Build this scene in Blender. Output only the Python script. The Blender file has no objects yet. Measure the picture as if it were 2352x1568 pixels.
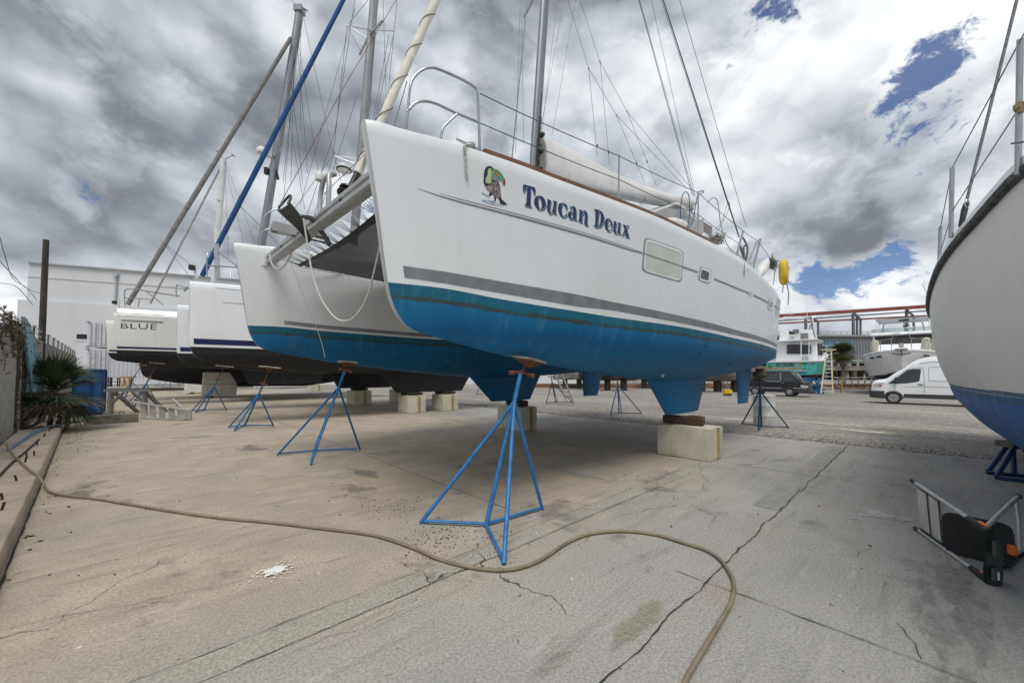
import bpy, bmesh, math, random
from mathutils import Vector, Matrix, Euler, geometry, noise
R = math.radians
random.seed(7)
SC = bpy.context.scene
COL = SC.collection
V = Vector
# ------------------------------------------------------------------ camera
CAM_H, FPX, PPX, PPY = 1.6, 884.0, 1176.0, 828.0      # display pixels of the 2352 x 1568 photograph
PITCH, ROLL = R(2.0), 0.006
CAM_ROT = Matrix.Rotation(R(90) + PITCH, 3, 'X') @ Matrix.Rotation(ROLL, 3, 'Z')
cam_d = bpy.data.cameras.new('camera')
cam = bpy.data.objects.new('camera', cam_d)
COL.objects.link(cam)
cam.location = (0, 0, CAM_H)
cam.rotation_euler = CAM_ROT.to_euler()
cam_d.sensor_fit = 'HORIZONTAL'
cam_d.sensor_width = 36.0
cam_d.lens = FPX / 2352 * 36
cam_d.shift_y = (PPY - 784) / 2352
cam_d.clip_start, cam_d.clip_end = 0.05, 3000
SC.camera = cam
ORG = V((0, 0, CAM_H))

def ray(u, v):
    return CAM_ROT @ V(((u - PPX) / FPX, -(v - PPY) / FPX, -1.0))
def P(u, v, Y):                     # world point on that sight line at depth Y
    r = ray(u, v)
    return ORG + r * (Y / r.y)
def G(u, v, z=0.0):                 # world point on that sight line at height z
    r = ray(u, v)
    return ORG + r * ((z - CAM_H) / r.z)
def pix(p):
    q = CAM_ROT.transposed() @ (V(p) - ORG)
    return (PPX + FPX * q.x / -q.z, PPY - FPX * q.y / -q.z)
# yard frame: x runs from the fence towards the road along the boats, y along the fence
YB = V((-1.13, 3.5, 0)); YD = V((.7259, .6878, 0)); YN = V((-.6878, .7259, 0))
YANG = math.atan2(YD.y, YD.x)
YM = Matrix.Translation(YB) @ Matrix.Rotation(YANG, 4, 'Z')
YI = YM.inverted()
def W(x, y, z=0.0): return YM @ V((x, y, z))
def L(p): return YI @ V(p)
def ray_local(u, v):
    return YI @ ORG, YI.to_3x3() @ ray(u, v)
def px(u, v, xl):                    # yard point on a sight line at yard x
    o, r = ray_local(u, v); return o + r * ((xl - o.x) / r.x)
def on_y(u, v, y=0.0):
    o, r = ray_local(u, v); return o + r * ((y - o.y) / r.y)
def kx(y): return -2.26 - .0756 * y     # front face of the kerb wall
def fx(y): return -3.254 - .049 * y     # fence line
def interp(tab, x):
    if x <= tab[0][0]: return tab[0][1]
    for (a, p), (b, q) in zip(tab, tab[1:]):
        if x <= b:
            return p + (q - p) * (x - a) / (b - a) if b > a else q
    return tab[-1][1]
def sm_interp(tab, x):              # monotone-ish cubic (Catmull-Rom with clamped ends)
    n = len(tab)
    if x <= tab[0][0]: return tab[0][1]
    if x >= tab[-1][0]: return tab[-1][1]
    for i in range(n - 1):
        a, p = tab[i]; b, q = tab[i + 1]
        if x <= b:
            h = b - a; t = (x - a) / h
            d = (q - p) / h
            m0 = d if i == 0 else .5 * (d + (p - tab[i-1][1]) / (a - tab[i-1][0]))
            m1 = d if i == n - 2 else .5 * (d + (tab[i+2][1] - q) / (tab[i+2][0] - b))
            return ((2*t**3 - 3*t*t + 1) * p + (t**3 - 2*t*t + t) * h * m0 + (-2*t**3 + 3*t*t) * q + (t**3 - t*t) * h * m1)
def clamp(x, a=0.0, b=1.0): return max(a, min(b, x))
def lerp(a, b, t): return a + (b - a) * t

# ------------------------------------------------------------------ materials
def nodes_of(m):
    m.use_nodes = True
    nt = m.node_tree
    return nt, nt.nodes, nt.links
class NT:
    """small helper to write node graphs in few lines"""
    def __init__(s, nt): s.nt = nt; s.n = nt.nodes; s.l = nt.links
    def new(s, t, **kw):
        nd = s.n.new(t)
        for k, v in kw.items(): setattr(nd, k, v)
        return nd
    def put(s, sock, v):
        if hasattr(v, 'is_linked') or hasattr(v, 'links'): s.l.new(v, sock)
        elif v is not None: sock.default_value = v
    def math(s, op, a, b=None, c=None, clampv=False):
        nd = s.new('ShaderNodeMath', operation=op, use_clamp=clampv)
        for i, x in enumerate((a, b, c)):
            if x is not None: s.put(nd.inputs[i], x)
        return nd.outputs[0]
    def vmath(s, op, a, b=None):
        nd = s.new('ShaderNodeVectorMath', operation=op)
        s.put(nd.inputs[0], a)
        if b is not None: s.put(nd.inputs[1], b)
        return nd.outputs['Value'] if op in ('DOT_PRODUCT', 'LENGTH', 'DISTANCE') else nd.outputs[0]
    def noise(s, vec, scale, detail=4, rough=.55, dist=0.0):
        nd = s.new('ShaderNodeTexNoise')
        s.put(nd.inputs['Vector'], vec)
        nd.inputs['Scale'].default_value = scale; nd.inputs['Detail'].default_value = detail
        nd.inputs['Roughness'].default_value = rough; nd.inputs['Distortion'].default_value = dist
        return nd.outputs[0]
    def ramp(s, x, a, b, lo=0.0, hi=1.0, smooth=True):
        nd = s.new('ShaderNodeMapRange')
        nd.interpolation_type = 'SMOOTHSTEP' if smooth else 'LINEAR'
        s.put(nd.inputs[0], x)
        for i, v in zip((1, 2, 3, 4), (a, b, lo, hi)): s.put(nd.inputs[i], v)
        return nd.outputs[0]
    def mix(s, f, a, b, blend='MIX'):
        nd = s.new('ShaderNodeMix', data_type='RGBA', blend_type=blend)
        s.put(nd.inputs[0], f); s.put(nd.inputs[6], a); s.put(nd.inputs[7], b)
        return nd.outputs[2]
    def scale(s, vec, xyz):
        return s.vmath('MULTIPLY', vec, xyz)
    def bump(s, h, strength=.3, dist=.01):
        nd = s.new('ShaderNodeBump')
        nd.inputs['Strength'].default_value = strength; nd.inputs['Distance'].default_value = dist
        s.put(nd.inputs['Height'], h)
        return nd.outputs[0]
def c4(c): return (c[0], c[1], c[2], 1.0)
def base_mat(name):
    m = bpy.data.materials.new(name)
    nt, n, l = nodes_of(m)
    b = n['Principled BSDF']
    g = NT(nt)
    tc = n.new('ShaderNodeTexCoord')
    return m, g, b, tc.outputs['Object']
def mat(name, col, rough=.5, metal=0.0, var=.12, vscale=3.0, bump=0.0, bscale=40.0, dirt=None, dirt_amt=.5, dscale=1.2, stretch=None, spec=.5, alpha=1.0):
    """procedural paint / metal / stone: colour drifts with noise, optional dirt patches and bump"""
    m, g, b, oc = base_mat(name)
    vec = g.scale(oc, stretch) if stretch else oc
    n1 = g.noise(vec, vscale, 5)
    lo = tuple(x * (1 - var) for x in col); hi = tuple(min(1, x * (1 + var)) for x in col)
    cc = g.mix(g.ramp(n1, .3, .7), c4(lo), c4(hi))
    if dirt:
        n2 = g.noise(vec, dscale, 8, .65)
        cc = g.mix(g.ramp(n2, 1 - dirt_amt, 1.0 - dirt_amt + .22), cc, c4(dirt))
    g.put(b.inputs['Base Color'], cc)
    b.inputs['Metallic'].default_value = metal
    b.inputs['Specular IOR Level'].default_value = spec
    g.put(b.inputs['Roughness'], g.ramp(g.noise(vec, vscale * 2.3, 4), .3, .7, max(.02, rough - .08), min(1, rough + .08)))
    if bump: g.put(b.inputs['Normal'], g.bump(g.noise(vec, bscale, 6), bump, .01))
    if alpha < 1: b.inputs['Alpha'].default_value = alpha
    return m
def glass_mat(name, col, rough=.06):
    m, g, b, oc = base_mat(name)
    g.put(b.inputs['Base Color'], g.mix(g.ramp(g.noise(oc, 1.5, 3), .35, .65), c4([x * .6 for x in col]), c4([x * 1.4 for x in col])))
    b.inputs['Roughness'].default_value = rough
    b.inputs['Specular IOR Level'].default_value = .7
    return m

# ------------------------------------------------------------------ mesh builder
class MB:
    def __init__(s): s.v = []; s.f = []; s.m = []; s.cur = 0
    def vert(s, p): s.v.append(tuple(p)); return len(s.v) - 1
    def face(s, idx, m=None): s.f.append(tuple(idx)); s.m.append(s.cur if m is None else m)
    def poly(s, pts, m=None):
        i0 = len(s.v); s.v += [tuple(p) for p in pts]; s.face(range(i0, i0 + len(pts)), m); return s
    def box(s, c, size, rot=None, m=None):
        i0 = len(s.v); hx, hy, hz = [k / 2 for k in size]
        Mr = rot if isinstance(rot, Matrix) else (Euler(rot).to_matrix() if rot else Matrix.Identity(3))
        for sx in (-1, 1):
            for sy in (-1, 1):
                for sz in (-1, 1):
                    s.v.append(tuple(V(c) + Mr @ V((sx*hx, sy*hy, sz*hz))))
        for q in ((0,1,3,2),(4,6,7,5),(0,4,5,1),(2,3,7,6),(0,2,6,4),(1,5,7,3)): s.face([i0 + k for k in q], m)
        return s
    def bar(s, a, b, w, h, up=(0,0,1), m=None):
        a, b = V(a), V(b); d = b - a; z = d.normalized(); x = z.cross(V(up))
        if x.length < 1e-4: x = z.cross(V((1,0,0)))
        x.normalize(); y = x.cross(z)
        return s.box((a + b) / 2, (w, h, d.length), Matrix((x, y, z)).transposed(), m)
    def loft(s, rows, closed=False, cap0=False, cap1=False, m=None, mfun=None):
        n = len(rows[0]); i0 = len(s.v)
        for r in rows: s.v += [tuple(p) for p in r]
        for i in range(len(rows) - 1):
            for j in range(n if closed else n - 1):
                k = (j + 1) % n
                s.face((i0 + i*n + j, i0 + i*n + k, i0 + (i+1)*n + k, i0 + (i+1)*n + j), mfun(i, j) if mfun else m)
        if cap0: s.face([i0 + j for j in range(n)][::-1], m)
        if cap1: s.face([i0 + (len(rows)-1)*n + j for j in range(n)], m)
        return s
    def tube(s, pts, r, seg=8, closed=False, caps=True, m=None):
        pts = [V(p) for p in pts]; n = len(pts); rows = []
        t0 = (pts[1] - pts[0]).normalized()
        nrm = t0.orthogonal().normalized()
        for i, p in enumerate(pts):
            if closed: t = pts[(i+1) % n] - pts[i-1]
            else: t = pts[min(i+1, n-1)] - pts[max(i-1, 0)]
            if t.length < 1e-9: t = t0
            t.normalize()
            nrm = nrm - t * nrm.dot(t)
            nrm = t.orthogonal() if nrm.length < 1e-6 else nrm
            nrm.normalize(); bn = t.cross(nrm)
            rr = r[i] if isinstance(r, (list, tuple)) else r
            rows.append([p + (nrm * math.cos(2*math.pi*k/seg) + bn * math.sin(2*math.pi*k/seg)) * rr for k in range(seg)])
        if closed: rows.append(rows[0])
        return s.loft(rows, True, caps and not closed, caps and not closed, m)
    def lathe(s, prof, c, axis=(0,0,1), seg=20, m=None):
        ax = V(axis).normalized(); a = ax.orthogonal().normalized(); b = ax.cross(a); c = V(c)
        rows = [[c + ax * h + (a * math.cos(2*math.pi*k/seg) + b * math.sin(2*math.pi*k/seg)) * max(r, 1e-4) for k in range(seg)] for r, h in prof]
        return s.loft(rows, True, True, True, m)
    def prism(s, pts, d, m=None):            # closed outline extruded by vector d
        n = len(pts); i0 = len(s.v); d = V(d)
        s.v += [tuple(p) for p in pts] + [tuple(V(p) + d) for p in pts]
        s.face([i0 + k for k in range(n)][::-1], m); s.face([i0 + n + k for k in range(n)], m)
        for k in range(n):
            q = (k + 1) % n
            s.face((i0 + k, i0 + q, i0 + n + q, i0 + n + k), m)
        return s
    def sphere(s, c, r, seg=12, rings=8, sc=(1,1,1), rot=None, m=None):
        rows = []; Mr = rot or Matrix.Identity(3)
        for i in range(rings + 1):
            th = math.pi * i / rings; rr = max(math.sin(th), 1e-3)
            rows.append([V(c) + Mr @ V((rr*math.cos(2*math.pi*k/seg)*r*sc[0], rr*math.sin(2*math.pi*k/seg)*r*sc[1], math.cos(th)*r*sc[2])) for k in range(seg)])
        return s.loft(rows, True, False, False, m)
    def tris2d(s, loops, fmap, m=None):
        ls = [[V((x, y, 0)) for x, y in lp] for lp in loops]
        flat = [p for lp in ls for p in lp]
        i0 = len(s.v); s.v += [tuple(fmap(p.x, p.y)) for p in flat]
        for t in geometry.tessellate_polygon(ls): s.face([i0 + k for k in t], m)
        return s
    def build(s, name, mats, parent=None, smooth=None, world=False, bevel=0.0, attr=None, seg=2, yard=False):
        me = bpy.data.meshes.new(name)
        me.from_pydata(s.v, [], s.f)
        for mm in (mats if isinstance(mats, (list, tuple)) else [mats]): me.materials.append(mm)
        if len(me.polygons) == len(s.m): me.polygons.foreach_set('material_index', s.m)
        if attr:
            at = me.attributes.new(attr[0], 'FLOAT', 'POINT'); at.data.foreach_set('value', attr[1])
        bm = bmesh.new(); bm.from_mesh(me)
        if not attr: bmesh.ops.remove_doubles(bm, verts=bm.verts, dist=1e-5)
        if bevel:
            eds = [e for e in bm.edges if len(e.link_faces) == 2 and e.calc_face_angle(0) > R(30)]
            bmesh.ops.bevel(bm, geom=eds, offset=bevel, segments=seg, affect='EDGES', clamp_overlap=True)
        bmesh.ops.recalc_face_normals(bm, faces=bm.faces)
        bm.to_mesh(me); bm.free()
        if smooth:
            me.polygons.foreach_set('use_smooth', [True] * len(me.polygons))
            me.set_sharp_from_angle(angle=R(smooth))
        o = bpy.data.objects.new(name, me); COL.objects.link(o)
        if parent is not None:
            o.parent = parent
            if world: o.matrix_parent_inverse = world_of(parent).inverted()
            if yard: o.matrix_parent_inverse = world_of(parent).inverted() @ YM
        elif yard: in_yard(o)
        return o
def world_of(o):
    M = Matrix.LocRotScale(o.location, o.rotation_euler, o.scale)
    if o.parent: M = world_of(o.parent) @ o.matrix_parent_inverse @ M
    return M
def tag(o, label=None, cat=None, group=None, kind=None):
    for k, v in (('label', label), ('category', cat), ('group', group), ('kind', kind)):
        if v: o[k] = v
    return o
def thing(name, label, cat, loc=(0, 0, 0), rz=0.0, group=None):
    o = bpy.data.objects.new(name, None); COL.objects.link(o)
    o.empty_display_size = .2
    o.location = loc; o.rotation_euler = (0, 0, rz)
    return tag(o, label, cat, group)
def smooth_path(pts, sub=6, closed=False):
    pts = [V(p) for p in pts]; n = len(pts); out = []
    for i in range(n if closed else n - 1):
        p0 = pts[i-1] if (i or closed) else pts[0]
        p1 = pts[i]; p2 = pts[(i+1) % n]; p3 = pts[(i+2) % n] if (closed or i + 2 < n) else p2
        for k in range(sub):
            t = k / sub
            out.append(.5 * ((2*p1) + (p2-p0)*t + (2*p0-5*p1+4*p2-p3)*t*t + (3*p1-p0-3*p2+p3)*t**3))
    if not closed: out.append(pts[-1])
    return out
def sag(a, b, drop, n=14):          # hanging rope between two points
    a, b = V(a), V(b)
    return [a.lerp(b, i / n) - V((0, 0, drop * 4 * (i/n) * (1 - i/n))) for i in range(n + 1)]
def copy_tree(o, parent=None):
    c = o.copy(); COL.objects.link(c)
    if parent is not None: c.parent = parent
    for ch in list(o.children): copy_tree(ch, c)
    return c
def text_shape(s, size=1.0, offset=0.0, bold=False, shear=0.0, spacing=1.0):
    """built-in font, as loops-free triangles in 2-D"""
    cu = bpy.data.curves.new('text', 'FONT'); cu.body = s; cu.size = size; cu.offset = offset; cu.shear = shear
    cu.space_character = spacing; cu.resolution_u = 3
    o = bpy.data.objects.new('text', cu); COL.objects.link(o)
    bpy.context.view_layer.update()
    me = bpy.data.meshes.new_from_object(o.evaluated_get(bpy.context.evaluated_depsgraph_get()))
    vs = [(v.co.x, v.co.y) for v in me.vertices]; fs = [tuple(p.vertices) for p in me.polygons]
    bpy.data.objects.remove(o); bpy.data.curves.remove(cu); bpy.data.meshes.remove(me)
    x0 = min(p[0] for p in vs); x1 = max(p[0] for p in vs); y0 = min(p[1] for p in vs); y1 = max(p[1] for p in vs)
    return [((x - x0) / (x1 - x0), (y - y0) / (y1 - y0)) for x, y in vs], fs
# ------------------------------------------------------------------ sky and sun
SUN_DIR = V((.02, -.45, .89))
SUN_DIR.normalize()
SUN_EL = math.asin(SUN_DIR.z); SUN_AZ = math.atan2(SUN_DIR.x, SUN_DIR.y)
wd = bpy.data.worlds.new('World'); SC.world = wd; wd.use_nodes = True
g = NT(wd.node_tree); wn = wd.node_tree.nodes
wd.cycles.sampling_method = 'MANUAL'; wd.cycles.sample_map_resolution = 512
bg = wn['Background']; bg.inputs['Strength'].default_value = 0.1
sky = g.new('ShaderNodeTexSky'); sky.sky_type = 'NISHITA'; sky.sun_disc = False
sky.sun_elevation = SUN_EL; sky.sun_rotation = SUN_AZ
sky.air_density = 1.0; sky.dust_density = .6; sky.ozone_density = 2.0
dr = g.vmath('NORMALIZE', g.new('ShaderNodeTexCoord').outputs['Generated'])
sep = g.new('ShaderNodeSeparateXYZ'); g.put(sep.inputs[0], dr)
dz = g.math('MAXIMUM', sep.outputs[2], 0.0)
#inv = g.math('DIVIDE', 1.0, g.math('ADD', dz, .55))
def blob(u, v, rad, edge=None):     # soft region of the sky around a direction
    d = ray(u, v).normalized()
    return g.ramp(g.vmath('DOT_PRODUCT', dr, tuple(d)), math.cos(R(rad)), math.cos(R(rad * .15 if edge is None else edge)))
def acc(lst):
    s = None
    for b, w in lst:
        x = g.math('MULTIPLY', b, w); s = x if s is None else g.math('ADD', s, x)
    return s
q0_ = g.scale(dr, (1.0, 1.0, 1.55))
warp = g.new('ShaderNodeTexNoise'); warp.inputs['Scale'].default_value = 2.6; warp.inputs['Detail'].default_value = 5; warp.inputs['Roughness'].default_value = .58
g.put(warp.inputs['Vector'], q0_)
plw = g.vmath('ADD', q0_, g.vmath('MULTIPLY', g.vmath('SUBTRACT', warp.outputs['Color'], (.5, .5, .5)), (.20, .20, .20)))
def puff(off, sc, det):
    nd = g.new('ShaderNodeTexVoronoi', feature='F1'); nd.inputs['Scale'].default_value = sc; nd.inputs['Detail'].default_value = det; nd.inputs['Roughness'].default_value = .40; nd.inputs['Lacunarity'].default_value = 2.3;
    g.put(nd.inputs['Vector'], g.vmath('ADD', plw, off)); return nd.outputs[0]
big = g.noise(plw, 1.9, 3, .5)
fine = g.noise(plw, 11.0, 6, .6)
pf = puff((0, 0, 0), 3.0, 2)
relief = g.math('SUBTRACT', puff((.012, .02, .055), 3.0, 2), pf)          # lit tops, grey undersides
lum = acc([(g.math('SUBTRACT', big, .5), .58), (g.math('SUBTRACT', .42, pf), .52), (g.math('SUBTRACT', fine, .5), .34), (relief, .70)])
HOLE = acc([(blob(u_, v_, r_, 0), w_) for u_, v_, r_, w_ in ((2235, 165, 8, .45), (2115, 195, 6, .42), (1762, 2, 4, .48), (1915, 8, 4, .3), (1965, 605, 6, .25), (1885, 655, 6, .27), (1825, 655, 5, .32), (2110, 600, 5, .40), (165, 440, 3, .28))])
HN = acc([(g.math('SUBTRACT', g.noise(plw, 7.0, 9, .66), .5), 3.4), (g.math('SUBTRACT', .42, pf), -.45)])
dark = acc([(blob(330, 330, 24), .31), (blob(680, 260, 17), .25), (blob(60, 360, 15), .20), (blob(560, 420, 11), .16), (blob(1960, 500, 12), .10), (blob(1080, 120, 9), .15), (blob(900, 170, 10), .12),
            (blob(2180, 600, 7), .08), (blob(240, 180, 15), .14), (blob(1380, 60, 9), .08), (blob(2000, 330, 10), .06)])
lite = acc([(blob(570, 30, 7), .34), (blob(170, 540, 17), .24), (blob(430, 580, 11), .16), (blob(775, 340, 8), .36), (blob(700, 480, 6), .2), (blob(2040, 690, 7), .36), (blob(1680, 150, 14), .13), (blob(1330, 280, 13), .14), (blob(2300, 40, 9), .16), (blob(2250, 460, 8), .14),
            (blob(40, 50, 9), .18), (blob(1880, 130, 12), .12), (blob(1750, 640, 8), .14)])
bias = g.math('MAXIMUM', g.math('MINIMUM', g.math('SUBTRACT', lite, dark), .30), -.27)
lum = g.math('ADD', g.math('ADD', .70, lum), bias)
cr = g.new('ShaderNodeValToRGB'); g.put(cr.inputs[0], lum)
els = cr.color_ramp.elements
fringe = g.math('MULTIPLY', g.ramp(g.math('ADD', HOLE, HN), .20, .70), .16)
lum = g.math('ADD', lum, fringe); g.l.new(lum, cr.inputs[0])
els[0].position = 0.0; els[0].color = (1.55, 1.70, 1.96, 1)
els[1].position = 1.0; els[1].color = (8.3, 8.5, 8.7, 1)
for p_, c_ in ((.16, (2.05, 2.25, 2.55, 1)), (.32, (3.05, 3.30, 3.65, 1)), (.50, (4.3, 4.6, 5.05, 1)), (.68, (5.9, 6.2, 6.55, 1)), (.84, (7.2, 7.45, 7.75, 1))):
    e_ = els.new(p_); e_.color = c_
hole = g.math('MULTIPLY', g.ramp(g.math('ADD', HOLE, HN), .74, 1.0), .92)
skc = g.mix(1.0, sky.outputs[0], (.50, .60, .78, 1), 'MULTIPLY')
g.put(bg.inputs['Color'], g.mix(hole, cr.outputs[0], skc))
sd = bpy.data.lights.new('sun', 'SUN'); sd.energy = 1.75; sd.angle = R(30); sd.color = (1.0, .965, .91)
so = bpy.data.objects.new('sun', sd); COL.objects.link(so)
so.rotation_euler = (-SUN_DIR).to_track_quat('-Z', 'Y').to_euler(); so.location = (0, 0, 40)
SC.view_settings.view_transform = 'Standard'; SC.view_settings.look = 'None'
SC.view_settings.exposure = 0.34; SC.view_settings.gamma = 1.0
SC.cycles.use_denoising = True
SC.cycles.max_bounces = 6; SC.cycles.diffuse_bounces = 3; SC.cycles.glossy_bounces = 3; SC.cycles.transparent_max_bounces = 8

# ------------------------------------------------------------------ ground materials
def concrete_mat(name, patch=False):
    m, g, b, oc = base_mat(name)
    sp = g.new('ShaderNodeSeparateXYZ'); g.put(sp.inputs[0], oc)
    big = g.noise(oc, .33, 5, .6); mid = g.noise(oc, 1.7, 8, .65); streak = g.noise(g.scale(oc, (.5, 4.5, 1)), 1.6, 7, .62)
    fine = g.noise(oc, 55, 4, .7); grit = g.noise(oc, 210, 3, .8)
    wob = g.math('MULTIPLY', g.math('SUBTRACT', big, .5), 2.6)
    tanm = g.math('MULTIPLY', g.ramp(g.math('ADD', sp.outputs[1], wob), -1.5, .6), g.ramp(g.math('ADD', sp.outputs[0], g.math('MULTIPLY', wob, -1.2)), 8.5, 5.0))
    tanm = g.math('MULTIPLY', tanm, g.ramp(g.noise(oc, .55, 6, .62), .22, .60, .35, 1.0))
    grey = g.mix(g.ramp(big, .3, .7), (.285, .278, .262, 1), (.375, .36, .335, 1))
    tan = g.mix(g.ramp(mid, .3, .75), (.36, .305, .235, 1), (.50, .42, .325, 1))
    cc = grey if patch else g.mix(tanm, grey, tan)
    if patch: cc = g.mix(g.ramp(mid, .3, .7), c4(patch[0]), c4(patch[1]))
    # rusty wash, grime and pale worn streaks
    cc = g.mix(g.math('MULTIPLY', g.ramp(g.noise(g.scale(oc, (.8, 1.3, 1)), .9, 7, .62), .55, .72), .30), cc, (.36, .245, .155, 1))
    cc = g.mix(g.math('MULTIPLY', g.ramp(streak, .51, .72), .5), cc, (.195, .19, .172, 1))
    cc = g.mix(g.math('MULTIPLY', g.ramp(g.noise(g.scale(oc, (.6, 3.2, 1)), 2.4, 7, .6), .56, .74), .4), cc, (.56, .52, .45, 1))
    cc = g.mix(g.math('MULTIPLY', g.ramp(g.noise(oc, .75, 9, .7), .565, .66), .62), cc, (.135, .128, .115, 1))
    cc = g.mix(g.math('MULTIPLY', g.ramp(g.noise(g.scale(oc, (1, 2.2, 1)), 5.5, 5, .6), .66, .70), .6), cc, (.085, .08, .072, 1))
    # aggregate: dark pits and pale sand grains
    cc = g.mix(g.ramp(fine, .36, .64), g.mix(1.0, cc, (.76, .76, .76, 1), 'MULTIPLY'), g.mix(1.0, cc, (1.18, 1.17, 1.15, 1), 'MULTIPLY'))
    cc = g.mix(g.math('MULTIPLY', g.ramp(grit, .60, .68), .5), cc, (.52, .49, .43, 1))
    cc = g.mix(g.math('MULTIPLY', g.ramp(g.noise(oc, 120, 2, .5), .35, .30), .7), cc, (.10, .095, .085, 1))
    vo = g.new('ShaderNodeTexVoronoi'); vo.inputs['Scale'].default_value = 9; g.put(vo.inputs['Vector'], g.vmath('ADD', oc, g.vmath('MULTIPLY', g.new('ShaderNodeTexNoise').outputs['Color'], (.05, .05, 0))))
    cc = g.mix(g.math('MULTIPLY', g.ramp(vo.outputs[0], .075, .055), g.ramp(mid, .5, .58)), cc, (.075, .07, .065, 1))
    vo2 = g.new('ShaderNodeTexVoronoi'); vo2.inputs['Scale'].default_value = 3.3; g.put(vo2.inputs['Vector'], oc)
    cc = g.mix(g.math('MULTIPLY', g.ramp(vo2.outputs[0], .05, .035), .85), cc, (.66, .64, .58, 1))
    # hairline crazing
    vc = g.new('ShaderNodeTexVoronoi', feature='DISTANCE_TO_EDGE'); vc.inputs['Scale'].default_value = .75
    wv = g.new('ShaderNodeTexNoise'); wv.inputs['Scale'].default_value = 2.5; wv.inputs['Detail'].default_value = 8; g.put(wv.inputs['Vector'], oc)
    g.put(vc.inputs['Vector'], g.vmath('ADD', oc, g.vmath('MULTIPLY', wv.outputs['Color'], (.45, .45, 0))))
    cc = g.mix(g.math('MULTIPLY', g.ramp(vc.outputs[0], .0045, .0015), g.ramp(g.noise(oc, .42, 3), .56, .62)), cc, (.07, .065, .06, 1))
    g.put(b.inputs['Base Color'], cc)
    g.put(b.inputs['Roughness'], g.ramp(mid, .3, .7, .72, .93))
    b.inputs['Specular IOR Level'].default_value = .35
    h = g.math('ADD', g.math('MULTIPLY', fine, .6), g.math('ADD', g.math('MULTIPLY', grit, .35), g.math('MULTIPLY', mid, 1.2)))
    g.put(b.inputs['Normal'], g.bump(h, .34, .010))
    return m
def gravel_mat(name):
    m, g, b, oc = base_mat(name)
    big = g.noise(oc, .12, 6, .6); st = g.noise(g.scale(oc, (1.6, .22, 1)), .8, 8, .66); fine = g.noise(oc, 26, 5, .75); pb = g.noise(oc, 6, 6, .7)
    cc = g.mix(g.ramp(big, .35, .65), (.235, .22, .205, 1), (.335, .315, .29, 1))
    cc = g.mix(g.math('MULTIPLY', g.ramp(st, .50, .68), .55), cc, (.44, .425, .39, 1))
    cc = g.mix(g.math('MULTIPLY', g.ramp(st, .47, .33), .5), cc, (.155, .148, .138, 1))
    cc = g.mix(g.ramp(pb, .35, .65), g.mix(1.0, cc, (.72, .72, .72, 1), 'MULTIPLY'), g.mix(1.0, cc, (1.22, 1.2, 1.18, 1), 'MULTIPLY'))
    cc = g.mix(g.ramp(fine, .38, .62), g.mix(1.0, cc, (.6, .6, .6, 1), 'MULTIPLY'), g.mix(1.0, cc, (1.3, 1.28, 1.25, 1), 'MULTIPLY'))
    g.put(b.inputs['Base Color'], cc); b.inputs['Roughness'].default_value = .93; b.inputs['Specular IOR Level'].default_value = .3
    g.put(b.inputs['Normal'], g.bump(g.math('ADD', fine, pb), .9, .03))
    return m
CONC = concrete_mat('weathered_concrete'); PATCH = concrete_mat('patched_concrete', ((.325, .305, .265), (.40, .37, .32))); PATCHG = concrete_mat('grey_patched_concrete', ((.25, .245, .232), (.32, .31, .29))); GRAV = gravel_mat('dusty_asphalt')
CRACK = mat('crack_dirt', (.035, .033, .03), .95, 0, .4, 20)
def in_yard(o):
    o.location = YB + V((0, 0, 0)); o.rotation_euler = (0, 0, YANG); return o
def struct(o): o['kind'] = 'structure'; return o
SLAB_X = 10.25
m = MB(); m.poly([(-1500, -1500, -.02), (1500, -1500, -.02), (1500, 1500, -.02), (-1500, 1500, -.02)])
struct(in_yard(m.build('ground', GRAV)))
# slab with a broken outer edge
m = MB(); rng = random.Random(3)
N = 220; ys = [-26 + 76 * i / N for i in range(N + 1)]
rows = []
for y in ys:
    e = SLAB_X + .10 * noise.noise(V((y * 1.3, 2, 0))) + .06 * noise.noise(V((y * 6, 7, 0)))
    rows.append([(fx(y) + .1 if y > 12.7 else kx(y), y, 0), (4, y, 0), (e, y, 0), (e + .02, y, -.03)])
m.loft(rows)
struct(in_yard(m.build('concrete_pavement', CONC)))
def ribbon(m, a, b, w0, w1, z, jag, n, fork=0, seed=0):
    """jagged crack from a to b in the yard frame"""
    a, b = V((*a, 0)), V((*b, 0)); d = (b - a); t = d.normalized(); s = V((-t.y, t.x, 0)); top = []; bot = []
    for i in range(n + 1):
        f = i / n; c = a + d * f + s * (jag * (noise.noise(V((f * d.length * 2.2, seed, 1))) + .5 * noise.noise(V((f * d.length * 9, seed, 3)))))
        w = lerp(w0, w1, f) * (.35 + 1.1 * abs(noise.noise(V((f * d.length * 5, seed, 9))) + .35)) * (0.15 if i in (0, n) else 1)
        top.append(c + s * w); bot.append(c - s * w)
        if fork and i % fork == 2:
            sg = 1 if rng.random() > .5 else -1
            e = c + t * rng.uniform(-.1, .15) + s * sg * rng.uniform(.08, .28)
            md = c.lerp(e, .5) + t * .03
            m.poly([(c.x, c.y, z), (md.x + .004, md.y, z), (e.x, e.y, z), (md.x - .004, md.y - .003, z)])
    m.loft([[(p.x, p.y, z), (q.x, q.y, z)] for p, q in zip(top, bot)])
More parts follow.
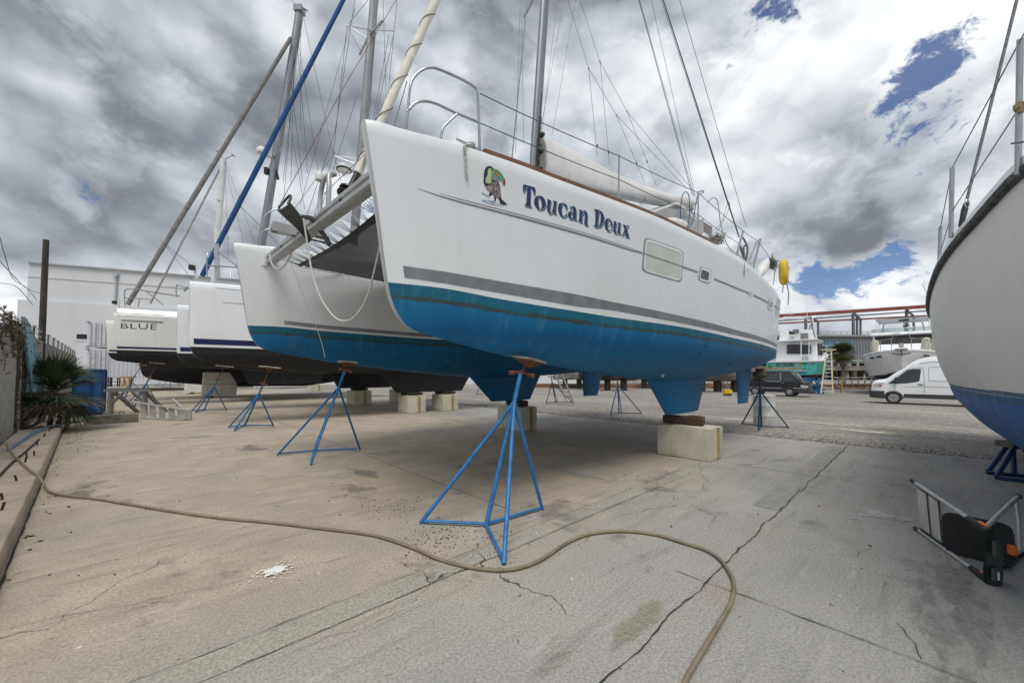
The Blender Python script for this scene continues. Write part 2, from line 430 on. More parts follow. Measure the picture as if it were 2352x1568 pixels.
# trench strips of newer concrete
def strip(name, x0, x1, y, w, z, seed, matl):
    m = MB(); n = 90; rows = []
    for i in range(n + 1):
        x = lerp(x0, x1, i / n)
        j = .025 * noise.noise(V((x * 1.6, seed, 0))) + .012 * noise.noise(V((x * 8, seed, 4)))
        k = .025 * noise.noise(V((x * 1.6, seed + 9, 0))) + .012 * noise.noise(V((x * 8, seed + 9, 4)))
        rows.append([(x, y - w + j, z), (x, y + w + k, z)])
    m.loft(rows); return struct(in_yard(m.build(name, matl)))
strip('pavement_patch', -2.3, 7.6, -.62, .115, .004, 1, PATCH)
strip('pavement_patch', 3.9, 9.75, -2.02, .15, .004, 5, PATCHG)
m = MB(); Z = .008
ribbon(m, (-2.4, -.50), (5.2, -.51), .003, .002, Z, .02, 120, 0, 1)
ribbon(m, (-1.2, -.74), (3.8, -.73), .0025, .002, Z, .03, 90, 0, 2)
ribbon(m, (-1.5, -2.16), (5.2, -2.15), .0045, .007, Z, .035, 170, 0, 3)
ribbon(m, (5.0, -2.16), (10.1, -2.17), .0055, .010, Z, .03, 130, 3, 4)
ribbon(m, (1.56, 14), (1.56, -.4), .0045, .0045, Z, .006, 120, 0, 5)
ribbon(m, (1.6, -1.9), (1.62, -8), .004, .004, Z, .02, 120, 0, 6)
ribbon(m, (6.17, 16), (6.17, -12), .005, .005, Z, .008, 200, 0, 7)
ribbon(m, (1.5, 1.3), (2.4, -.5), .002, .003, Z, .06, 40, 0, 8)
ribbon(m, (2.3, -.9), (3.2, -1.25), .002, .003, Z, .06, 30, 0, 9)
ribbon(m, (1.63, -3.3), (2.0, -3.2), .003, .002, Z, .05, 20, 0, 10)
ribbon(m, (2.2, -.55), (3.0, -.9), .003, .002, Z, .08, 30, 0, 11)
ribbon(m, (-2.2, 4.6), (1.6, 4.5), .003, .003, Z, .015, 80, 0, 12)
ribbon(m, (-2.3, 1.4), (.6, 1.6), .002, .002, Z, .05, 60, 0, 13)
ribbon(m, (-2.2, .6), (-.2, .1), .002, .002, Z, .05, 50, 0, 14)
ribbon(m, (4.0, -1.3), (6.1, -.4), .002, .003, Z, .08, 60, 0, 15)
ribbon(m, (10.32, 40), (10.32, -14), .028, .028, Z, .10, 420, 7, 16)
ribbon(m, (kx(12.6) + .03, 12.6), (kx(-3) + .03, -3), .010, .010, Z, .012, 120, 0, 17)
struct(in_yard(m.build('pavement_crack', CRACK)))
def blot(m, p, r, z, irr, seed, n=40, st=(1, 1)):
    """ragged spill outline round p in the yard frame"""
    pts = []
    for k in range(n):
        a = 2 * math.pi * k / n
        rr = r * (1 + irr * noise.noise(V((math.cos(a) * 2.1, math.sin(a) * 2.1, seed))) + irr * .8 * noise.noise(V((math.cos(a) * 7, math.sin(a) * 7, seed + 3))))
        pts.append((p[0] + rr * st[0] * math.cos(a), p[1] + rr * st[1] * math.sin(a), z))
    c = m.vert((p[0], p[1], z)); i0 = len(m.v); m.v += pts
    for k in range(n): m.face((c, i0 + k, i0 + (k + 1) % n))
def gl(u, v): p = L(G(u, v)); return (p.x, p.y)
WHITEP = mat('spilt_white_paint', (.80, .79, .74), .6, 0, .06, 8, .3, 60)
m = MB(); c = gl(632, 1312); blot(m, c, .066, .0135, .75, 2, 60, (1.3, .9))
for k in range(150):
    a = rng.uniform(0, 6.28); d = abs(rng.gauss(0, .105)); d = max(d, .05)
    blot(m, (c[0] + d * 1.25 * math.cos(a) , c[1] + d * math.sin(a)), rng.uniform(.003, .012) * (1.2 - min(d, .25) * 2.5), .009 + .00002 * k, .5, k, 8)
struct(in_yard(m.build('paint_spill', WHITEP)))
def stain_mat(col, c, r, st, seed):
    # dried spill: ragged, see-through edge
    m, g, b, oc = base_mat('dried_stain')
    d = g.vmath('LENGTH', g.scale(g.vmath('SUBTRACT', oc, (c[0], c[1], 0)), (1 / (r * st[0]), 1 / (r * st[1]), 0)))
    o2 = g.vmath('ADD', oc, (seed * 3.1, 0, 0)); n1 = g.noise(g.scale(o2, (1 / st[0], 1 / st[1], 1)), 1.7 / r ** .5, 9, .66)
    a = g.ramp(g.math('ADD', d, g.math('MULTIPLY', g.math('SUBTRACT', n1, .5), 5.5)), .9, .3)
    g.put(b.inputs['Alpha'], g.math('MULTIPLY', a, g.ramp(g.noise(oc, 40, 4, .7), .3, .6, .15, .65)))
    g.put(b.inputs['Base Color'], g.mix(g.ramp(g.noise(oc, 60, 4, .7), .35, .65), c4([x * .75 for x in col]), c4([x * 1.2 for x in col])))
    b.inputs['Roughness'].default_value = .85; b.inputs['Specular IOR Level'].default_value = .3
    return m
NSP = [0]
def spill(uv, r, col, seed, st=(1, 1), rough=.8, irr=.7):
    NSP[0] += 1; c = gl(*uv); z = .0105 + .0006 * NSP[0]; m = MB(); q = 1.8
    m.poly([(c[0] + r * q * st[0] * math.cos(k * .393), c[1] + r * q * st[1] * math.sin(k * .393), z) for k in range(16)])
    struct(in_yard(m.build('pavement_stain', stain_mat(col, c, r, st, seed))))
spill((758, 1094), .10, (.50, .53, .58), 4, (1.6, .8)); spill((2030, 1190), .27, (.60, .60, .60), 8, (1.0, 1.05), .8, .5)
spill((575, 1030), .42, (.20, .195, .18), 11, (.6, 1.4)); spill((830, 1085), .26, (.215, .215, .205), 14, (.7, 1.6)); spill((185, 1135), .34, (.175, .155, .125), 17, (.8, 1.3))
spill((430, 1030), .34, (.47, .45, .41), 19, (.6, 1.4)); spill((2205, 1420), .55, (.255, .25, .24), 22, (1.6, .35)); spill((2180, 1330), .4, (.265, .258, .245), 25, (1.5, .35))
spill((1490, 1310), .10, (.185, .18, .165), 28, (.6, 1.2)); spill((1450, 1440), .16, (.33, .32, .23), 30, (2.2, .6)); spill((1280, 1500), .13, (.36, .35, .27), 33, (2.2, .7))
spill((815, 1125), .30, (.255, .22, .16), 40, (.7, 1.3)); spill((1345, 1092), .25, (.40, .40, .37), 43, (.7, 1.4))
m = MB()
for (u, v, r, st) in ((1905, 972, .5, (.22, 3.4)), (2000, 990, .35, (.6, 2.0)), (1690, 962, .3, (.3, 3)), (2080, 978, .3, (.2, 3))):
    blot(m, gl(u, v), r, -.012, .8, u, 80, st)
struct(in_yard(m.build('road_marking', mat('worn_yellow_paint', (.56, .54, .40), .9, 0, .3, 9, .4, 40))))
# dry chips, leaves and pebbles lying about
m = MB(); CH = rng
def chip(p, r, z=.004, h=.004):
    n = CH.randint(4, 6); a0 = CH.uniform(0, 6.28)
    pts = [(p[0] + r * CH.uniform(.5, 1.2) * math.cos(a0 + 6.28 * k / n), p[1] + r * CH.uniform(.3, 1) * math.sin(a0 + 6.28 * k / n), z) for k in range(n)]
    m.prism(pts, (CH.uniform(-.003, .003), CH.uniform(-.003, .003), h + CH.uniform(0, .004)))
for (u, v, n_, sd_) in ((1010, 1225, 130, .16), (1120, 1235, 60, .12), (880, 1160, 80, .22), (1000, 1262, 50, .16), (900, 1170, 50, .2), (1100, 1265, 40, .1)):
    c = gl(u, v)
    for k in range(n_): chip((c[0] + CH.gauss(0, sd_), c[1] + CH.gauss(0, sd_)), CH.uniform(.0018, .0065) * CH.choice((.7, 1, 1, 1.7)))
tag(in_yard(m.build('paint_flakes', mat('dark_flakes', (.07, .07, .075), .8, 0, .4, 30))), 'scattered dark paint flakes on the concrete near the front boat stand', 'debris', kind='stuff')
m = MB()
for k in range(90):
    y = 12.4 - 11 * CH.random() ** 1.7; x = kx(y) + .03 + abs(CH.gauss(0, .16)) + (.25 * abs(CH.gauss(0, 1)) if 8 < y else 0); chip((x, y), CH.uniform(.005, .022), .004, .005)
for k in range(170): chip((CH.uniform(-2.3, 9.5), CH.uniform(-4.5, 8)), CH.uniform(.004, .014))
tag(in_yard(m.build('leaf_litter', mat('dead_leaves', (.085, .06, .04), .9, 0, .5, 14))), 'dry brown leaf scraps along the foot of the low kerb wall', 'leaf litter', kind='stuff')
m = MB()
for k in range(900):
    y = CH.uniform(-7, 18); x = 10.3 + abs(CH.gauss(0, .5)); chip((x, y), CH.uniform(.01, .035), -.02, .02)
tag(in_yard(m.build('loose_gravel', mat('gravel_stone', (.25, .24, .22), .9, 0, .5, 12))), 'loose grey gravel along the broken edge of the slab', 'gravel', kind='stuff')
# ------------------------------------------------------------------ boat paints
def gelcoat(name, col=(.785, .81, .83), tint=(.72, .72, .69)):
    m, g, b, oc = base_mat(name)
    n = g.noise(oc, .7, 5, .6); st = g.noise(g.scale(oc, (3.0, 3.0, .12)), 1.3, 6, .6)
    cc = g.mix(g.ramp(n, .35, .7), c4(col), c4([x * .955 for x in col]))
    cc = g.mix(g.math('MULTIPLY', g.ramp(st, .50, .74), .42), cc, c4([x * .93 for x in tint]))
    wl = g.new('ShaderNodeAttribute', attribute_name='wl').outputs['Fac']     # height under the waterline
    cc = g.mix(g.math('MULTIPLY', g.math('MULTIPLY', g.ramp(wl, -.75, -.02), g.ramp(n, .4, .65)), .30), cc, (.70, .69, .58, 1))
    cc = g.mix(g.math('MULTIPLY', g.ramp(g.noise(g.scale(oc, (6, 6, .5)), 3, 6, .7), .62, .72), .24), cc, (.45, .42, .36, 1))
    g.put(b.inputs['Base Color'], cc)
    g.put(b.inputs['Roughness'], g.ramp(n, .3, .7, .20, .36))
    b.inputs['Coat Weight'].default_value = .15
    g.put(b.inputs['Normal'], g.bump(g.math('ADD', g.noise(oc, 1.1, 3), g.math('MULTIPLY', g.noise(oc, 7, 2), .12)), .10, .05))
    return m
def antifoul(name, upper, lower, dirt, band=.125, dirtw=.035, worn=(.085, .235, .36)):
    m, g, b, oc = base_mat(name)
    wl = g.new('ShaderNodeAttribute', attribute_name='wl').outputs['Fac']
    wob = g.math('MULTIPLY', g.math('SUBTRACT', g.noise(g.scale(oc, (1.2, 1.2, 4)), 4, 6, .7), .5), .09)
    d = g.math('ADD', wl, wob)
    n = g.noise(oc, .9, 6, .6); st = g.noise(g.scale(oc, (5, 5, .25)), 1.6, 7, .65)
    up = g.mix(g.ramp(n, .3, .7), c4(upper), c4([x * .78 for x in upper]))
    lo = g.mix(g.ramp(n, .32, .72), c4(lower), c4([x * .80 for x in lower]))
    cc = g.mix(g.ramp(d, band, band + .03), up, lo)
    cc = g.mix(g.math('MULTIPLY', g.ramp(st, .48, .72), .46), cc, c4(worn))
    cc = g.mix(g.math('MULTIPLY', g.ramp(g.noise(g.scale(oc, (2.2, 2.2, .5)), 1.9, 8, .7), .56, .68), .5), cc, c4([x * .5 for x in lower]))
    band_m = g.math('MULTIPLY', g.ramp(d, band - dirtw, band), g.ramp(d, band + dirtw * 1.1, band + .01))
    cc = g.mix(g.math('MULTIPLY', band_m, g.ramp(g.noise(g.scale(oc, (2, 2, 6)), 3.0, 7, .7), .36, .55, .25, .9)), cc, c4(dirt))
    sc = g.math('MULTIPLY', g.ramp(g.noise(oc, 11, 6, .75), .705, .72), g.ramp(g.noise(oc, .6, 2), .52, .6))
    cc = g.mix(g.math('MULTIPLY', sc, .8), cc, (.62, .66, .66, 1))
    g.put(b.inputs['Base Color'], cc); b.inputs['Specular IOR Level'].default_value = .35
    g.put(b.inputs['Roughness'], g.ramp(st, .3, .7, .5, .72))
    g.put(b.inputs['Normal'], g.bump(g.math('ADD', g.noise(oc, 26, 6, .7), st), .22, .01))
    return m
GEL = gelcoat('white_gelcoat'); GELW = gelcoat('bright_white_gelcoat', (.84, .86, .88), (.80, .80, .78)); GELC = gelcoat('cream_gelcoat', (.80, .79, .74), (.72, .69, .60))
AFB = antifoul('blue_antifouling', (.006, .135, .215), (.004, .16, .365), (.05, .055, .03))
AFK = antifoul('black_antifouling', (.012, .013, .016), (.018, .019, .022), (.03, .03, .028), .125, .03, (.05, .055, .06))
AFR = antifoul('royal_blue_antifouling', (.02, .13, .34), (.015, .135, .42), (.03, .10, .20), .05, .02, (.06, .15, .29))
NAVY = mat('navy_vinyl', (.006, .012, .085), .35, 0, .15, 2); GREYV = mat('grey_vinyl', (.215, .225, .24), .5, 0, .12, 5, 0, 40, (.30, .31, .32), .42, 3)
GREYW = mat('worn_grey_vinyl', (.20, .21, .225), .55, 0, .15, 5, 0, 40, (.55, .56, .56), .33, 14)
PIN = mat('pinstripe_grey', (.20, .205, .215), .5, 0, .1)
STEEL = mat('polished_steel', (.40, .41, .42), .24, .9, .1, 6, .05, 30)
ALU = mat('mill_aluminium', (.50, .51, .52), .38, .85, .12, 5, .05, 40)
SPAR = mat('anodised_spar', (.27, .28, .295), .42, .75, .14, 2, .04, 30, (.22, .22, .22), .38, 2, (3, 3, .4))
SPARG = mat('grey_painted_spar', (.30, .31, .32), .45, .2, .12, 2)
SPARW = mat('white_painted_spar', (.70, .71, .71), .35, 0, .08, 2)
ALUG = mat('satin_grey_beam', (.43, .44, .435), .42, .35, .12, 3, .05, 30, (.28, .28, .27), .4, 2)
WIRE = mat('stay_wire', (.11, .115, .125), .4, .6, .15, 8); WIREB = mat('black_rope', (.018, .018, .02), .8, 0, .3, 20, .3, 200); REDROPE = mat('red_rope', (.16, .035, .04), .8, 0, .3, 20)
CANVAS = mat('cream_canvas', (.70, .67, .59), .85, 0, .10, 3, .35, 30, (.50, .47, .40), .40, 4)
CLOTH = mat('grey_white_sailcloth', (.62, .61, .60), .85, 0, .10, 2.2, .4, 14, (.48, .46, .44), .42, 2)
GREYCV = mat('grey_canvas', (.215, .205, .20), .85, 0, .2, 4, .4, 40); BLUECV = mat('blue_canvas', (.006, .062, .20), .8, 0, .22, 3, .4, 30)
TEAK = mat('varnished_teak', (.17, .082, .036), .45, 0, .28, 3, .15, 60, None, .5, 1, (1, 14, 14))
BLACKP = mat('black_plastic', (.018, .018, .02), .45, 0, .3, 10); WHITEPL = mat('white_plastic', (.70, .70, .68), .4, 0, .08, 6)
ROPEW = mat('white_rope', (.60, .585, .54), .85, 0, .2, 50, .6, 160); GALV = mat('galvanised_steel', (.10, .105, .10), .6, .55, .35, 7, .35, 30, (.32, .30, .27), .45, 5)
RUSTY = mat('rusty_steel', (.17, .062, .035), .85, .1, .4, 12, .4, 60, (.06, .03, .022), .42, 8)
SMOKE = glass_mat('smoked_glass', (.018, .02, .024)); 
def meshnet(name, col, sc):
    m, g, b, oc = base_mat(name)
    g.put(b.inputs['Base Color'], c4(col)); b.inputs['Roughness'].default_value = .8
    sp = g.new('ShaderNodeSeparateXYZ'); g.put(sp.inputs[0], g.scale(oc, (sc, sc, sc)))
    fx = g.math('ABSOLUTE', g.math('SUBTRACT', g.math('FRACT', sp.outputs[0]), .5)); fy = g.math('ABSOLUTE', g.math('SUBTRACT', g.math('FRACT', sp.outputs[1]), .5))
    g.put(b.inputs['Alpha'], g.ramp(g.math('MAXIMUM', fx, fy), .12, .14, 0, 1, False))
    return m
NET = meshnet('black_net', (.02, .02, .022), 55)

class Hull:
    """boat hull in its own frame: s = distance from the stem, tables give heights and half widths"""
    def __init__(h, Lh, stem, zs, zw, zb, ws, ww, x0=0.0, y0=0.0, fl=1.25, be=2.3, dirx=1):
        h.L, h.stem, h.zs, h.zw, h.zb, h.ws, h.ww, h.x0, h.y0, h.fl, h.be, h.dirx = Lh, sorted((b, a) for a, b in stem), zs, zw, zb, ws, ww, x0, y0, fl, be, dirx
    def xb(h, z): return sm_interp(h.stem, z)
    def X(h, s, z): return h.x0 + h.dirx * (h.xb(z) + s * (1 - h.xb(z) / h.L))
    def hw(h, s, z):
        zs, zw, zb = h.zs(s), h.zw(s), h.zb(s)
        if z >= zw: return lerp(h.ww(s), h.ws(s), clamp((z - zw) / (zs - zw)) ** h.fl)
        t = clamp((zw - z) / max(.02, zw - zb))
        return h.ww(s) * max(0, 1 - t ** h.be) ** (1 / 1.7)
    def pt(h, s, z, side=-1, eps=0.0): return V((h.X(s, z), h.y0 + side * (h.hw(s, z) + eps), z))
    def hit(h, u, v, w=None, side=-1):
        """(s, z) where a sight line meets the outer side of the hull"""
        o, r = ray_local(u, v); y = h.y0 + side * .5
        for k in range(40):
            q = o + r * ((y - o.y) / r.y)
            z = q.z; xb = h.xb(z); s = clamp(((q.x - h.x0) * h.dirx - xb) / (1 - xb / h.L), -.3, h.L)
            yn = h.y0 + side * (w(max(s, 0)) if w else h.hw(max(s, 0), z))
            if abs(yn - y) < 1e-5: break
            y = lerp(y, yn, .6)
        return s, z
    def on(h, u, v, eps=.003, side=-1):
        s, z = h.hit(u, v, None, side); return h.pt(s, z, side, eps)
    def mesh(h, ns=90, nt=14, nb=14, deck=True):
        m = MB(); rows = []; wl = []
        for i in range(ns + 1):
            f = i / ns; s = h.L * (f ** 1.35)
            zs, zw, zb = h.zs(s), h.zw(s), h.zb(s); col = []
            rr = min(.05, h.ws(s) * .6)
            if deck: col.append((0, zs + .02)); col.append((max(0, h.ws(s) - rr) , zs + .012)); col.append((h.ws(s) - rr * .3, zs - rr * .12))
            for k in range(nt + 1):
                z = lerp(zs - (rr * .45 if deck else 0), zw, k / nt); col.append((h.hw(s, z), z))
            for k in range(1, nb + 1):
                t = math.sin(.5 * math.pi * k / nb); z = lerp(zw, zb, t); col.append((h.hw(s, z), z))
            col[-1] = (0, zb)
            half = [V((h.X(s, z), h.y0 - w, z)) for w, z in col]
            other = [V((h.X(s, z), h.y0 + w, z)) for w, z in col[-2:(0 if deck else None):-1]] if deck else [V((h.X(s, z), h.y0 + w, z)) for w, z in col[-2::-1]]
            rows.append(half + other); wl += [zw - q.z for q in rows[-1]]
        off = 3 if deck else 0
        i0, i1 = off + nt, len(rows[0]) - 1 - (nt + (off - 1 if deck else 0))
        n = len(rows[0])
        lo, hi = off + nt, off + nt + 2 * nb
        m.loft(rows, deck, False, False, None, lambda i, j: 1 if lo <= j < hi else 0)
        # stem and stern closed
        m.face(list(range(n))[::-1], 0); m.face([len(rows[0]) * ns + j for j in range(lo, hi + 1)], 1)
        last = n * ns; m.face([last + j for j in list(range(hi, n)) + list(range(0, lo + 1))], 0)
        return m, ('wl', wl)
    def band(h, path, eps=.003, side=-1, seg=60):
        """ribbon between two pixel polylines, lying on the hull"""
        m = MB(); top, bot = path
        T = [h.hit(*p, None, side) for p in top]; B = [h.hit(*p, None, side) for p in bot]
        s0, s1 = max(T[0][0], B[0][0]), min(T[-1][0], B[-1][0])
        rows = []
        for i in range(seg + 1):
            s = lerp(s0, s1, i / seg); za, zc = interp(sorted(T), s), interp(sorted(B), s)
            rows.append([h.pt(s, lerp(za, zc, k / 3), side, eps) for k in range(4)])
        return m.loft(rows)
    def zband(h, s0, s1, f0, f1, eps=.003, side=-1, seg=50):
        m = MB(); rows = []
        for i in range(seg + 1):
            s = lerp(s0, s1, i / seg); rows.append([h.pt(s, lerp(f0(s), f1(s), k / 3), side, eps) for k in range(4)])
        return m.loft(rows)
def decal(h, m, loops, conv, eps, mi=0, off=(0, 0), lmax=None):
    ls = [[V((x + off[0], y + off[1], 0)) for x, y in lp] for lp in loops]; fl = [p for lp in ls for p in lp]
    xs = [p.x for p in fl]; lmax = lmax or max(60, (max(xs) - min(xs)) / 6)
    st = [(fl[a], fl[b], fl[c]) for a, b, c in geometry.tessellate_polygon(ls)]
    while st:
        t = st.pop(); e = [(t[i] - t[(i + 1) % 3]).length for i in range(3)]; i = e.index(max(e))
        if e[i] > lmax:
            a, b, c = t[i], t[(i + 1) % 3], t[(i + 2) % 3]; q = (a + b) / 2; st += [(a, q, c), (q, b, c)]; continue
        m.poly([h.on(*conv(p.x, p.y), eps) for p in t], mi)
def zc(x0, y0, sc): return lambda x, y: ((x0 + x / sc) / 1.71429, (y0 + y / sc) / 1.71429)
def rquad(c, r=.12, n=5):
    """rounded quadrilateral through corners TL TR BR BL"""
    tl, tr, br, bl = c
    def b(s, t): return (lerp(lerp(tl[0], tr[0], s), lerp(bl[0], br[0], s), t), lerp(lerp(tl[1], tr[1], s), lerp(bl[1], br[1], s), t))
    out = []
    for cx, cy, a0 in ((r, r, 180), (1 - r, r, 270), (1 - r, 1 - r, 0), (r, 1 - r, 90)):
        for k in range(n + 1):
            a = R(a0 + 90 * k / n); out.append(b(cx + r * math.cos(a), cy + r * math.sin(a)))
    return out
def inset(pts, k):
    cx = sum(p[0] for p in pts) / len(pts); cy = sum(p[1] for p in pts) / len(pts)
    return [(lerp(p[0], cx, k), lerp(p[1], cy, k)) for p in pts]
def rope(pts, r, matl, name, parent=None, yard=True, seg=7, sub=6, **kw):
    return MB().tube(smooth_path(pts, sub), r, seg).build(name, matl, parent, 60, yard=yard, **kw)
# ------------------------------------------------------------------ the name-bearing catamaran
cat = thing('catamaran', 'white catamaran with turquoise blue bottom and a toucan painted beside its name', 'sailboat', YB, YANG)
stem_px = [(833.5, 281), (846, 355), (866, 490), (887, 647.5), (893, 678), (903, 706), (918, 732), (938, 752), (962, 763)]
stem = [(q.x, q.z) for q in (on_y(u, v) for u, v in stem_px)]
LH = 12.1
ws = lambda s: (.055 + .76 * (1 - (1 - clamp(s / 6.3)) ** 2.1)) * (1 - .34 * clamp((s - 8.2) / 3.9) ** 2.0)
ww = lambda s: (.035 + .68 * (1 - (1 - clamp(s / 6.8)) ** 1.9)) * (1 - .42 * clamp((s - 8.0) / 4.1) ** 2.0)
H1 = Hull(LH, stem, None, None, None, ws, ww)
def table(px, w):
    t = sorted(H1.hit(u, v, w) for u, v in px)
    return [t[0]] + [b for a, b in zip(t, t[1:]) if b[0] > a[0] + .02]
sheer_t = table([(838, 272.5), (862, 274), (918, 291), (1018.6, 317.5), (1119, 349), (1202.6, 378), (1283, 409), (1395, 450.7), (1506.5, 494), (1590, 533), (1657, 566.5), (1693, 586), (1718.6, 604), (1741, 623.7), (1785.5, 655)], ws)
wl_t = table([(887, 647.5), (1017.7, 661.8), (1151.6, 687), (1319, 714), (1400, 719 + 8), (1557, 747.4 + 2), (1685, 776), (1780, 802)], ww)
bot_t = table([(962, 763), (1000, 773), (1100, 799), (1200, 822), (1300, 841), (1400, 857), (1477, 868), (1557, 874), (1634, 869), (1695, 860), (1752, 842)], lambda s: ww(s) * .45)
zs_t = [(a, b) for a, b in sheer_t if a < 11.0]; zw_t = [(a, b) for a, b in wl_t if a < 11.2]; zb_t = [(a, b) for a, b in bot_t if a < 11.3]
zs_t += [(LH, zs_t[-1][1] - .14)]
zw_t += [(LH, zw_t[-1][1])]
zb_t = [(0, stem[-1][1])] + [t for t in zb_t if t[0] > .15] + [(LH, min(zb_t[-1][1] + .12, zw_t[-1][1] - .12))]
H1.zs = lambda s: sm_interp(zs_t, s); H1.zw = lambda s: sm_interp(zw_t, s); H1.zb = lambda s: sm_interp(zb_t, s)
if __name__ == '__main__': print('SHEER', [(round(a, 2), round(b, 2)) for a, b in zs_t], '\nWL', [(round(a, 2), round(b, 2)) for a, b in zw_t], '\nBOT', [(round(a, 2), round(b, 2)) for a, b in zb_t], '\nSTEM', [(round(a, 2), round(b, 2)) for a, b in stem])
SEP = 4.78; SHX = -.30
H2 = Hull(LH, stem, H1.zs, H1.zw, H1.zb, ws, ww, SHX, SEP)
m, at = H1.mesh(); hull = m.build('hull', [GEL, AFB], cat, 50, attr=at)
m, at = H2.mesh(); hull2 = m.build('hull', [GEL, AFB], cat, 50, attr=at)
hull2['label'] = 'far hull without lettering'
# waterline stripe, twin pinstripes
top = [(925.6, 610.5), (1017.7, 623.2), (1151.6, 646.6), (1319, 675), (1400, 692), (1557, 724), (1685, 756), (1796, 794)]
bot = [(928, 637), (1017.7, 650), (1151.6, 673.4), (1319, 703), (1400, 711.5), (1557, 740.2), (1685, 768.5), (1793, 800)]
H1.band((top, bot)).build('stripe', GREYW, hull, 60)
H2.zband(.55, 10.5, lambda s: H1.zw(s) + .115, lambda s: H1.zw(s) + .045).build('stripe', GREYV, hull2, 60)
H2.zband(.5, 3.0, lambda s: H1.zw(s) + .75 + .02 * s, lambda s: H1.zw(s) + .744 + .02 * s, .003, -1, 20)
pl_ = [(958, 432.5), (1010, 449), (1065, 464.5), (1200, 499), (1350, 541), (1458.6, 576.8)]
pl2 = [(958, 433.2), (1010, 452), (1065, 468.5), (1200, 504), (1350, 545.5), (1458.6, 580.0)]
pu = [(1010, 444), (1065, 459), (1200, 494), (1350, 536.5), (1458.6, 573.0)]; pu2 = [(1010, 445), (1065, 460.8), (1200, 496), (1350, 538), (1458.6, 574.3)]
mb = H1.band((pl_, pl2)); mb2 = H1.band((pu, pu2)); mb2.build('pinstripe', PIN, hull, 60); mb.build('pinstripe', PIN, hull, 60)
for seg_ in (((1458.6, 573.6), (1475, 579.5)), ((1567, 610.5), (1603, 623.5)), ((1640, 638.5), (1719, 671)), ((1730, 676), (1763, 692.5)), ((1778, 699.5), (1806, 718))):
    (a, b), (c, d) = seg_
    H1.band(([(a, b), (c, d)], [(a, b + 4.6), (c, d + 4.2)]), seg=14).build('pinstripe', PIN, hull, 60)
# windows
SAGE = mat('sage_window_cover', (.60, .635, .575), .5, 0, .06, 3); FRAMEG = mat('window_seal', (.30, .31, .30), .6, 0, .15)
Z5 = zc(2500, 650, 2.613)
def window(o_, i_, pane, ring, rr=.12, rf=GELW):
    f = MB(); oo = rquad(o_, rr); mid = inset(oo, .06 if pane is SAGE else .10); pp = rquad(i_, rr * .8)
    decal(H1, f, [oo, mid], Z5, .004, 0); decal(H1, f, [mid, pp], Z5, .009, 1)
    w = f.build('window', [ring, rf], hull, 40)
    pm = MB(); decal(H1, pm, [pp], Z5, .006); pm.build('pane', pane, w); return w
window([(96, 738), (502, 880), (478, 1212), (68, 1092)], [(118, 783), (474, 905), (457, 1182), (94, 1078)], SAGE, FRAMEG)
mb = H1.band(([(1475, 580.6), (1567, 612)], [(1475, 582.8), (1567, 614)]), .011, seg=14); mb.build('pinstripe', PIN, hull)
window([(672, 1036), (790, 1082), (772, 1222), (648, 1188)], [(682, 1072), (760, 1104), (750, 1192), (667, 1166)], SMOKE, FRAMEG, .2)
window([(1377, 1368), (1424, 1392), (1412, 1498), (1362, 1482)], [(1386, 1398), (1415, 1412), (1406, 1470), (1376, 1460)], mat('grey_pane', (.22, .23, .23), .3), FRAMEG, .22)
f = MB(); decal(H1, f, [rquad([(1462, 1362), (1532, 1412), (1522, 1560), (1445, 1560)], .08)], Z5, .004); f.build('window', mat('grey_cover', (.56, .575, .57), .5, 0, .06, 3), hull)
f = MB(); 
for (zx, zy, r) in ((1185, 1325, 17), (1056, 1045, 5), (1160, 1080, 6)):
    decal(H1, f, [[(zx + r * math.cos(k * .52), zy + r * 1.4 * math.sin(k * .52)) for k in range(12)]], Z5, .005)
f.build('vent_cover', mat('pale_plastic', (.55, .55, .50), .5), hull)
for zx, zy, r in ((935, 462, 8), (655, 630, 9), (615, 680, 8), (820, 755, 10), (365, 830, 18)):
    z6 = zc(2400, 1000, 1.742); c = H1.on(*z6(zx, zy), 0); n_ = (c - V((c.x, 0, c.z + .3))).normalized()
    MB().lathe([(r * .0016, -.02), (r * .0019, .012), (r * .0013, .016), (.002, .012)], c, (0, -1, -.25), 12).build('through_hull', WHITEPL if zy < 600 or zx == 365 else BLACKP, hull, 40)
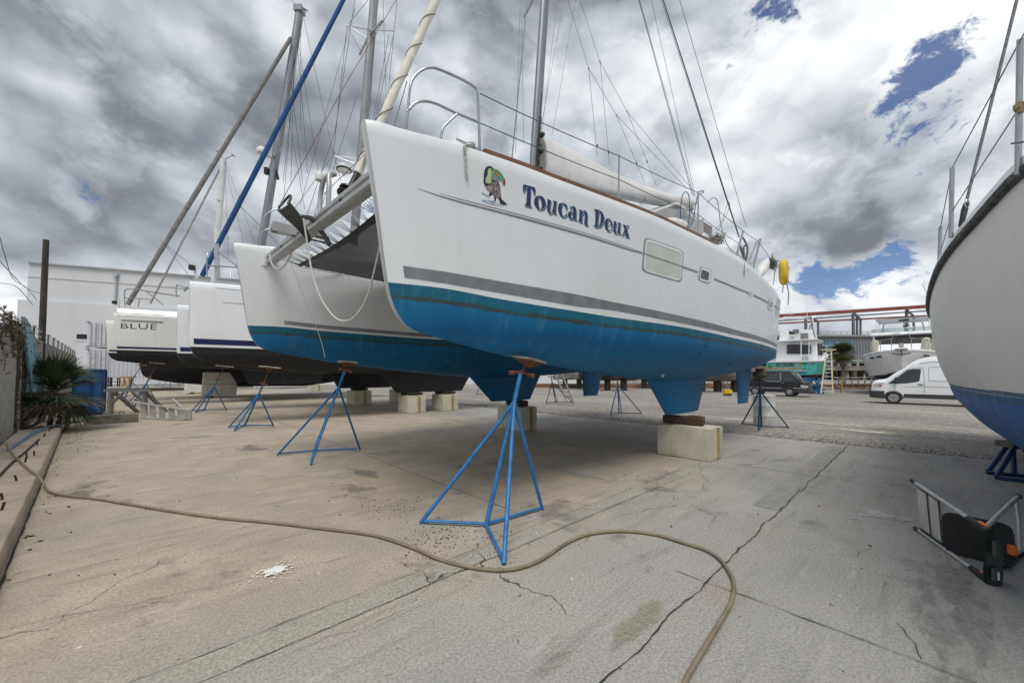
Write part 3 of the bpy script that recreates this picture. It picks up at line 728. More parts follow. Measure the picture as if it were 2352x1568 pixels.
# name
A = zc(2040, 710, 7.84); Bc = zc(2310, 800, 9.8)
LET = [(A, [[(150,135),(190,133),(300,165),(420,198),(522,242),(518,310),(505,400),(485,462),(472,400),(450,310),(420,255),(392,235),(380,260),(375,400),(365,600),(362,760),(385,790),(435,830),(300,805),(172,768),(215,750),(235,730),(250,650),(262,480),(272,330),(285,205),(262,205),(215,270),(163,385),(148,330),(142,240)]]),
 (A, [[(640,476),(720,490),(780,540),(818,610),(840,690),(840,760),(820,830),(780,880),(710,908),(640,902),(580,870),(525,800),(492,720),(483,650),(500,570),(540,510),(590,482)],[(640,512),(612,560),(603,640),(610,740),(630,830),(655,885),(690,888),(715,850),(726,780),(722,700),(703,610),(675,545)]]),
 (A, [[(872,566),(1012,633),(990,740),(975,860),(975,970),(992,1015),(1020,1000),(1058,910),(1080,800),(1095,690),(1085,650),(1045,618),(1202,665),(1175,690),(1160,780),(1150,900),(1150,1000),(1192,1046),(1072,1015),(1068,955),(1040,1015),(995,1042),(940,1010),(895,940),(884,850),(895,740),(908,630)]]),
 (A, [[(1512,790),(1505,840),(1475,922),(1455,850),(1430,770),(1385,728),(1348,760),(1327,850),(1327,950),(1342,1040),(1375,1105),(1410,1112),(1450,1080),(1488,1020),(1502,1050),(1480,1100),(1430,1136),(1360,1131),(1290,1080),(1245,1000),(1224,900),(1230,800),(1260,730),(1320,700),(1390,698),(1450,728)]]),
 (A, [[(1594,780),(1612,820),(1650,805),(1710,803),(1760,838),(1782,890),(1787,980),(1777,1100),(1777,1190),(1817,1236),(1690,1205),(1686,1172),(1650,1202),(1600,1190),(1550,1140),(1529,1080),(1535,1010),(1570,965),(1640,965),(1695,985),(1700,880),(1685,840),(1650,850),(1605,902)],[(1690,1008),(1640,1005),(1612,1040),(1610,1100),(1630,1150),(1660,1165),(1684,1140)]]),
 (A, [[(1853,884),(1977,940),(1970,1010),(2000,950),(2030,930),(2080,948),(2127,1010),(2132,1080),(2122,1200),(2117,1330),(2157,1400),(2030,1365),(2040,1290),(2050,1130),(2055,1020),(2040,965),(2005,1000),(1975,1080),(1962,1200),(1957,1265),(1987,1302),(1838,1258),(1872,1235),(1885,1100),(1890,940)]]),
 (Bc, [[(256,234),(350,237),(430,254),(540,310),(612,390),(657,500),(660,610),(632,740),(572,840),(490,917),(410,927),(320,906),(236,867),(290,860),(318,835),(330,600),(335,300)],[(490,310),(460,350),(440,520),(420,750),(415,900),(440,905),(480,850),(518,740),(538,600),(538,450),(523,350)]]),
 (Bc, [[(820,588),(890,608),(945,680),(977,770),(982,872),(880,857),(790,840),(787,900),(802,980),(842,1045),(890,1050),(940,1000),(965,935),(977,975),(952,1030),(890,1077),(830,1077),(760,1040),(708,960),(687,850),(691,740),(720,650),(770,600)],[(850,625),(815,660),(800,740),(800,824),(852,846),(913,844),(908,740),(888,660)]]),
 (Bc, [[(1010,679),(1147,730),(1127,830),(1107,950),(1102,1080),(1117,1150),(1150,1140),(1183,1050),(1203,930),(1218,800),(1180,735),(1327,778),(1297,800),(1277,920),(1272,1060),(1277,1150),(1307,1196),(1190,1165),(1193,1085),(1165,1152),(1120,1182),(1060,1140),(1021,1060),(1019,950),(1034,830),(1045,730)]]),
 (Bc, [[(1368,818),(1492,850),(1521,940),(1568,862),(1545,836),(1637,880),(1582,900),(1536,980),(1562,1080),(1602,1230),(1643,1312),(1473,1306),(1500,1270),(1477,1150),(1440,1132),(1402,1210),(1412,1252),(1318,1215),(1370,1200),(1440,1072),(1455,1040),(1430,930),(1405,860)]])]
m = MB()
for conv, loops in LET:
    k = 1 if conv is A else 1.25
    decal(H1, m, loops, conv, .0025, 0, (30 * k, 58 * k))
    decal(H1, m, loops, conv, .0040, 1, (7 * k, 13 * k))
    decal(H1, m, loops, conv, .0055, 2)
m.build('name_lettering', [mat('teal_vinyl', (.01, .135, .13), .4, 0, .1), mat('pale_blue_vinyl', (.55, .68, .72), .4, 0, .05), mat('ink_blue_vinyl', (.012, .022, .115), .4, 0, .1)], hull)
# toucan picture
C = zc(1880, 640, 8.71)
def bodymat():
    m, g, b, oc = base_mat('toucan_feathers')
    n = g.noise(oc, 32, 5, .7)
    cc = g.mix(g.ramp(n, .40, .60), (.035, .024, .024, 1), (.36, .30, .30, 1)); cc = g.mix(g.ramp(g.noise(oc, 20, 4), .54, .64), cc, (.15, .055, .045, 1))
    g.put(b.inputs['Base Color'], cc); b.inputs['Roughness'].default_value = .45; return m
TM = [mat('toucan_black', (.018, .018, .022), .4, 0, .3, 40), bodymat(), mat('toucan_bib', (.47, .57, .28), .45, 0, .12, 20), mat('toucan_green', (.07, .35, .12), .4, 0, .3, 25), mat('toucan_orange', (.52, .12, .06), .4, 0, .25, 30),
      mat('toucan_teal', (.06, .32, .30), .4, 0, .5, 25), mat('toucan_red', (.27, .012, .03), .4, 0, .2), mat('toucan_feet', (.10, .22, .33), .4, 0, .3, 30), mat('toucan_wash', (.40, .44, .50), .45, 0, .25, 14)]
m = MB()
def T(pts, lay, mi): decal(H1, m, [pts], C, .0025 + .0009 * lay, mi)
T([(485 + 345 * math.cos(k * .4189), 1385 + (60 + 0) * math.sin(k * .4189) + 90 * math.cos(k * .4189)) for k in range(15)], 0, 8)
T([(140,1045),(165,1035),(185,1052),(240,1085),(290,1115),(385,1120),(380,1137),(310,1135),(360,1190),(412,1232),(385,1225),(330,1180),(280,1130),(230,1105),(170,1090)], 1, 7)
T([(580,1300),(600,1318),(535,1340),(632,1390),(560,1392),(500,1352),(348,1330),(390,1310),(500,1325)], 1, 7)
T([(660,1195),(800,1180),(830,1270),(900,1330),(1022,1442),(985,1440),(1002,1467),(940,1430),(957,1487),(900,1440),(897,1482),(850,1430),(832,1452),(780,1430),(760,1350),(735,1270)], 1, 0)
T([(565,1150),(635,1175),(632,1300),(600,1327),(578,1300)], 1, 0); T([(430,1010),(510,1090),(460,1140),(400,1162),(380,1125),(410,1060)], 1, 0)
T([(490,470),(560,510),(640,570),(702,640),(747,740),(772,850),(787,1000),(797,1130),(802,1210),(720,1232),(660,1195),(630,1182),(570,1162),(510,1090),(440,1032),(400,1002),(340,950),(280,860),(265,800),(400,760),(470,690)], 2, 1)
T([(270,190),(330,140),(420,126),(490,158),(532,220),(522,300),(480,370),(490,430),(482,560),(470,700),(430,752),(300,832),(240,772),(203,690),(198,580),(213,540),(210,400),(230,280)], 3, 0)
T([(360,240),(420,205),(490,230),(510,290),(475,360),(470,420),(465,560),(455,680),(410,735),(320,725),(265,680),(262,600),(280,530),(320,480),(340,400),(340,300)], 4, 2)
T([(468 + 26 * math.cos(k * .785), 265 + 30 * math.sin(k * .785)) for k in range(8)], 5, 0)
T([(490,375),(540,395),(640,460),(750,540),(832,632),(800,662),(700,592),(600,512),(500,432)], 4, 5)
T([(530,213),(600,228),(700,278),(790,368),(870,468),(922,570),(880,602),(840,622),(790,540),(700,432),(600,332),(540,312),(515,345),(487,372),(520,300)], 5, 3)
T([(545,320),(610,325),(680,390),(772,490),(760,532),(680,472),(600,402),(550,372)], 6, 4)
T([(915,578),(942,640),(947,730),(925,808),(895,730),(860,635)], 6, 6); T([(830,655),(870,700),(907,832),(880,790),(850,720)], 5, 6)
m.build('toucan_emblem', TM, hull)
# keels and rudders
def keel(h, s0, s1, t0, t1, zbot, thick, nm, mats):
    m = MB(); rows = []
    for k in range(9):
        f = k / 8; z = lerp(h.zb((s0 + s1) / 2) + .16, zbot, f); a, b = lerp(s0, t0, f), lerp(s1, t1, f); th = thick * lerp(1, .72, f)
        rows.append([V((h.x0 + a + (b - a) * .5 * (1 - math.cos(q)), h.y0 + th * math.sin(q) * (1.25 - .5 * (.5 - .5 * math.cos(q))) , z)) for q in [2 * math.pi * j / 28 for j in range(28)]])
    m.loft(rows, True, True, True); n = len(m.v)
    return m.build(nm, mats, cat, 45, attr=('wl', [1.0 + .3 * 0 for k in range(n)]))
def keel_px(h, tl, tr, br, bl):
    r = []
    for (u, v) in (tl, tr, br, bl):
        o, d = ray_local(u, v); q = o + d * ((h.y0 - .10 - o.y) / d.y); r.append((q.x - h.x0, q.z))
    return r
KTL, KTR, KBR, KBL = keel_px(H1, (1487, 868), (1634, 869), (1614, 946), (1542, 949))
KZ = (KBR[1] + KBL[1]) / 2
keel(H1, KTL[0], KTR[0], KBL[0], KBR[0], KZ, .125, 'keel', AFB); keel(H2, KTL[0], KTR[0], KBL[0], KBR[0], KZ, .125, 'keel', AFB)
RTL, RTR, RBR, RBL = keel_px(H1, (1700, 860), (1735, 850), (1727, 925), (1704, 927))
for h in (H1, H2): keel(h, RTL[0], RTR[0], RBL[0] + .03, RBR[0], (RBR[1] + RBL[1]) / 2, .05, 'rudder', AFB)
if __name__ == '__main__': print('KEEL', KTL, KTR, KBR, KBL, 'RUD', RTL, RTR, RBR, RBL)
# crossbeam between the bows, with its groove
def beam_pt(y, dx=0, dz=0): return V((.10 + dx + SHX * .5 * y / SEP, y, 3.62 + dz))
BY0, BY1 = .12, SEP - .12
prof = [(-.055, .085), (.055, .085), (.07, .06), (.07, .02), (.05, .01), (.05, -.015), (.07, -.025), (.07, -.075), (.05, -.10), (-.05, -.10), (-.07, -.075), (-.07, -.025), (-.05, -.015), (-.05, .01), (-.07, .02), (-.07, .06)]
m = MB(); m.loft([[beam_pt(BY0, a, b) for a, b in prof], [beam_pt(BY1, a, b) for a, b in prof]], True, True, True)
cb = m.build('crossbeam', ALUG, cat)
MB().box(beam_pt(BY1 + .03, 0, .0), (.24, .16, .30)).build('beam_bracket', GEL, cb, bevel=.03); MB().box(beam_pt(BY0 - .03, 0, .0), (.24, .16, .30)).build('beam_bracket', GEL, cb, bevel=.03)
m = MB(); m.box(beam_pt(2.95, .3, -.01), (.5, .02, .02)); 
for y in (1.3, 2.2, 3.7): m.lathe([(.018, -.01), (.018, .012)], beam_pt(y, -.06, .0), (-1, 0, 0), 8)
m.build('bolt', BLACKP, cb)
# seagull striker arch, lamp and furling drum
for y in (2.15, 1.85):
    a = beam_pt(y, 0, .08); MB().tube(smooth_path([a, a + V((.01, .02, .30)), a + V((.03, (2.0 - y) * .55, .50)), a + V((.12, (2.0 - y) * .9, .55))]), .032, 8).build('striker_strut', ALUG, cb, 50)
DRUM = V((.34, 2.02, 4.04)); MT = L(P(1257, -560, 8.25))
def up_stay(t): return DRUM.lerp(MT, t)
ax = (MT - DRUM).normalized()
fs = MB(); n = 60
fs.tube([up_stay(.030 + .93 * k / n) for k in range(n + 1)], [.055 + .014 * math.sin(math.pi * min(1, k / n * 1.1)) + .004 * math.sin(k * 1.9) for k in range(n + 1)], 12)
furl = fs.build('furled_sail', CANVAS, cat, 60)
side = ax.orthogonal().normalized(); bn = ax.cross(side)
m = MB(); hel = []
for k in range(600):
    a = k * .23; hel.append(up_stay(.03 + .93 * k / 600) + (side * math.cos(a * .75) + bn * math.sin(a * .75)) * (.062 + .014 * math.sin(math.pi * min(1, k / 600 * 1.1))))
m.tube(hel, .0055, 4)
for q in range(26):
    a0 = q * .9; t0 = .375 + .0011 * q; m.tube([up_stay(t0) + (side * math.cos(a) + bn * math.sin(a)) * .083 + ax * .01 * math.sin(a + a0) for a in [k * .7 for k in range(10)]], .006, 4)
m.build('sail_lashing', mat('dark_cord', (.085, .08, .072), .9), furl)
MB().tube([up_stay(.004), up_stay(.032)], [.05, .042], 10).build('torque_tube', BLACKP, furl, 50)
MB().lathe([(.02, -.20), (.035, -.18), (.06, -.14), (.045, -.12), (.05, -.03), (.135, -.02), (.14, .0), (.09, .015), (.085, .05), (.135, .06), (.13, .085), (.05, .11)], DRUM, ax, 20).build('furler_drum', BLACKP, furl, 40)
MB().tube([beam_pt(2.02, .05, .08), DRUM - ax * .16], .018, 8).build('tack_strop', STEEL, furl, 50)
lamp = L(P(733, 406, 5.05))
MB().lathe([(.03, -.055), (.05, -.05), (.053, .045), (.045, .055)], lamp, (0, 0, 1), 14).build('deck_lamp', WHITEPL, cat, 40)
# trampoline net, its black bolt rope and zigzag lashing
NX0, NX1 = .34, 3.5
m = MB(); m.loft([[V((NX0 + .05 * math.sin(math.pi * j / 12) + (NX1 - NX0) * i / 16, .42 + (SEP - .95) * j / 12, 3.52 - .10 * math.sin(math.pi * j / 12) * math.sin(math.pi * (.15 + .7 * i / 16)) - .004 * i)) for j in range(13)] for i in range(17)])
tr = m.build('trampoline', NET, cat)
edge = [V((NX0 + .05 * math.sin(math.pi * j / 24), .42 + (SEP - .95) * j / 24, 3.52 - .045 * math.sin(math.pi * j / 24))) for j in range(25)]
MB().loft([[p + V((-.035, 0, .01)) for p in edge], [p + V((.0, 0, -.028)) for p in edge], [p + V((.05, 0, -.012)) for p in edge], [p + V((.0, 0, .016)) for p in edge]] + [[p + V((-.035, 0, .01)) for p in edge]]).build('net_hem', BLACKP, tr, 60)
m = MB()
for k in range(15):
    y = .55 + (SEP - 1.1) * k / 14; e0 = V((NX0 + .02 * math.sin(math.pi * k / 14), y, 3.51 - .04 * math.sin(math.pi * k / 14)))
    for dy in (-.12, -.045, .03, .11): m.tube([beam_pt(y + dy, .07, -.03), e0 + V((0, dy * .2, 0))], .0036, 4)
m.build('net_lashing', WIREB, tr); m = MB()
for k in range(24):
    x = NX0 + .1 + (NX1 - NX0 - .2) * k / 24; zz = 3.50
    for yy, sg in ((SEP - .52, 1), (.42, -1)): m.tube([V((x, yy, zz)), V((x + .06, yy + sg * .13, zz + .05))], .005, 4); m.tube([V((x + .06, yy + sg * .13, zz + .05)), V((x + .12, yy, zz))], .005, 4)
m.build('net_lashing', WIREB, tr)
m = MB(); 
for yy in (SEP - .38,): m.tube([V((x * .25 + .3, yy, 3.53)) for x in range(14)], .012, 6)
m.build('side_rail', WHITEPL, tr)
# bridge deck and cabin
m = MB(); secs = []
for x, zt, zl in ((3.4, 3.50, 3.34), (3.7, 3.62, 3.08), (4.6, 3.75, 2.98), (10.6, 3.6, 2.92), (11.2, 3.3, 2.95)):
    secs.append([V((x, .3, zl + .35)), V((x, .75, zl)), V((x, SEP - .85, zl)), V((x, SEP - .3, zl + .35)), V((x, SEP - .3, zt)), V((x, .3, zt))])
m.loft(secs, True, True, True); m.build('bridge_deck', GEL, cat, 30)
m = MB(); secs = []
for x, w_, zt in ((3.9, 1.2, 3.8), (4.35, 1.5, 4.12), (5.0, 1.62, 4.44), (6.2, 1.7, 4.60), (8.0, 1.7, 4.55), (8.3, 1.68, 3.7)):
    c = SEP / 2; secs.append([V((x, c - w_ - .2, 3.5)), V((x, c - w_, lerp(3.5, zt, .8))), V((x, c - w_ * .8, zt)), V((x, c + w_ * .8, zt)), V((x, c + w_, lerp(3.5, zt, .8))), V((x, c + w_ + .2, 3.5))])
m.loft(secs, True, True, True); cab = m.build('cabin', GELW, cat, 35)
m = MB()
for k in range(5): x = 5.0 + k * .62; m.box((x, SEP / 2 - 1.79, 4.05), (.5, .03, .34), (0, 0, 0))
m.build('window', SMOKE, cab)
# toe rail
tr_px = [(1115, 348.5), (1202.6, 377), (1283, 408), (1395, 449.5), (1506.5, 493), (1590, 532), (1650, 562.5)]
m = MB(); rows = []
for u, v in [(lerp(a[0], b[0], k / 8), lerp(a[1], b[1], k / 8)) for a, b in zip(tr_px, tr_px[1:]) for k in range(8)]:
    s, z = H1.hit(u, v, ws); p = H1.pt(s, H1.zs(s) - .01, -1, -.02)
    rows.append([p + V((0, -.012, .0)), p + V((0, -.012, .045)), p + V((0, .03, .048)), p + V((0, .03, .0))])
m.loft(rows, True, True, True).build('toe_rail', TEAK, cat)
# bow rails
sa_, za_ = H1.hit(933, 292, ws); sb_, zb_3 = H1.hit(1102, 345, ws)
DA, DBr = (YM @ H1.pt(sa_, H1.zs(sa_) - .01, -1, -.04)).y, (YM @ H1.pt(sb_, H1.zs(sb_) - .01, -1, -.06)).y
def rail_px(pts): return [L(P(u, v, lerp(DA, DBr, (u - 933) / 169))) for u, v in pts]
RAILS = [rail_px(q) for q in ([(933, 294), (938, 240), (943, 197), (953, 175), (972, 160), (988, 156), (1008, 159.5), (1052, 178.6), (1085, 197), (1095.6, 210.4), (1099, 250), (1102, 346)],
    [(935, 256), (955, 237), (975, 233), (1002, 239), (1045, 259), (1099, 281)], [(1012, 318), (1018, 294), (1030, 281), (1049, 263)])]
def bow_rail(dx, dy):
    m = MB()
    for q, r in zip(RAILS, (.0135, .0135, .0125)): m.tube(smooth_path([p + V((dx, dy, 0)) for p in q], 5), r, 8)
    return m.build('bow_rail', STEEL, cat, 60), RAILS[0][0] + V((dx, dy, 0)), RAILS[0][-1] + V((dx, dy, 0))
br, ra, rb = bow_rail(0, 0); br2, ra2, rb2 = bow_rail(SHX, SEP)
# stanchions and lifelines
st_px = [(1427, 463, 1437, 359), (1609, 540, 1631, 443)]
posts = []
for u0, v0, u1, v1 in st_px:
    s, z = H1.hit(u0, v0, ws); p = H1.pt(s, H1.zs(s) - .01, -1, -.04); q = L(P(u1, v1, (YM @ p).y)); q = V((p.x, p.y - .01, q.z))
    MB().tube([p, q], .0125, 8).lathe([(.016, 0), (.018, .03), (.004, .04)], q - V((0, 0, .02)), (0, 0, 1), 8).build('stanchion', STEEL, cat, 50); posts.append((p, q))
for u0, v0, u1, v1 in ((1697, 588, 1707, 530), (1735, 619, 1746, 549), (1722, 606, 1740, 552)):
    s, z = H1.hit(u0, v0, ws); p = H1.pt(s, H1.zs(s) - .01, -1, -.05); q = L(P(u1, v1, (YM @ p).y + .05))
    MB().tube([p, q], .022, 8).build('gate_post', STEEL, cat, 50); posts.append((p, q))
tops = [rb + V((0, 0, .60))] + [posts[0][1], posts[1][1], posts[2][1], posts[4][1]]
lows = [rb + V((0, 0, .29))] + [posts[0][0].lerp(posts[0][1], .5), posts[1][0].lerp(posts[1][1], .5), posts[2][0].lerp(posts[2][1], .5)]
aft = L(P(1785, 612, (YM @ posts[4][1]).y + 1.0))
m = MB()
for a, b in zip(tops, tops[1:] + [aft]): m.tube(sag(a, b, .02, 6), .0055, 5)
m.build('lifeline', WIRE, cat); m = MB()
for a, b in zip(lows, lows[1:]): m.tube(sag(a, b, .015, 6), .0055, 5)
m.build('lifeline', WIRE, cat); m = MB(); m.tube([ra + V((.0, 0, .44)), L(P(905, 290, 4.6)), beam_pt(2.2, .05, .4)], .004, 5); m.build('lifeline', WIRE, cat)
# cleat with its knotted tail
cl = V(H1.pt(1.02, H1.zs(1.02), -1, -.09)); cl.z += .03
MB().tube([cl + V((-.19, 0, .028)), cl + V((-.06, 0, .03)), cl + V((.06, 0, .03)), cl + V((.19, 0, .028))], [.009, .017, .017, .009], 8).box(cl + V((-.05, 0, 0)), (.03, .03, .06)).box(cl + V((.05, 0, 0)), (.03, .03, .06)).build('cleat', ALU, cat, 40)
# mast, boom, sail cover
MB0 = L(P(1214, 400, 8.2)); MB0.z = 4.3
mp = MB(); ma = L(P(1214, 390, 8.2)); dirm = (L(P(1239, 20, 8.2)) - ma).normalized()
ctr = [MB0 + dirm * k for k in (0, 1.5, 3.0, 6, 9, 11.9)]
mp.loft([[c + V((.115 * math.cos(q), .075 * math.sin(q), 0)) for q in [2 * math.pi * j / 18 for j in range(18)]] for c in ctr], True, True, True)
mast = mp.build('mast', SPAR, cat, 50)
m = MB()
for z in (1.75, 2.15, 2.5): c = MB0 + dirm * z; m.lathe([(.02, 0), (.055, .01), (.06, .08), (.03, .12)], c + V((.06, -.05, 0)), (.4, -1, 0), 12)
for k in range(5): m.tube([MB0 + dirm * 1.6 + V((-.02 + .03 * k, -.085, 0)), MB0 + dirm * (2.4 + .5 * (k % 3)) + V((-.02 + .02 * k, -.08, 0))], .008, 5)
m.build('halyard_winch', BLACKP, mast, 50)
for z in (6.2, 9.0):
    c = MB0 + dirm * z; MB().bar(c, c + V((.45, -1.15, .05)), .06, .025).bar(c, c + V((.45, 1.15, .05)), .06, .025).build('spreader', ALU, mast)
BA, BB = MB0 + V((.16, -.05, 1.55)), L(P(1588, 480, 10.9))
MB().tube([BA, BB], .085, 12).build('boom', SPARG, cat, 50)
m = MB(); rows = []
cov_top = [(1243, 309, 8.3), (1275, 325, 8.5), (1330, 352, 8.9), (1400, 392, 9.4), (1470, 423, 9.95), (1530, 443, 10.4), (1584, 452, 10.85), (1592, 462, 10.95)]
cov_bot = [(1250, 398, 8.35), (1275, 410, 8.5), (1330, 432, 8.9), (1400, 452, 9.4), (1470, 458, 9.95), (1530, 466, 10.4), (1582, 478, 10.85), (1590, 474, 10.95)]
for i in range(43):
    f = i / 42 * 7; k = min(6, int(f)); t = f - k
    a = L(P(*[lerp(p, q, t) for p, q in zip(cov_top[k], cov_top[k + 1])])); b = L(P(*[lerp(p, q, t) for p, q in zip(cov_bot[k], cov_bot[k + 1])]))
    h_ = a.z - b.z; row = []
    for q in range(18):
        an = 2 * math.pi * q / 18; yy = math.sin(an); zz = .5 - .5 * math.cos(an)
        wd_ = (.13 + .03 * noise.noise(V((i * .35, q * .6, 0)))) * (1.0 if zz < .8 else .8)
        p = b.lerp(a, zz); row.append(p + V((-.1 * yy * wd_, yy * wd_ * (1.15 - .45 * zz), .012 * noise.noise(V((i * .6, q, 3))))))
    rows.append(row)
m.loft(rows, True, True, True); cov = m.build('sail_cover', CLOTH, cat, 70)
m = MB()
for t in (.18, .4, .62, .8): c = BA.lerp(BB, t); m.tube([c + V((0, .09 * math.sin(q), -.09 * math.cos(q))) for q in [k * .7 for k in range(9)]], .012, 5)
m.build('cover_strap', GREYCV, cov)
m = MB(); rng2 = random.Random(5); c = MB0 + V((.20, -.10, 1.62))
for k in range(16):
    m.tube(smooth_path([c + V((rng2.uniform(-.06, .10), rng2.uniform(-.12, .06), rng2.uniform(-.35, .75))) for q in range(5)], 5), .010, 5)
m.build('halyard_coil', mat('dirty_line', (.24, .23, .21), .9, 0, .5, 30), mast, 60)
MB().box(c + V((.05, 0, .25)), (.22, .18, .55)).build('stack_pack_end', GREYCV, mast, bevel=.04)
# cockpit dodger, bimini frame seen over the deck edge
m = MB(); d0 = L(P(1500, 478, 9.9)); d1 = L(P(1560, 466, 10.3)); d2 = L(P(1575, 472, 10.5)); d3 = L(P(1602, 500, 10.7)); d4 = L(P(1500, 500, 9.9))
def th(pts, t): return pts
mp = MB(); rows = []
for yo in (0, .5, 1.2, 2.2): rows.append([p + V((0, yo, .02 * yo)) for p in (d4 - V((0, 0, .25)), d0, d1, d2, d3, d3 - V((0, 0, .5)))])
mp.loft(rows); dod = mp.build('dodger', CLOTH, cat, 30)
pane = MB(); q0, q1, q2, q3 = L(P(1556, 482, 10.25)), L(P(1572, 476, 10.35)), L(P(1600, 503, 10.55)), L(P(1550, 503, 10.2))
pane.prism([q0, q1, q2, q3], (0, -.006, 0)); pane.build('window', mat('clear_vinyl', (.30, .31, .34), .15, 0, .3, 6), dod)
m = MB(); m.tube(smooth_path([L(P(1498, 487, 9.85)), L(P(1530, 476, 10.0)), L(P(1558, 468.5, 10.1)), L(P(1582, 490, 10.2)), L(P(1604, 508, 10.3))], 6), .028, 8)
m.build('dodger_frame', WHITEPL, dod, 60)
mp = MB(); mp.loft([[L(P(1588 + 28 * f, 500 + 10 * math.sin(3.1 * f) + 34 * g_, 10.6 + .35 * g_)) for f in (0, .25, .5, .75, 1)] for g_ in (0, .35, .7, 1)]); mp.build('side_curtain', CLOTH, dod, 60)
mp = MB(); mp.loft([[L(P(1606 + 30 * f, 503 + 18 * f + 24 * g_, 11.4)) for f in (0, .3, .65, 1)] for g_ in (0, .5, 1)]); mp.build('bimini_flap', GREYCV, dod, 60)
# standing and running rigging
CH = L(P(1700, 545, 10.0))
def rig(pts, r, matl, nm='stay'):
    return MB().tube([L(P(*p)) if len(p) == 3 and p[2] > 2 and not isinstance(p, V) else p for p in pts], r, 5).build(nm, matl, cat)
MTOP = (1262, -700, 8.3)
rig([(1698, 545, 10.0), (1523, 0, 9.05), (1330, -620, 8.35)], .014, WIRE, 'shroud'); rig([(1695, 540, 10.0), (1519, 0, 9.05), (1325, -620, 8.35)], .006, WIRE, 'shroud')
rig([(1714, 521, 10.2), (1561, 0, 9.2), (1390, -600, 8.4)], .006, WIRE, 'shroud')
rig([(1590, 447, 10.9), (1467, 0, 9.6), (1290, -640, 8.3)], .008, WIRE, 'topping_lift'); rig([(1594, 450, 10.9), (1469, 0, 9.6), (1292, -640, 8.3)], .006, WIRE, 'topping_lift'); rig([(1597, 452, 10.9), (1496, 0, 9.7), (1350, -640, 8.4)], .005, WIRE, 'topping_lift')
rig([(1176, 362, 7.9), (1211, 0, 8.0), (1250, -400, 8.2)], .011, WIRE, 'shroud'); rig([(1184, 352, 8.1), (1195, 0, 8.1), (1215, -500, 8.2)], .004, WIRE, 'halyard'); rig([(1203, 330, 8.15), (1197, 0, 8.15)], .004, WIRE, 'halyard')
for a in (((1245, 300, 8.3), (1280, 0, 8.3), (1340, -500, 8.3)), ((1268, 310, 8.4), (1322, 0, 8.4)), ((1237, 305, 8.25), (1254, 0, 8.25)), ((1241, 300, 8.25), (1296, 0, 8.3))): rig(a, .004, WIRE, 'halyard')
lz = [[(1304, 0, 9), (1352, 157, 9)], [(1352, 157, 9), (1372, 362, 9)], [(1352, 157, 9), (1416, 265, 9.6)], [(1416, 265, 9.6), (1481, 420, 9.9)], [(1416, 265, 9.6), (1576, 432, 10.6)], [(1332, 0, 9.3), (1378, 142, 9.3)], [(1378, 142, 9.3), (1400, 378, 9.3)], [(1378, 142, 9.3), (1440, 256, 9.8)], [(1440, 256, 9.8), (1508, 426, 10.2)], [(1440, 256, 9.8), (1594, 440, 10.8)], [(1296, -30, 8.9), (1304, 0, 9)]]
m = MB()
for a, b in lz: m.tube([L(P(*a)), L(P(*b))], .0045, 4)
for q in ((1352, 157, 9), (1416, 265, 9.6), (1378, 142, 9.3), (1440, 256, 9.8)): m.sphere(L(P(*q)), .018, 6, 4)
for q in ((1372, 335, 9), (1398, 350, 9.3), (1462, 375, 9.9), (1486, 371, 10.2)): m.box(L(P(*q)), (.03, .02, .07))
m.build('lazy_jack', WIRE, cat)
MB().tube([L(P(1698, 560, 10.0)), L(P(1712, 600, 10.0))], .03, 8).tube(smooth_path([L(P(1706, 545, 9.95)), L(P(1717, 570, 9.95)), L(P(1712, 598, 9.95)), L(P(1708, 570, 9.9)), L(P(1716, 560, 9.9))]), .022, 6).build('turnbuckle', mat('dark_fitting', (.14, .13, .125), .6, .3, .4, 20), cat, 50)
s_, z_ = H1.hit(1709, 618); c = H1.pt(s_, z_, -1, .006); MB().box(c, (.035, .012, .30)).build('chainplate', STEEL, cat, bevel=.004)
# anchor on its roller
RA = beam_pt(2.95, -.06, .02)
m = MB(); m.box(RA + V((-.10, -.06, .03)), (.42, .012, .13)).box(RA + V((-.10, .06, .03)), (.42, .012, .13)).lathe([(.045, -.055), (.03, 0), (.045, .055)], RA + V((-.28, 0, .02)), (0, 1, 0), 12).box(RA + V((.2, 0, .05)), (.5, .12, .03))
m.build('anchor_roller', ALUG, cat)
an = MB(); f1 = L(P(690, 522, 4.92)); tip = L(P(714, 552, 5.12)); f0 = L(P(646, 478, 4.70))
up = V((0, 0, 1)); ax_ = (f1 - f0).normalized(); sd_ = ax_.cross(up).normalized(); nn = sd_.cross(ax_)
an.loft([[c + sd_ * w - nn * (d * abs(w) / .2) * 0 + nn * h for w, h in ((-wd_, hh), (-wd_ * .5, -.03), (0, -.055), (wd_ * .5, -.03), (wd_, hh), (wd_ * .5, .0), (0, -.02), (-wd_ * .5, .0))] for c, wd_, hh, d in ((f0, .125, .07, 0), (f0.lerp(f1, .45), .11, .065, 0), (f1, .065, .04, 0), (tip, .02, .01, 0))], True, True, True)
anc = an.build('anchor', GALV, cat, 35)
MB().tube(smooth_path([f0 + sd_ * .095 + nn * .05, f0 + sd_ * .09 + nn * .15 - ax_ * .02, f0 + nn * .22 - ax_ * .02, f0 - sd_ * .09 + nn * .15, f0 - sd_ * .095 + nn * .05], 6), .015, 8).build('roll_bar', GALV, anc, 60)
sh = [f0.lerp(f1, .55) + nn * .0, f0.lerp(f1, .5) + nn * .17 + ax_ * .12, f1 + nn * .22 + ax_ * .1, f1 + nn * .14 + ax_ * .42]
m = MB(); m.loft([[p - sd_ * .011 - nn * .035, p - sd_ * .011 + nn * .035, p + sd_ * .011 + nn * .035, p + sd_ * .011 - nn * .035] for p in smooth_path(sh, 5)], True, True, True); m.build('shank', GALV, anc)
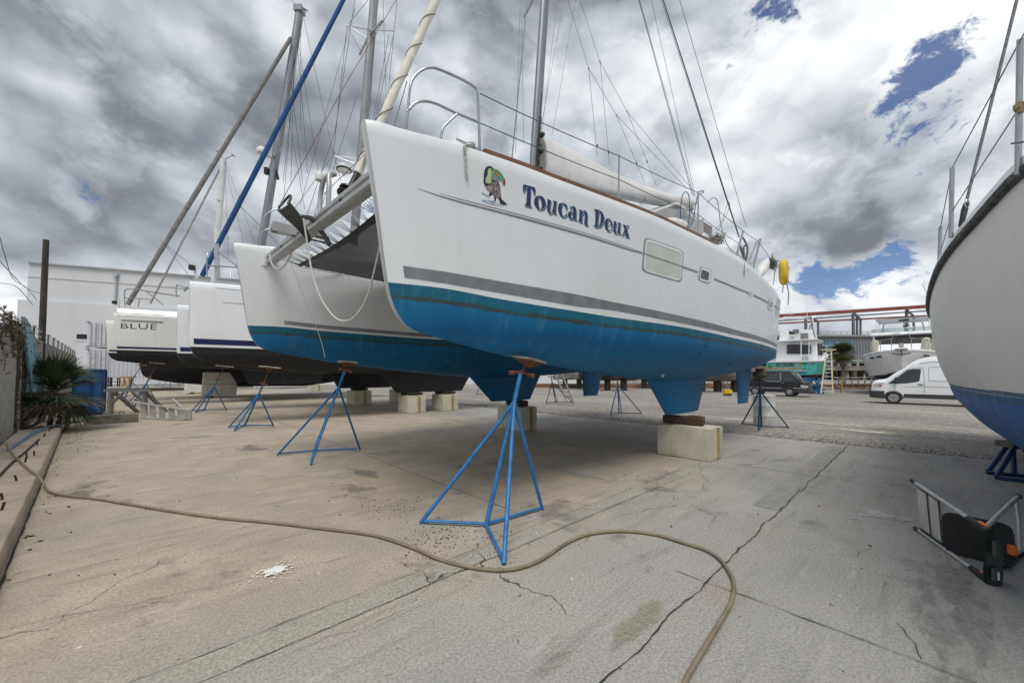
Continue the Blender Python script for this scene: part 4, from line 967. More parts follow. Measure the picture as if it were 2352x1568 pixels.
# navigation post on the far bow, small pulpit details
# ropes that hang from the boat
def hang(name, label, pts, r, grp=None, matl=ROPEW):
    o = rope(pts, r, matl, name, None); tag(o, label, 'rope', grp); return o
hang('mooring_rope', 'long white rope hanging in a deep loop from the anchor to the near bow', [L(P(697, 502, 4.85)), L(P(706, 560, 4.85)), L(P(716, 620, 4.8)), L(P(735, 680, 4.7)), L(P(765, 725, 4.6)), L(P(790, 737, 4.5)), L(P(815, 727, 4.45)), L(P(842, 685, 4.4)), L(P(860, 620, 4.35)), L(P(872, 565, 4.32))], .011, 'ropes hanging from the bows')
hang('mooring_rope', 'short white rope looped under the crossbeam at the far bow', [L(P(620, 585, 6.3)), L(P(624, 605, 6.25)), L(P(636, 618, 6.2)), L(P(650, 613, 6.15)), L(P(668, 585, 6.05)), L(P(680, 545, 5.9)), L(P(682, 528, 5.85))], .012, 'ropes hanging from the bows')
hang('mooring_rope', 'white rope draped from the near bow over the end of the crossbeam', [L(P(844, 352, 4.1)), L(P(836, 372, 4.15)), L(P(834, 395, 4.2)), L(P(840, 420, 4.15)), L(P(850, 440, 4.1)), L(P(858, 452, 4.0))], .012, 'ropes hanging from the bows')
hang('mooring_rope', 'thin pale cord dangling from the crossbeam past the far hull', [L(P(668, 605, 6.1)), L(P(690, 660, 6.1)), L(P(712, 720, 6.15)), L(P(730, 760, 6.2)), L(P(742, 800, 6.2)), L(P(746, 822, 6.2))], .004, 'ropes hanging from the bows')
e = [cl + V((-.03, -.06, .04)), cl + V((.02, -.10, .03))]
pp = [H1.on(u, v, .018) for u, v in ((1065, 336), (1067, 352), (1068, 375), (1069, 398), (1072, 414))]
t_ = rope([cl + V((-.02, .02, .05)), cl + V((.05, .03, .03)), cl + V((.0, -.02, .06)), cl + V((-.05, .02, .04)), cl + V((.02, -.03, .05))] + pp, .0125, mat('flecked_rope', (.50, .49, .46), .85, 0, .7, 70, .5, 120), 'mooring_rope')
tag(t_, 'flecked rope tail knotted on the bow cleat and hanging down the white hull', 'rope', 'ropes hanging from the bows')
def coil_rope(label, pts, r, matl): t_ = rope(pts, r, matl, 'deck_line'); tag(t_, label, 'rope', 'lines hung on the lifelines'); return t_
BLR = mat('blue_rope', (.02, .075, .16), .85, 0, .3, 40, .4, 150)
coil_rope('blue rope looped over the lifeline beside the boom end', [L(P(u, v, 9.75)) for u, v in ((1590, 545), (1569, 530), (1563, 490), (1567, 452), (1574, 441), (1582, 450), (1584, 490), (1580, 525), (1592, 505), (1598, 470), (1605, 442), (1617, 440), (1607, 447))], .011, BLR)
coil_rope('grey rope coil hanging outside the white cockpit curtain', [L(P(u, v, 9.8)) for u, v in ((1625, 465), (1637, 455), (1648, 462), (1655, 510), (1665, 550), (1680, 575), (1697, 585), (1718, 604), (1732, 600), (1742, 570), (1748, 548))], .014, mat('grey_rope', (.42, .41, .385), .85, 0, .25, 40, .4, 150))
coil_rope('thin grey line hanging in a narrow loop below the lifeline', [L(P(u, v, 9.9)) for u, v in ((1622, 545), (1650, 520), (1668, 495), (1676, 470), (1672, 466), (1664, 490), (1652, 525), (1622, 547))], .008, mat('grey_line', (.38, .37, .35), .85))
# tangle of netting and fenders on deck
def fender(label, a, b, r):
    a, b = L(P(*a)), L(P(*b)); d = (b - a); n = 12
    prof = [(r * (math.sin(math.pi * clamp(k / n, .04, .96)) ** .35), d.length * k / n) for k in range(n + 1)]
    f = thing('boat_fender', label, 'fender', YM @ a, 0, 'white fenders on the boats')
    MB().lathe(prof, a, d, 14).build('fender_body', WHITEPL, f, 50, yard=True); MB().lathe([(.02, -.05), (.035, -.04), (.035, .02)], a, d, 8).build('fender_eye', BLACKP, f, yard=True)
fender('white fender lying along the teak toe rail beside the blue rope', (1532, 506, 9.6), (1580, 520, 9.85), .115)
fender('white fender leaning on the rail next to the yellow life buoy', (1762, 598, 11.2), (1742, 635, 10.9), .14)
m = MB(); c = L(P(1645, 549, 9.95)); rg = random.Random(11)
for k in range(26): m.tube(smooth_path([c + V((rg.gauss(0, .14), rg.gauss(0, .1), rg.gauss(0, .055))) for q in range(6)], 4), .008, 4)
tag(m.build('rope_pile', mat('tangled_line', (.30, .28, .245), .9, 0, .6, 40), None, 60, yard=True), 'tangled heap of grey line on the deck edge above the hull windows', 'rope pile')
m = MB(); c = L(P(1774, 606, 11.15))
for k in range(22): m.tube(smooth_path([c + V((rg.gauss(0, .08), rg.gauss(0, .06), rg.gauss(0, .10))) for q in range(6)], 4), .008, 4)
tag(m.build('rope_pile', mat('dark_tangled_line', (.14, .14, .14), .9, 0, .6, 40), None, 60, yard=True), 'dark coil of line hung on the stern rail beside the life buoy', 'rope pile')
lb = thing('life_buoy', 'yellow horseshoe life buoy strapped to the stern rail', 'life buoy', YM @ L(P(1801, 628, 11.3)))
YEL = mat('yellow_vinyl', (.62, .43, .02), .55, 0, .2, 5, .15, 30)
c = L(P(1800, 626, 11.3)); axb = V((-.12, 1, 0)).normalized(); sdb = V((1, .12, 0)).normalized()
rw = []
for k in range(25):
    a = R(-68 + 316 * k / 24); ctr_ = c + sdb * (.20 * math.cos(a)) + V((0, 0, .29 * math.sin(a))); rd = (sdb * math.cos(a) + V((0, 0, math.sin(a))))
    rw.append([ctr_ + axb * (.11 * math.cos(q)) * 1.0 + rd * (.095 * math.sin(q)) for q in [2 * math.pi * j / 10 for j in range(10)]])
MB().loft(rw, True, True, True).build('buoy_body', YEL, lb, 70, yard=True)
MB().tube([c + V((0, -.05, .37)), c - axb * .125 + V((.05, 0, .1)), c - axb * .125 + V((-.05, 0, -.15)), c + V((0, -.05, -.36))], .012, 6).build('strap', ROPEW, lb, yard=True)
MB().tube(smooth_path([L(P(1776, 655, 11.0)), L(P(1780, 625, 11.1)), L(P(1786, 610, 11.2))]), .014, 6).tube(smooth_path([L(P(1797, 672, 11.3)), L(P(1799, 655, 11.3)), L(P(1797, 635, 11.4))]), .014, 6).tube(smooth_path([L(P(1810, 700, 11.6)), L(P(1811, 670, 11.6)), L(P(1805, 645, 11.5)), L(P(1801, 620, 11.5))]), .016, 6).build('stern_rail', STEEL, cat, 60)
# ------------------------------------------------------------------ neighbouring catamarans
def simple_cat(root, hx, hys, Lh, zw, zs0, draft, hull_mats, stripe, rake=.16, wmax=.8, extra=None):
    hs = []
    for k, (x0, y0) in enumerate(zip(hx, hys)):
        stem = [(-rake, zs0 + .02), (-rake * .5, (zs0 + zw) / 2), (0, zw), (.04, zw - .12), (.14, zw - .28), (.34, zw - .42)]
        h = Hull(Lh, stem, lambda s: zs0 + .14 * s / Lh, lambda s: zw, lambda s: interp([(0, zw - .42), (.8, zw - .52), (3.0, zw - draft), (6.5, zw - draft - .06), (9.5, zw - draft + .1), (Lh, zw - .25)], s),
                 lambda s: .06 + (wmax - .06) * (1 - (1 - clamp(s / 5.5)) ** 2.2), lambda s: .045 + (wmax - .14) * (1 - (1 - clamp(s / 6)) ** 2.0), x0, y0, 1.1)
        m, at = h.mesh(60, 10, 10); o = m.build('hull', hull_mats, root, 45, attr=at, yard=True)
        if stripe: stripe(h, o)
        hs.append((h, o))
    return hs
def cat_superstructure(root, x, y0, y1, z0, z1, mats):
    m = MB(); secs = []
    for dx, za, zb_ in ((0, z1 - .2, z1 - .45), (.4, z1, z0 + .2), (1.2, z1 + .02, z0), (6.5, z1, z0)):
        secs.append([V((x + dx, y0, zb_ + .2)), V((x + dx, y0 + .5, zb_)), V((x + dx, y1 - .5, zb_)), V((x + dx, y1, zb_ + .2)), V((x + dx, y1, za)), V((x + dx, y0, za))])
    m.loft(secs, True, True, True); m.build('bridge_deck', mats, root, 30, yard=True)
    m = MB(); secs = []; c = (y0 + y1) / 2
    for dx, w, zt in ((.6, 1.2, .15), (1.2, 1.6, .55), (2.2, 1.8, .85), (5.2, 1.8, .85), (5.5, 1.8, .1)):
        secs.append([V((x + dx, c - w - .2, z1 - .1)), V((x + dx, c - w, z1 + zt * .8)), V((x + dx, c - w * .8, z1 + zt)), V((x + dx, c + w * .8, z1 + zt)), V((x + dx, c + w, z1 + zt * .8)), V((x + dx, c + w + .2, z1 - .1))])
    m.loft(secs, True, True, True); m.build('cabin', mats, root, 35, yard=True)
def fin(root, x0, x1, y, zt, zb_, th, matl, nm='keel', rk=.5):
    m = MB(); rows = []
    for k in range(5):
        f = k / 4; a, b = lerp(x0, x0 + rk, f), lerp(x1, x1 - rk * .35, f)
        rows.append([V((a + (b - a) * .5 * (1 - math.cos(q)), y + th * math.sin(q), lerp(zt, zb_, f))) for q in [2 * math.pi * j / 20 for j in range(20)]])
    m.loft(rows, True, True, True); return m.build(nm, matl, root, 45, yard=True, attr=('wl', [1.0] * len(m.v)))
def spar(root, p0, p1, r, matl, nm='mast', ell=1.5):
    p0, p1 = V(p0), V(p1); m = MB(); d = YI.to_3x3() @ (p1 - p0)
    m.loft([[L(p0.lerp(p1, k / 4)) + V((r * ell * math.cos(q), r * math.sin(q), 0)) for q in [2 * math.pi * j / 12 for j in range(12)]] for k in range(5)], True, True, True)
    return m.build(nm, matl, root, 50, yard=True)
def spreaders(root, mo, c, half, matl, sweep=.25, z=0):
    m = MB(); c = L(c)
    m.bar(c, c + V((sweep, -half, z)), .09, .035).bar(c, c + V((sweep, half, z)), .09, .035); o = m.build('spreader', matl, mo)
    o.matrix_parent_inverse = world_of(mo).inverted() @ YM; return o
def stay(root, pts, r, matl, nm='stay', wr=0):
    pts = [P(*p) for p in pts]
    if wr:
        ps = [pts[0].lerp(pts[-1], k / 70) if len(pts) == 2 else None for k in range(71)]
        rr = [r * (.9 + .12 * noise.noise(V((k * .35, wr, 0))) + .1 * math.sin(math.pi * k / 70)) for k in range(71)]
        return MB().tube(ps, rr, 10).build(nm, matl, root, 60, world=True)
    return MB().tube(pts, r, 5).build(nm, matl, root, world=True)

# ---- second boat: white with a broad navy band and black bottom
X2, Y2a, Y2b = -.74, 11.05, 16.45
c2 = thing('catamaran', 'plain white catamaran with broad navy band, black bottom and blue wrapped forestay', 'sailboat', W(5, 13.7), YANG)
def st2(h, o):
    h.zband(.10, 11.0, lambda s: h.zw(s) + .24, lambda s: h.zw(s) + .075).build('stripe', NAVY, o, 60, yard=False).matrix_parent_inverse = Matrix.Identity(4)
hs2 = simple_cat(c2, (X2 + .02, X2 - .02), (Y2a, Y2b), 12.2, 2.33, 4.20, .72, [GELW, AFK], st2, .05, .84)
H3 = hs2[0][0]
for (a, b, c, d) in (((1430, 86), (1700, 110), 5, 3), ((1510, 234), (1728, 250), 5, 3)):
    z1_ = zc(300, 1100, 2.614); p, q = z1_(*a), z1_(*b); H3.band(([p, q], [(p[0], p[1] + 1.0), (q[0], q[1] + 1.2)]), .004, seg=12).build('styling_line', PIN, hs2[0][1]).matrix_parent_inverse = Matrix.Identity(4)
cat_superstructure(c2, X2 + 3.6, Y2a + .3, Y2b - .3, 3.05, 4.1, GELW)
for y, fa, fb, tp in ((Y2a, (913, 899), (1064, 899), ((868, 870), (1088, 868))), (Y2b, (778, 892), (898, 889), ((755, 872), (915, 868)))):
    qa, qb = on_y(*fa, y - .12), on_y(*fb, y - .12); m = MB(); rows = []; zb_ = (qa.z + qb.z) / 2; ta, tb = on_y(*tp[0], y - .12), on_y(*tp[1], y - .12)
    for k in range(5):
        f = k / 4; a, b = lerp(ta.x, qa.x, f), lerp(tb.x, qb.x, f); rows.append([V((a + (b - a) * .5 * (1 - math.cos(q)), y + .17 * math.sin(q), lerp(1.70, zb_, f))) for q in [2 * math.pi * j / 20 for j in range(20)]])
    m.loft(rows, True, True, True); m.build('keel', AFK, c2, 45, yard=True, attr=('wl', [1.0] * len(m.v))); KEEL2 = globals().setdefault('KEEL2', []); KEEL2.append((y, qa.x, qb.x, zb_))
for y in (Y2a, Y2b): fin(c2, X2 + 10.3, X2 + 11.0, y, 2.0, 1.15, .05, AFK, 'rudder', .1)
m = MB(); b0, b1 = V((X2 + .55, Y2a + .1, 3.93)), V((X2 + .55, Y2b - .1, 3.93)); m.bar(b0, b1, .20, .24); m.bar(b0 + V((.03, 0, -.15)), b1 + V((.03, 0, -.15)), .10, .07)
bm_ = m.build('crossbeam', ALUG, c2, yard=True); MB().box(b1 + V((0, -.12, -.05)), (.34, .34, .40)).build('beam_bracket', GELW, c2, yard=True, bevel=.05)
D2 = 13.2
stay(c2, [(464, 634, D2), (800, -22, 15.4)], .085, BLUECV, 'furled_sail', 3)
m = MB(); 
for k in range(9): c = P(lerp(545, 556, k / 8), lerp(475, 452, k / 8), 13.72); m.tube([c + V((.10 * math.cos(q), 0, .10 * math.sin(q) - .02)) for q in [j * .8 for j in range(9)]], .018, 4)
m.build('sail_lashing', mat('blue_cord', (.02, .07, .16), .9), c2, world=True)
ms2 = spar(c2, P(812, 560, 17), P(870, -120, 17), .13, SPARG)
for (u, v) in ((846, 86), (826, 371)): spreaders(c2, ms2, P(u, v, 17), 1.25, ALU, .1)
for (u, v, u2, v2) in ((797, 58, 846, 90), (797, 60, 846, 68), (846, 68, 905, 72), (764, 358, 828, 366), (764, 358, 826, 380), (828, 362, 870, 368)):
    stay(c2, [(u, v, 16.8), (u2, v2, 17)], .022, ALU, 'jumper_strut')
MB().lathe([(.05, -.30), (.07, -.16), (.30, -.06), (.31, .0), (.27, .13), (.10, .16)], P(790, 388, 16.3), (0, 0, 1), 18).build('radar_dome', WHITEPL, c2, 50, world=True)
MB().lathe([(.31, -.075), (.315, -.015)], P(790, 388, 16.3), (0, 0, 1), 18).build('radar_base', BLACKP, c2, world=True)
for p in ([(797, 60, 16.8), (765, 360, 16.8), (700, 560, 15)], [(846, 0, 17), (797, 60, 16.8)], [(905, 72, 17), (880, 340, 17)], [(880, 0, 17), (890, 330, 17)], [(912, 0, 17), (905, 75, 17), (850, 330, 17)], [(862, 60, 17), (845, 330, 17)], [(830, 120, 17), (797, 60, 16.8)], [(893, 80, 17), (842, 360, 17)],
          [(815, 0, 16), (770, 300, 15), (690, 540, 14)], [(820, 220, 16.5), (740, 470, 15.5)], [(553, 475, 13.7), (640, 560, 13.2)], [(770, 350, 16.8), (640, 530, 15)]):
    stay(c2, p, .010, WIRE, 'shroud')
stay(c2, [(915, -8, 16.5), (790, 200, 15), (640, 475, 12.6)], .011, REDROPE, 'red_halyard'); stay(c2, [(815, 20, 16.2), (765, 200, 15.6), (690, 470, 13.5)], .007, REDROPE, 'red_halyard')
def pulpit(root, pts, r, nm='pulpit', matl=STEEL): return MB().tube(smooth_path([P(*p) for p in pts], 6), r, 7).build(nm, matl, root, 60, world=True)
pulpit(c2, [(476, 638, 11.9), (475, 595, 11.9), (481, 578, 12), (500, 580, 12), (530, 600, 11.6), (545, 612, 11.4)], .02); pulpit(c2, [(475, 610, 11.9), (510, 612, 11.8), (545, 614, 11.5)], .02); pulpit(c2, [(531, 618, 11.5), (530, 637, 11.4)], .02)
pulpit(c2, [(405, 682, 15.0), (405, 658, 15), (410, 655, 15), (430, 662, 15)], .022); pulpit(c2, [(423, 668, 14.6), (428, 662, 14.6), (432, 659, 14.6)], .05, 'windlass', ALU)
MB().bar(P(452, 640, 12.5), P(446, 604, 12.5), .07, .05).build('lamp_post', WHITEPL, c2, world=True); MB().bar(P(441, 620, 12.4), P(441, 609, 12.4), .14, .12).build('deck_lamp', BLACKP, c2, world=True)
MB().bar(P(497, 560, 12), P(500, 640, 12), .10, .10).build('davit', ALU, c2, world=True)

# ---- third boat: the one whose bow reads BLUE
c3 = thing('catamaran', 'cream catamaran with BLUE lettered on its bow and a grey wrapped forestay', 'sailboat', W(4, 24), YANG)
def st3(h, o):
    h.zband(.06, 10, lambda s: h.zw(s) + .165, lambda s: h.zw(s) + .07, .004).build('stripe', NAVY, o).matrix_parent_inverse = Matrix.Identity(4)
hs3 = simple_cat(c3, (-2.66, -3.12), (22.0, 26.2), 12.4, 2.60, 4.28, .78, [GELC, AFK], st3, .12, .85)
H4, o4 = hs3[0]
m = MB(); rows = []
for k in range(12):
    s = .1 + 3.2 * k / 11; p = H4.pt(s, H4.zs(s) - .06, -1, .004); rows.append([p + V((0, -.01, -.02)), p + V((0, .22 * min(1, .3 + s), .30)), p + V((0, .6 * min(1, .3 + s), .34)), p + V((0, .9 * min(1, .2 + s), .30)), p + V((0, 1.2 * min(1, .1 + s), 0))])
m.loft(rows, False, True, True).build('deck_moulding', GELW, c3, 30, yard=True)
z1_ = zc(300, 1100, 2.614)
for a, b, w in (((412, 341), (892, 366), 4), ((462, 412), (892, 434), 8), ((462, 424), (892, 444), 6)):
    p, q = z1_(*a), z1_(*b); H4.band(([p, q], [(p[0], p[1] + w / 4.48), (q[0], q[1] + w / 4.48)]), .006, seg=20).build('pinstripe', PIN, o4).matrix_parent_inverse = Matrix.Identity(4)
vs, fs = text_shape('BLUE', offset=-.004, spacing=1.08); m = MB()
tl, tr_, br_, bl_ = z1_(460, 449), z1_(832, 459), z1_(828, 519), z1_(460, 503)
for f in fs:
    q = []
    for i in f:
        x, y = vs[i]; u = lerp(lerp(bl_[0], br_[0], x), lerp(tl[0], tr_[0], x), y); v_ = lerp(lerp(bl_[1], br_[1], x), lerp(tl[1], tr_[1], x), y); q.append(H4.on(u, v_, .006))
    m.poly(q)
m.build('name_lettering', mat('charcoal_vinyl', (.045, .045, .055), .5), o4).matrix_parent_inverse = Matrix.Identity(4)
cat_superstructure(c3, 1.2, 22.2, 26.0, 3.3, 4.2, GELC)
for y in (22.0, 26.2): fin(c3, 2.0, 6.4, y, 1.9, .95, .17, AFK, 'keel', .5)
D3 = 20.0
stay(c3, [(293, 700, D3), (668, 88, 22.6)], .115, GREYCV, 'furled_sail', 5)
ms3 = spar(c3, P(588, 640, 23), P(689, 26, 23), .15, SPAR)
spreaders(c3, ms3, P(626, 366, 23), 1.55, ALU, .1); m = MB()
MB().lathe([(.03, -.2), (.30, -.12), (.33, .05), (.22, .2)], P(602, 348, 22.6), (0, 0, 1), 16).build('radar_dome', WHITEPL, c3, 50, world=True)
MB().bar(P(609, 357, 22.7), P(624, 362, 23), .12, .10).build('radar_bracket', WHITEPL, c3, world=True)
MB().box(P(688, 24, 23), (.5, .5, .35)).build('masthead', SPARG, ms3).matrix_parent_inverse = world_of(ms3).inverted()
m = MB(); m.tube([P(690, 22, 23), P(668, 0, 23)], .012, 4).tube([P(690, 24, 23), P(706, 22, 23)], .012, 4).tube([P(699, 20, 23), P(707, 27, 23)], .03, 4); m.build('wind_vane', BLACKP, c3, world=True)
MB().box(P(612, 393, 22.8), (.2, .2, .4)).box(P(635, 396, 23), (.14, .1, .9), (0, -.25, 0)).build('mast_fitting', BLACKP, c3, world=True)
for p in ([(695, 45, 23), (676, 180, 23), (650, 420, 22)], [(698, 45, 23), (760, 330, 23), (800, 480, 22)], [(691, 60, 23), (690, 300, 22)], [(680, 110, 23), (660, 360, 23), (645, 540, 22)], [(684, 90, 23), (735, 420, 22)], [(683, 100, 23), (707, 400, 22)], [(676, 130, 23), (668, 420, 22)], [(668, 180, 23), (695, 420, 22)], [(658, 240, 23), (700, 480, 22)], [(626, 366, 23), (606, 470, 23)],
          [(671, 88, 23), (655, 110, 22.9)], [(380, 562, 20.6), (440, 610, 19)], [(382, 566, 20.6), (455, 660, 18)]): stay(c3, p, .012, WIRE, 'shroud')
pulpit(c3, [(287, 704, 18.2), (286, 672, 18.2), (293, 664, 18.2), (325, 666, 18.2), (345, 676, 18), (374, 700, 17.8)], .024); pulpit(c3, [(287, 684, 18.2), (322, 686, 18.2), (345, 688, 18.1)], .022); pulpit(c3, [(318, 704, 18.2), (320, 686, 18.2)], .022)
pulpit(c3, [(322, 666, 18.2), (370, 674, 18), (412, 680, 17.8)], .020, 'lifeline', BLACKP)
pulpit(c3, [(272, 706, 18.2), (273, 688, 18.2)], .05, 'lamp_post', WHITEPL); MB().bar(P(264, 691, 18.2), P(264, 698, 18.2), .16, .14).build('deck_lamp', BLACKP, c3, world=True)

# ---- fourth boat, mostly hidden
c4b = thing('sailboat', 'dark bottomed boat mostly hidden behind the cream catamaran, with thin pale mast', 'sailboat', W(3, 31), YANG)
stem4 = [(-.1, 3.4), (-.02, 2.3), (.06, 1.6), (.20, 1.33), (.5, 1.15)]
h5 = Hull(12.5, stem4, lambda s: 3.2, lambda s: 1.95, lambda s: interp([(0, 1.15), (1.2, .92), (4, .66), (9, .62), (12.5, 1.1)], s), lambda s: .10 + .95 * (1 - (1 - clamp(s / 5)) ** 2.2), lambda s: .09 + .92 * (1 - (1 - clamp(s / 4)) ** 2.2), -1.9, 28.6)
m, at = h5.mesh(50, 8, 10); m.build('hull', [AFK, AFK], c4b, 45, attr=at, yard=True)
ms4 = spar(c4b, P(490, 660, 30), P(514, 365, 30), .14, SPARW); MB().bar(P(503, 460, 30), P(509, 462, 30), .5, .04).build('spreader', SPARW, c4b, world=True)
stay(c4b, [(345, 697, 28), (513, 372, 30)], .07, mat('faded_canvas', (.36, .34, .33), .9, 0, .15, 4), 'furled_sail', 8)
for p in ([(515, 366, 30), (590, 570, 28)], [(514, 366, 30), (560, 560, 28)], [(513, 370, 30), (490, 560, 30)], [(516, 372, 30), (525, 600, 30)]): stay(c4b, p, .010, WIRE, 'shroud')
m = MB(); m.tube([P(514, 366, 30), P(536, 357, 30)], .02, 4).tube([P(514, 366, 30), P(500, 350, 30)], .02, 4).tube([P(497, 346, 30), P(502, 351, 30)], .04, 4).tube([P(532, 354, 30), P(540, 360, 30)], .04, 4); m.build('wind_vane', BLACKP, c4b, world=True)

# ---- right-hand sailboat, close to the camera
cr_ = thing('sailboat', 'large white sailboat hull with dark rubbing strake and royal blue bottom, close at right', 'sailboat', W(7, -5.2), YANG)
RW = [(.55, .04), (.8, .38), (1.2, .72), (1.8, 1.06), (2.63, 1.37), (3.26, 1.47), (3.76, 1.53), (4.23, 1.585), (4.78, 1.635), (5.67, 1.69), (7.13, 1.73), (8.85, 1.74), (10.6, 1.71), (14.3, 1.5)]
RC = -5.23
def rs(x): return sm_interp(RW, x)
def zsheer(x): return 3.0 + .0 * x + .012 * max(0, 4 - x) ** 1.5
m = MB(); rows = []; wl = []
for i in range(75):
    x = .55 + 13.75 * i / 74; w = rs(x); zs = zsheer(x); half = []
    zb_ = interp([(.55, 1.5), (1.2, .9), (2.4, .42), (4, .2), (8, .2), (11, .4), (14.3, 1.1)], x)
    for k in range(15):
        t = k / 14; z = lerp(zs, 1.42, t); half.append((w * (1 - .02 * t - .125 * t ** 2.8), z))
    ww_ = half[-1][0]
    for k in range(1, 13):
        t = k / 12; z = lerp(1.42, zb_, t); half.append((ww_ * max(0, 1 - t ** 1.8) ** .7, z))
    row = [V((x, RC + a, z)) for a, z in half] + [V((x, RC - a, z)) for a, z in half[-2::-1]]
    rows.append(row); wl += [1.42 - p.z for p in row]
n = len(rows[0])
m.loft(rows, False, False, False, None, lambda i, j: 1 if 14 <= j < n - 15 else 0); m.face(list(range(n))[::-1], 0); m.face([n * 74 + j for j in range(n)], 0)
GELS = gelcoat('chalky_gelcoat', (.84, .83, .80), (.76, .74, .69)); GELS.node_tree.nodes['Principled BSDF'].inputs['Coat Weight'].default_value = 0; GELS.node_tree.links.remove(GELS.node_tree.nodes['Principled BSDF'].inputs['Roughness'].links[0]); GELS.node_tree.nodes['Principled BSDF'].inputs['Roughness'].default_value = .62
rh = m.build('hull', [GELS, AFR], cr_, 50, attr=('wl', wl), yard=True)
m = MB(); rows = []
for i in range(61):
    x = .57 + 13.6 * i / 60; p = V((x, RC + rs(x), zsheer(x))); j = .004 * noise.noise(V((x * 5, 0, 2)))
    rows.append([p + V((0, .004, -.064)), p + V((0, .04 + j, -.056)), p + V((0, .052 + j, -.024)), p + V((0, .04, .0)), p + V((0, -.03, .0))])
m.loft(rows); m.build('rubbing_strake', mat('weathered_rubber', (.055, .055, .055), .8, 0, .5, 9, .5, 60, (.33, .32, .30), .47, 22), cr_, 50, yard=True)
m = MB(); rows = []
for i in range(61):
    x = .57 + 13.6 * i / 60; p = V((x, RC + rs(x), zsheer(x))); rows.append([p + V((0, .035, .001)), p + V((0, .03, .06)), p + V((0, -.02, .075)), p + V((0, -.10, .03)), p + V((0, -rs(x) * .9, .05))])
m.loft(rows); m.build('bulwark', GELW, cr_, 50, yard=True)
m = MB(); rows = []
for i in range(61):
    x = 1.2 + 12 * i / 60
    for t in (0,): z0_ = 1.42 + .012 * noise.noise(V((x * 3, 5, 0))); z1_2 = 1.45 + .02 * noise.noise(V((x * 6, 1, 0)))
    def hp(z): 
        tt = clamp((zsheer(x) - z) / (zsheer(x) - 1.42)); return V((x, RC + rs(x) * (1 - .02 * tt - .125 * tt ** 2.8) + .004, z))
    rows.append([hp(z1_2 + .015), hp(1.425)])
m.loft(rows).build('boot_stripe', mat('chipped_blue_stripe', (.03, .10, .25), .6, 0, .3, 12, .2, 40, (.45, .46, .47), .5, 9), cr_, yard=True)
# hull line 5 cm under: grey-brown scum strip
rp = []
for u, vt, vb, D in ((2341, 92, 400, 2.55), (2187, 386, 545, 3.85), (2160, 521, 612, 4.95)):
    a, b = P(u - 3, vb, D), P(u + (2 if D < 3 else 0), vt, D)
    o = MB().tube([a, b], .0165 if D < 3 else .019, 10).lathe([(.0165, 0), (.017, .01), (.003, .012)], b - V((0, 0, .008)), (0, 0, 1), 10).build('stanchion', STEEL, cr_, 50, world=True); rp.append((a, b))
MB().tube([P(2322, 330, 2.53), P(2352, 326, 2.50)], .006, 6).build('guard_wire_clip', WIRE, cr_, world=True)
MB().box(P(2344, 247, 2.53), (.085, .05, .06), (0, .1, .4)).build('tape_wrap', mat('old_tape', (.30, .245, .15), .9, 0, .3, 20, .4, 80), cr_, world=True, bevel=.012)
for p in ([(2341, 98, 2.55), (2187, 386, 3.85)], [(2341, 98, 2.55), (2430, -60, 1.9)], [(2340, 250, 2.55), (2187, 485, 3.85)], [(2187, 388, 3.85), (2160, 523, 4.95)], [(2187, 487, 3.85), (2161, 575, 4.95)], [(2162, 525, 4.95), (2152, 610, 6)]): stay(cr_, p, .0045, WIRE, 'lifeline')
ST = [(2220, 462, 3.9), (2286, 200, 3.7), (2338, -10, 3.55), (2500, -700, 3.2)]
MB().tube([P(*p) for p in ST], .0125, 8).build('shroud', mat('braided_stay', (.20, .205, .21), .5, .4, .4, 60, .5, 200), cr_, 50, world=True)
MB().tube([P(2207, 520, 3.9), P(2216, 480, 3.9), P(2219, 466, 3.9)], [.02, .026, .018], 8).build('turnbuckle', BLACKP, cr_, 50, world=True); MB().tube(smooth_path([P(2216, 470, 3.88), P(2221, 458, 3.88), P(2226, 470, 3.88), P(2221, 478, 3.88)], 5, True), .006, 5, True).build('shackle', STEEL, cr_, 50, world=True)
for u, v in ((2155, 668), (2162, 680), (2169, 692)):
    q = L(P(u, v, 6.6)); MB().sphere(V((q.x, q.y + .0, q.z)), .022, 10, 6).build('hull_plug', WHITEPL, cr_, 60, yard=True)
MB().tube([P(2218, 897, 6.9), P(2221, 906, 6.85), P(2226, 912, 6.8)], [.03, .035, .02], 8).build('hull_fitting', mat('stained_white_plastic', (.50, .46, .40), .7, 0, .3, 30), cr_, 50, world=True)
m = MB(); m.prism([P(2116, 652, 6.9), P(2124, 640, 6.9), P(2138, 645, 6.9), P(2142, 668, 6.9), P(2150, 700, 6.9), P(2140, 704, 6.9)], (.25, .1, 0)); m.build('bow_chock', GELW, cr_, world=True, bevel=.02)
m = MB(); rows = []
for k in range(5):
    f = k / 4; a, b = lerp(3.2, 4.2, f), lerp(9.4, 8.6, f); rows.append([V((a + (b - a) * .5 * (1 - math.cos(q)), RC + lerp(.26, .17, f) * math.sin(q), lerp(.6, .03, f))) for q in [2 * math.pi * j / 24 for j in range(24)]])
m.loft(rows, True, True, True); m.build('keel', AFR, cr_, 45, yard=True, attr=('wl', [1.] * len(m.v)))
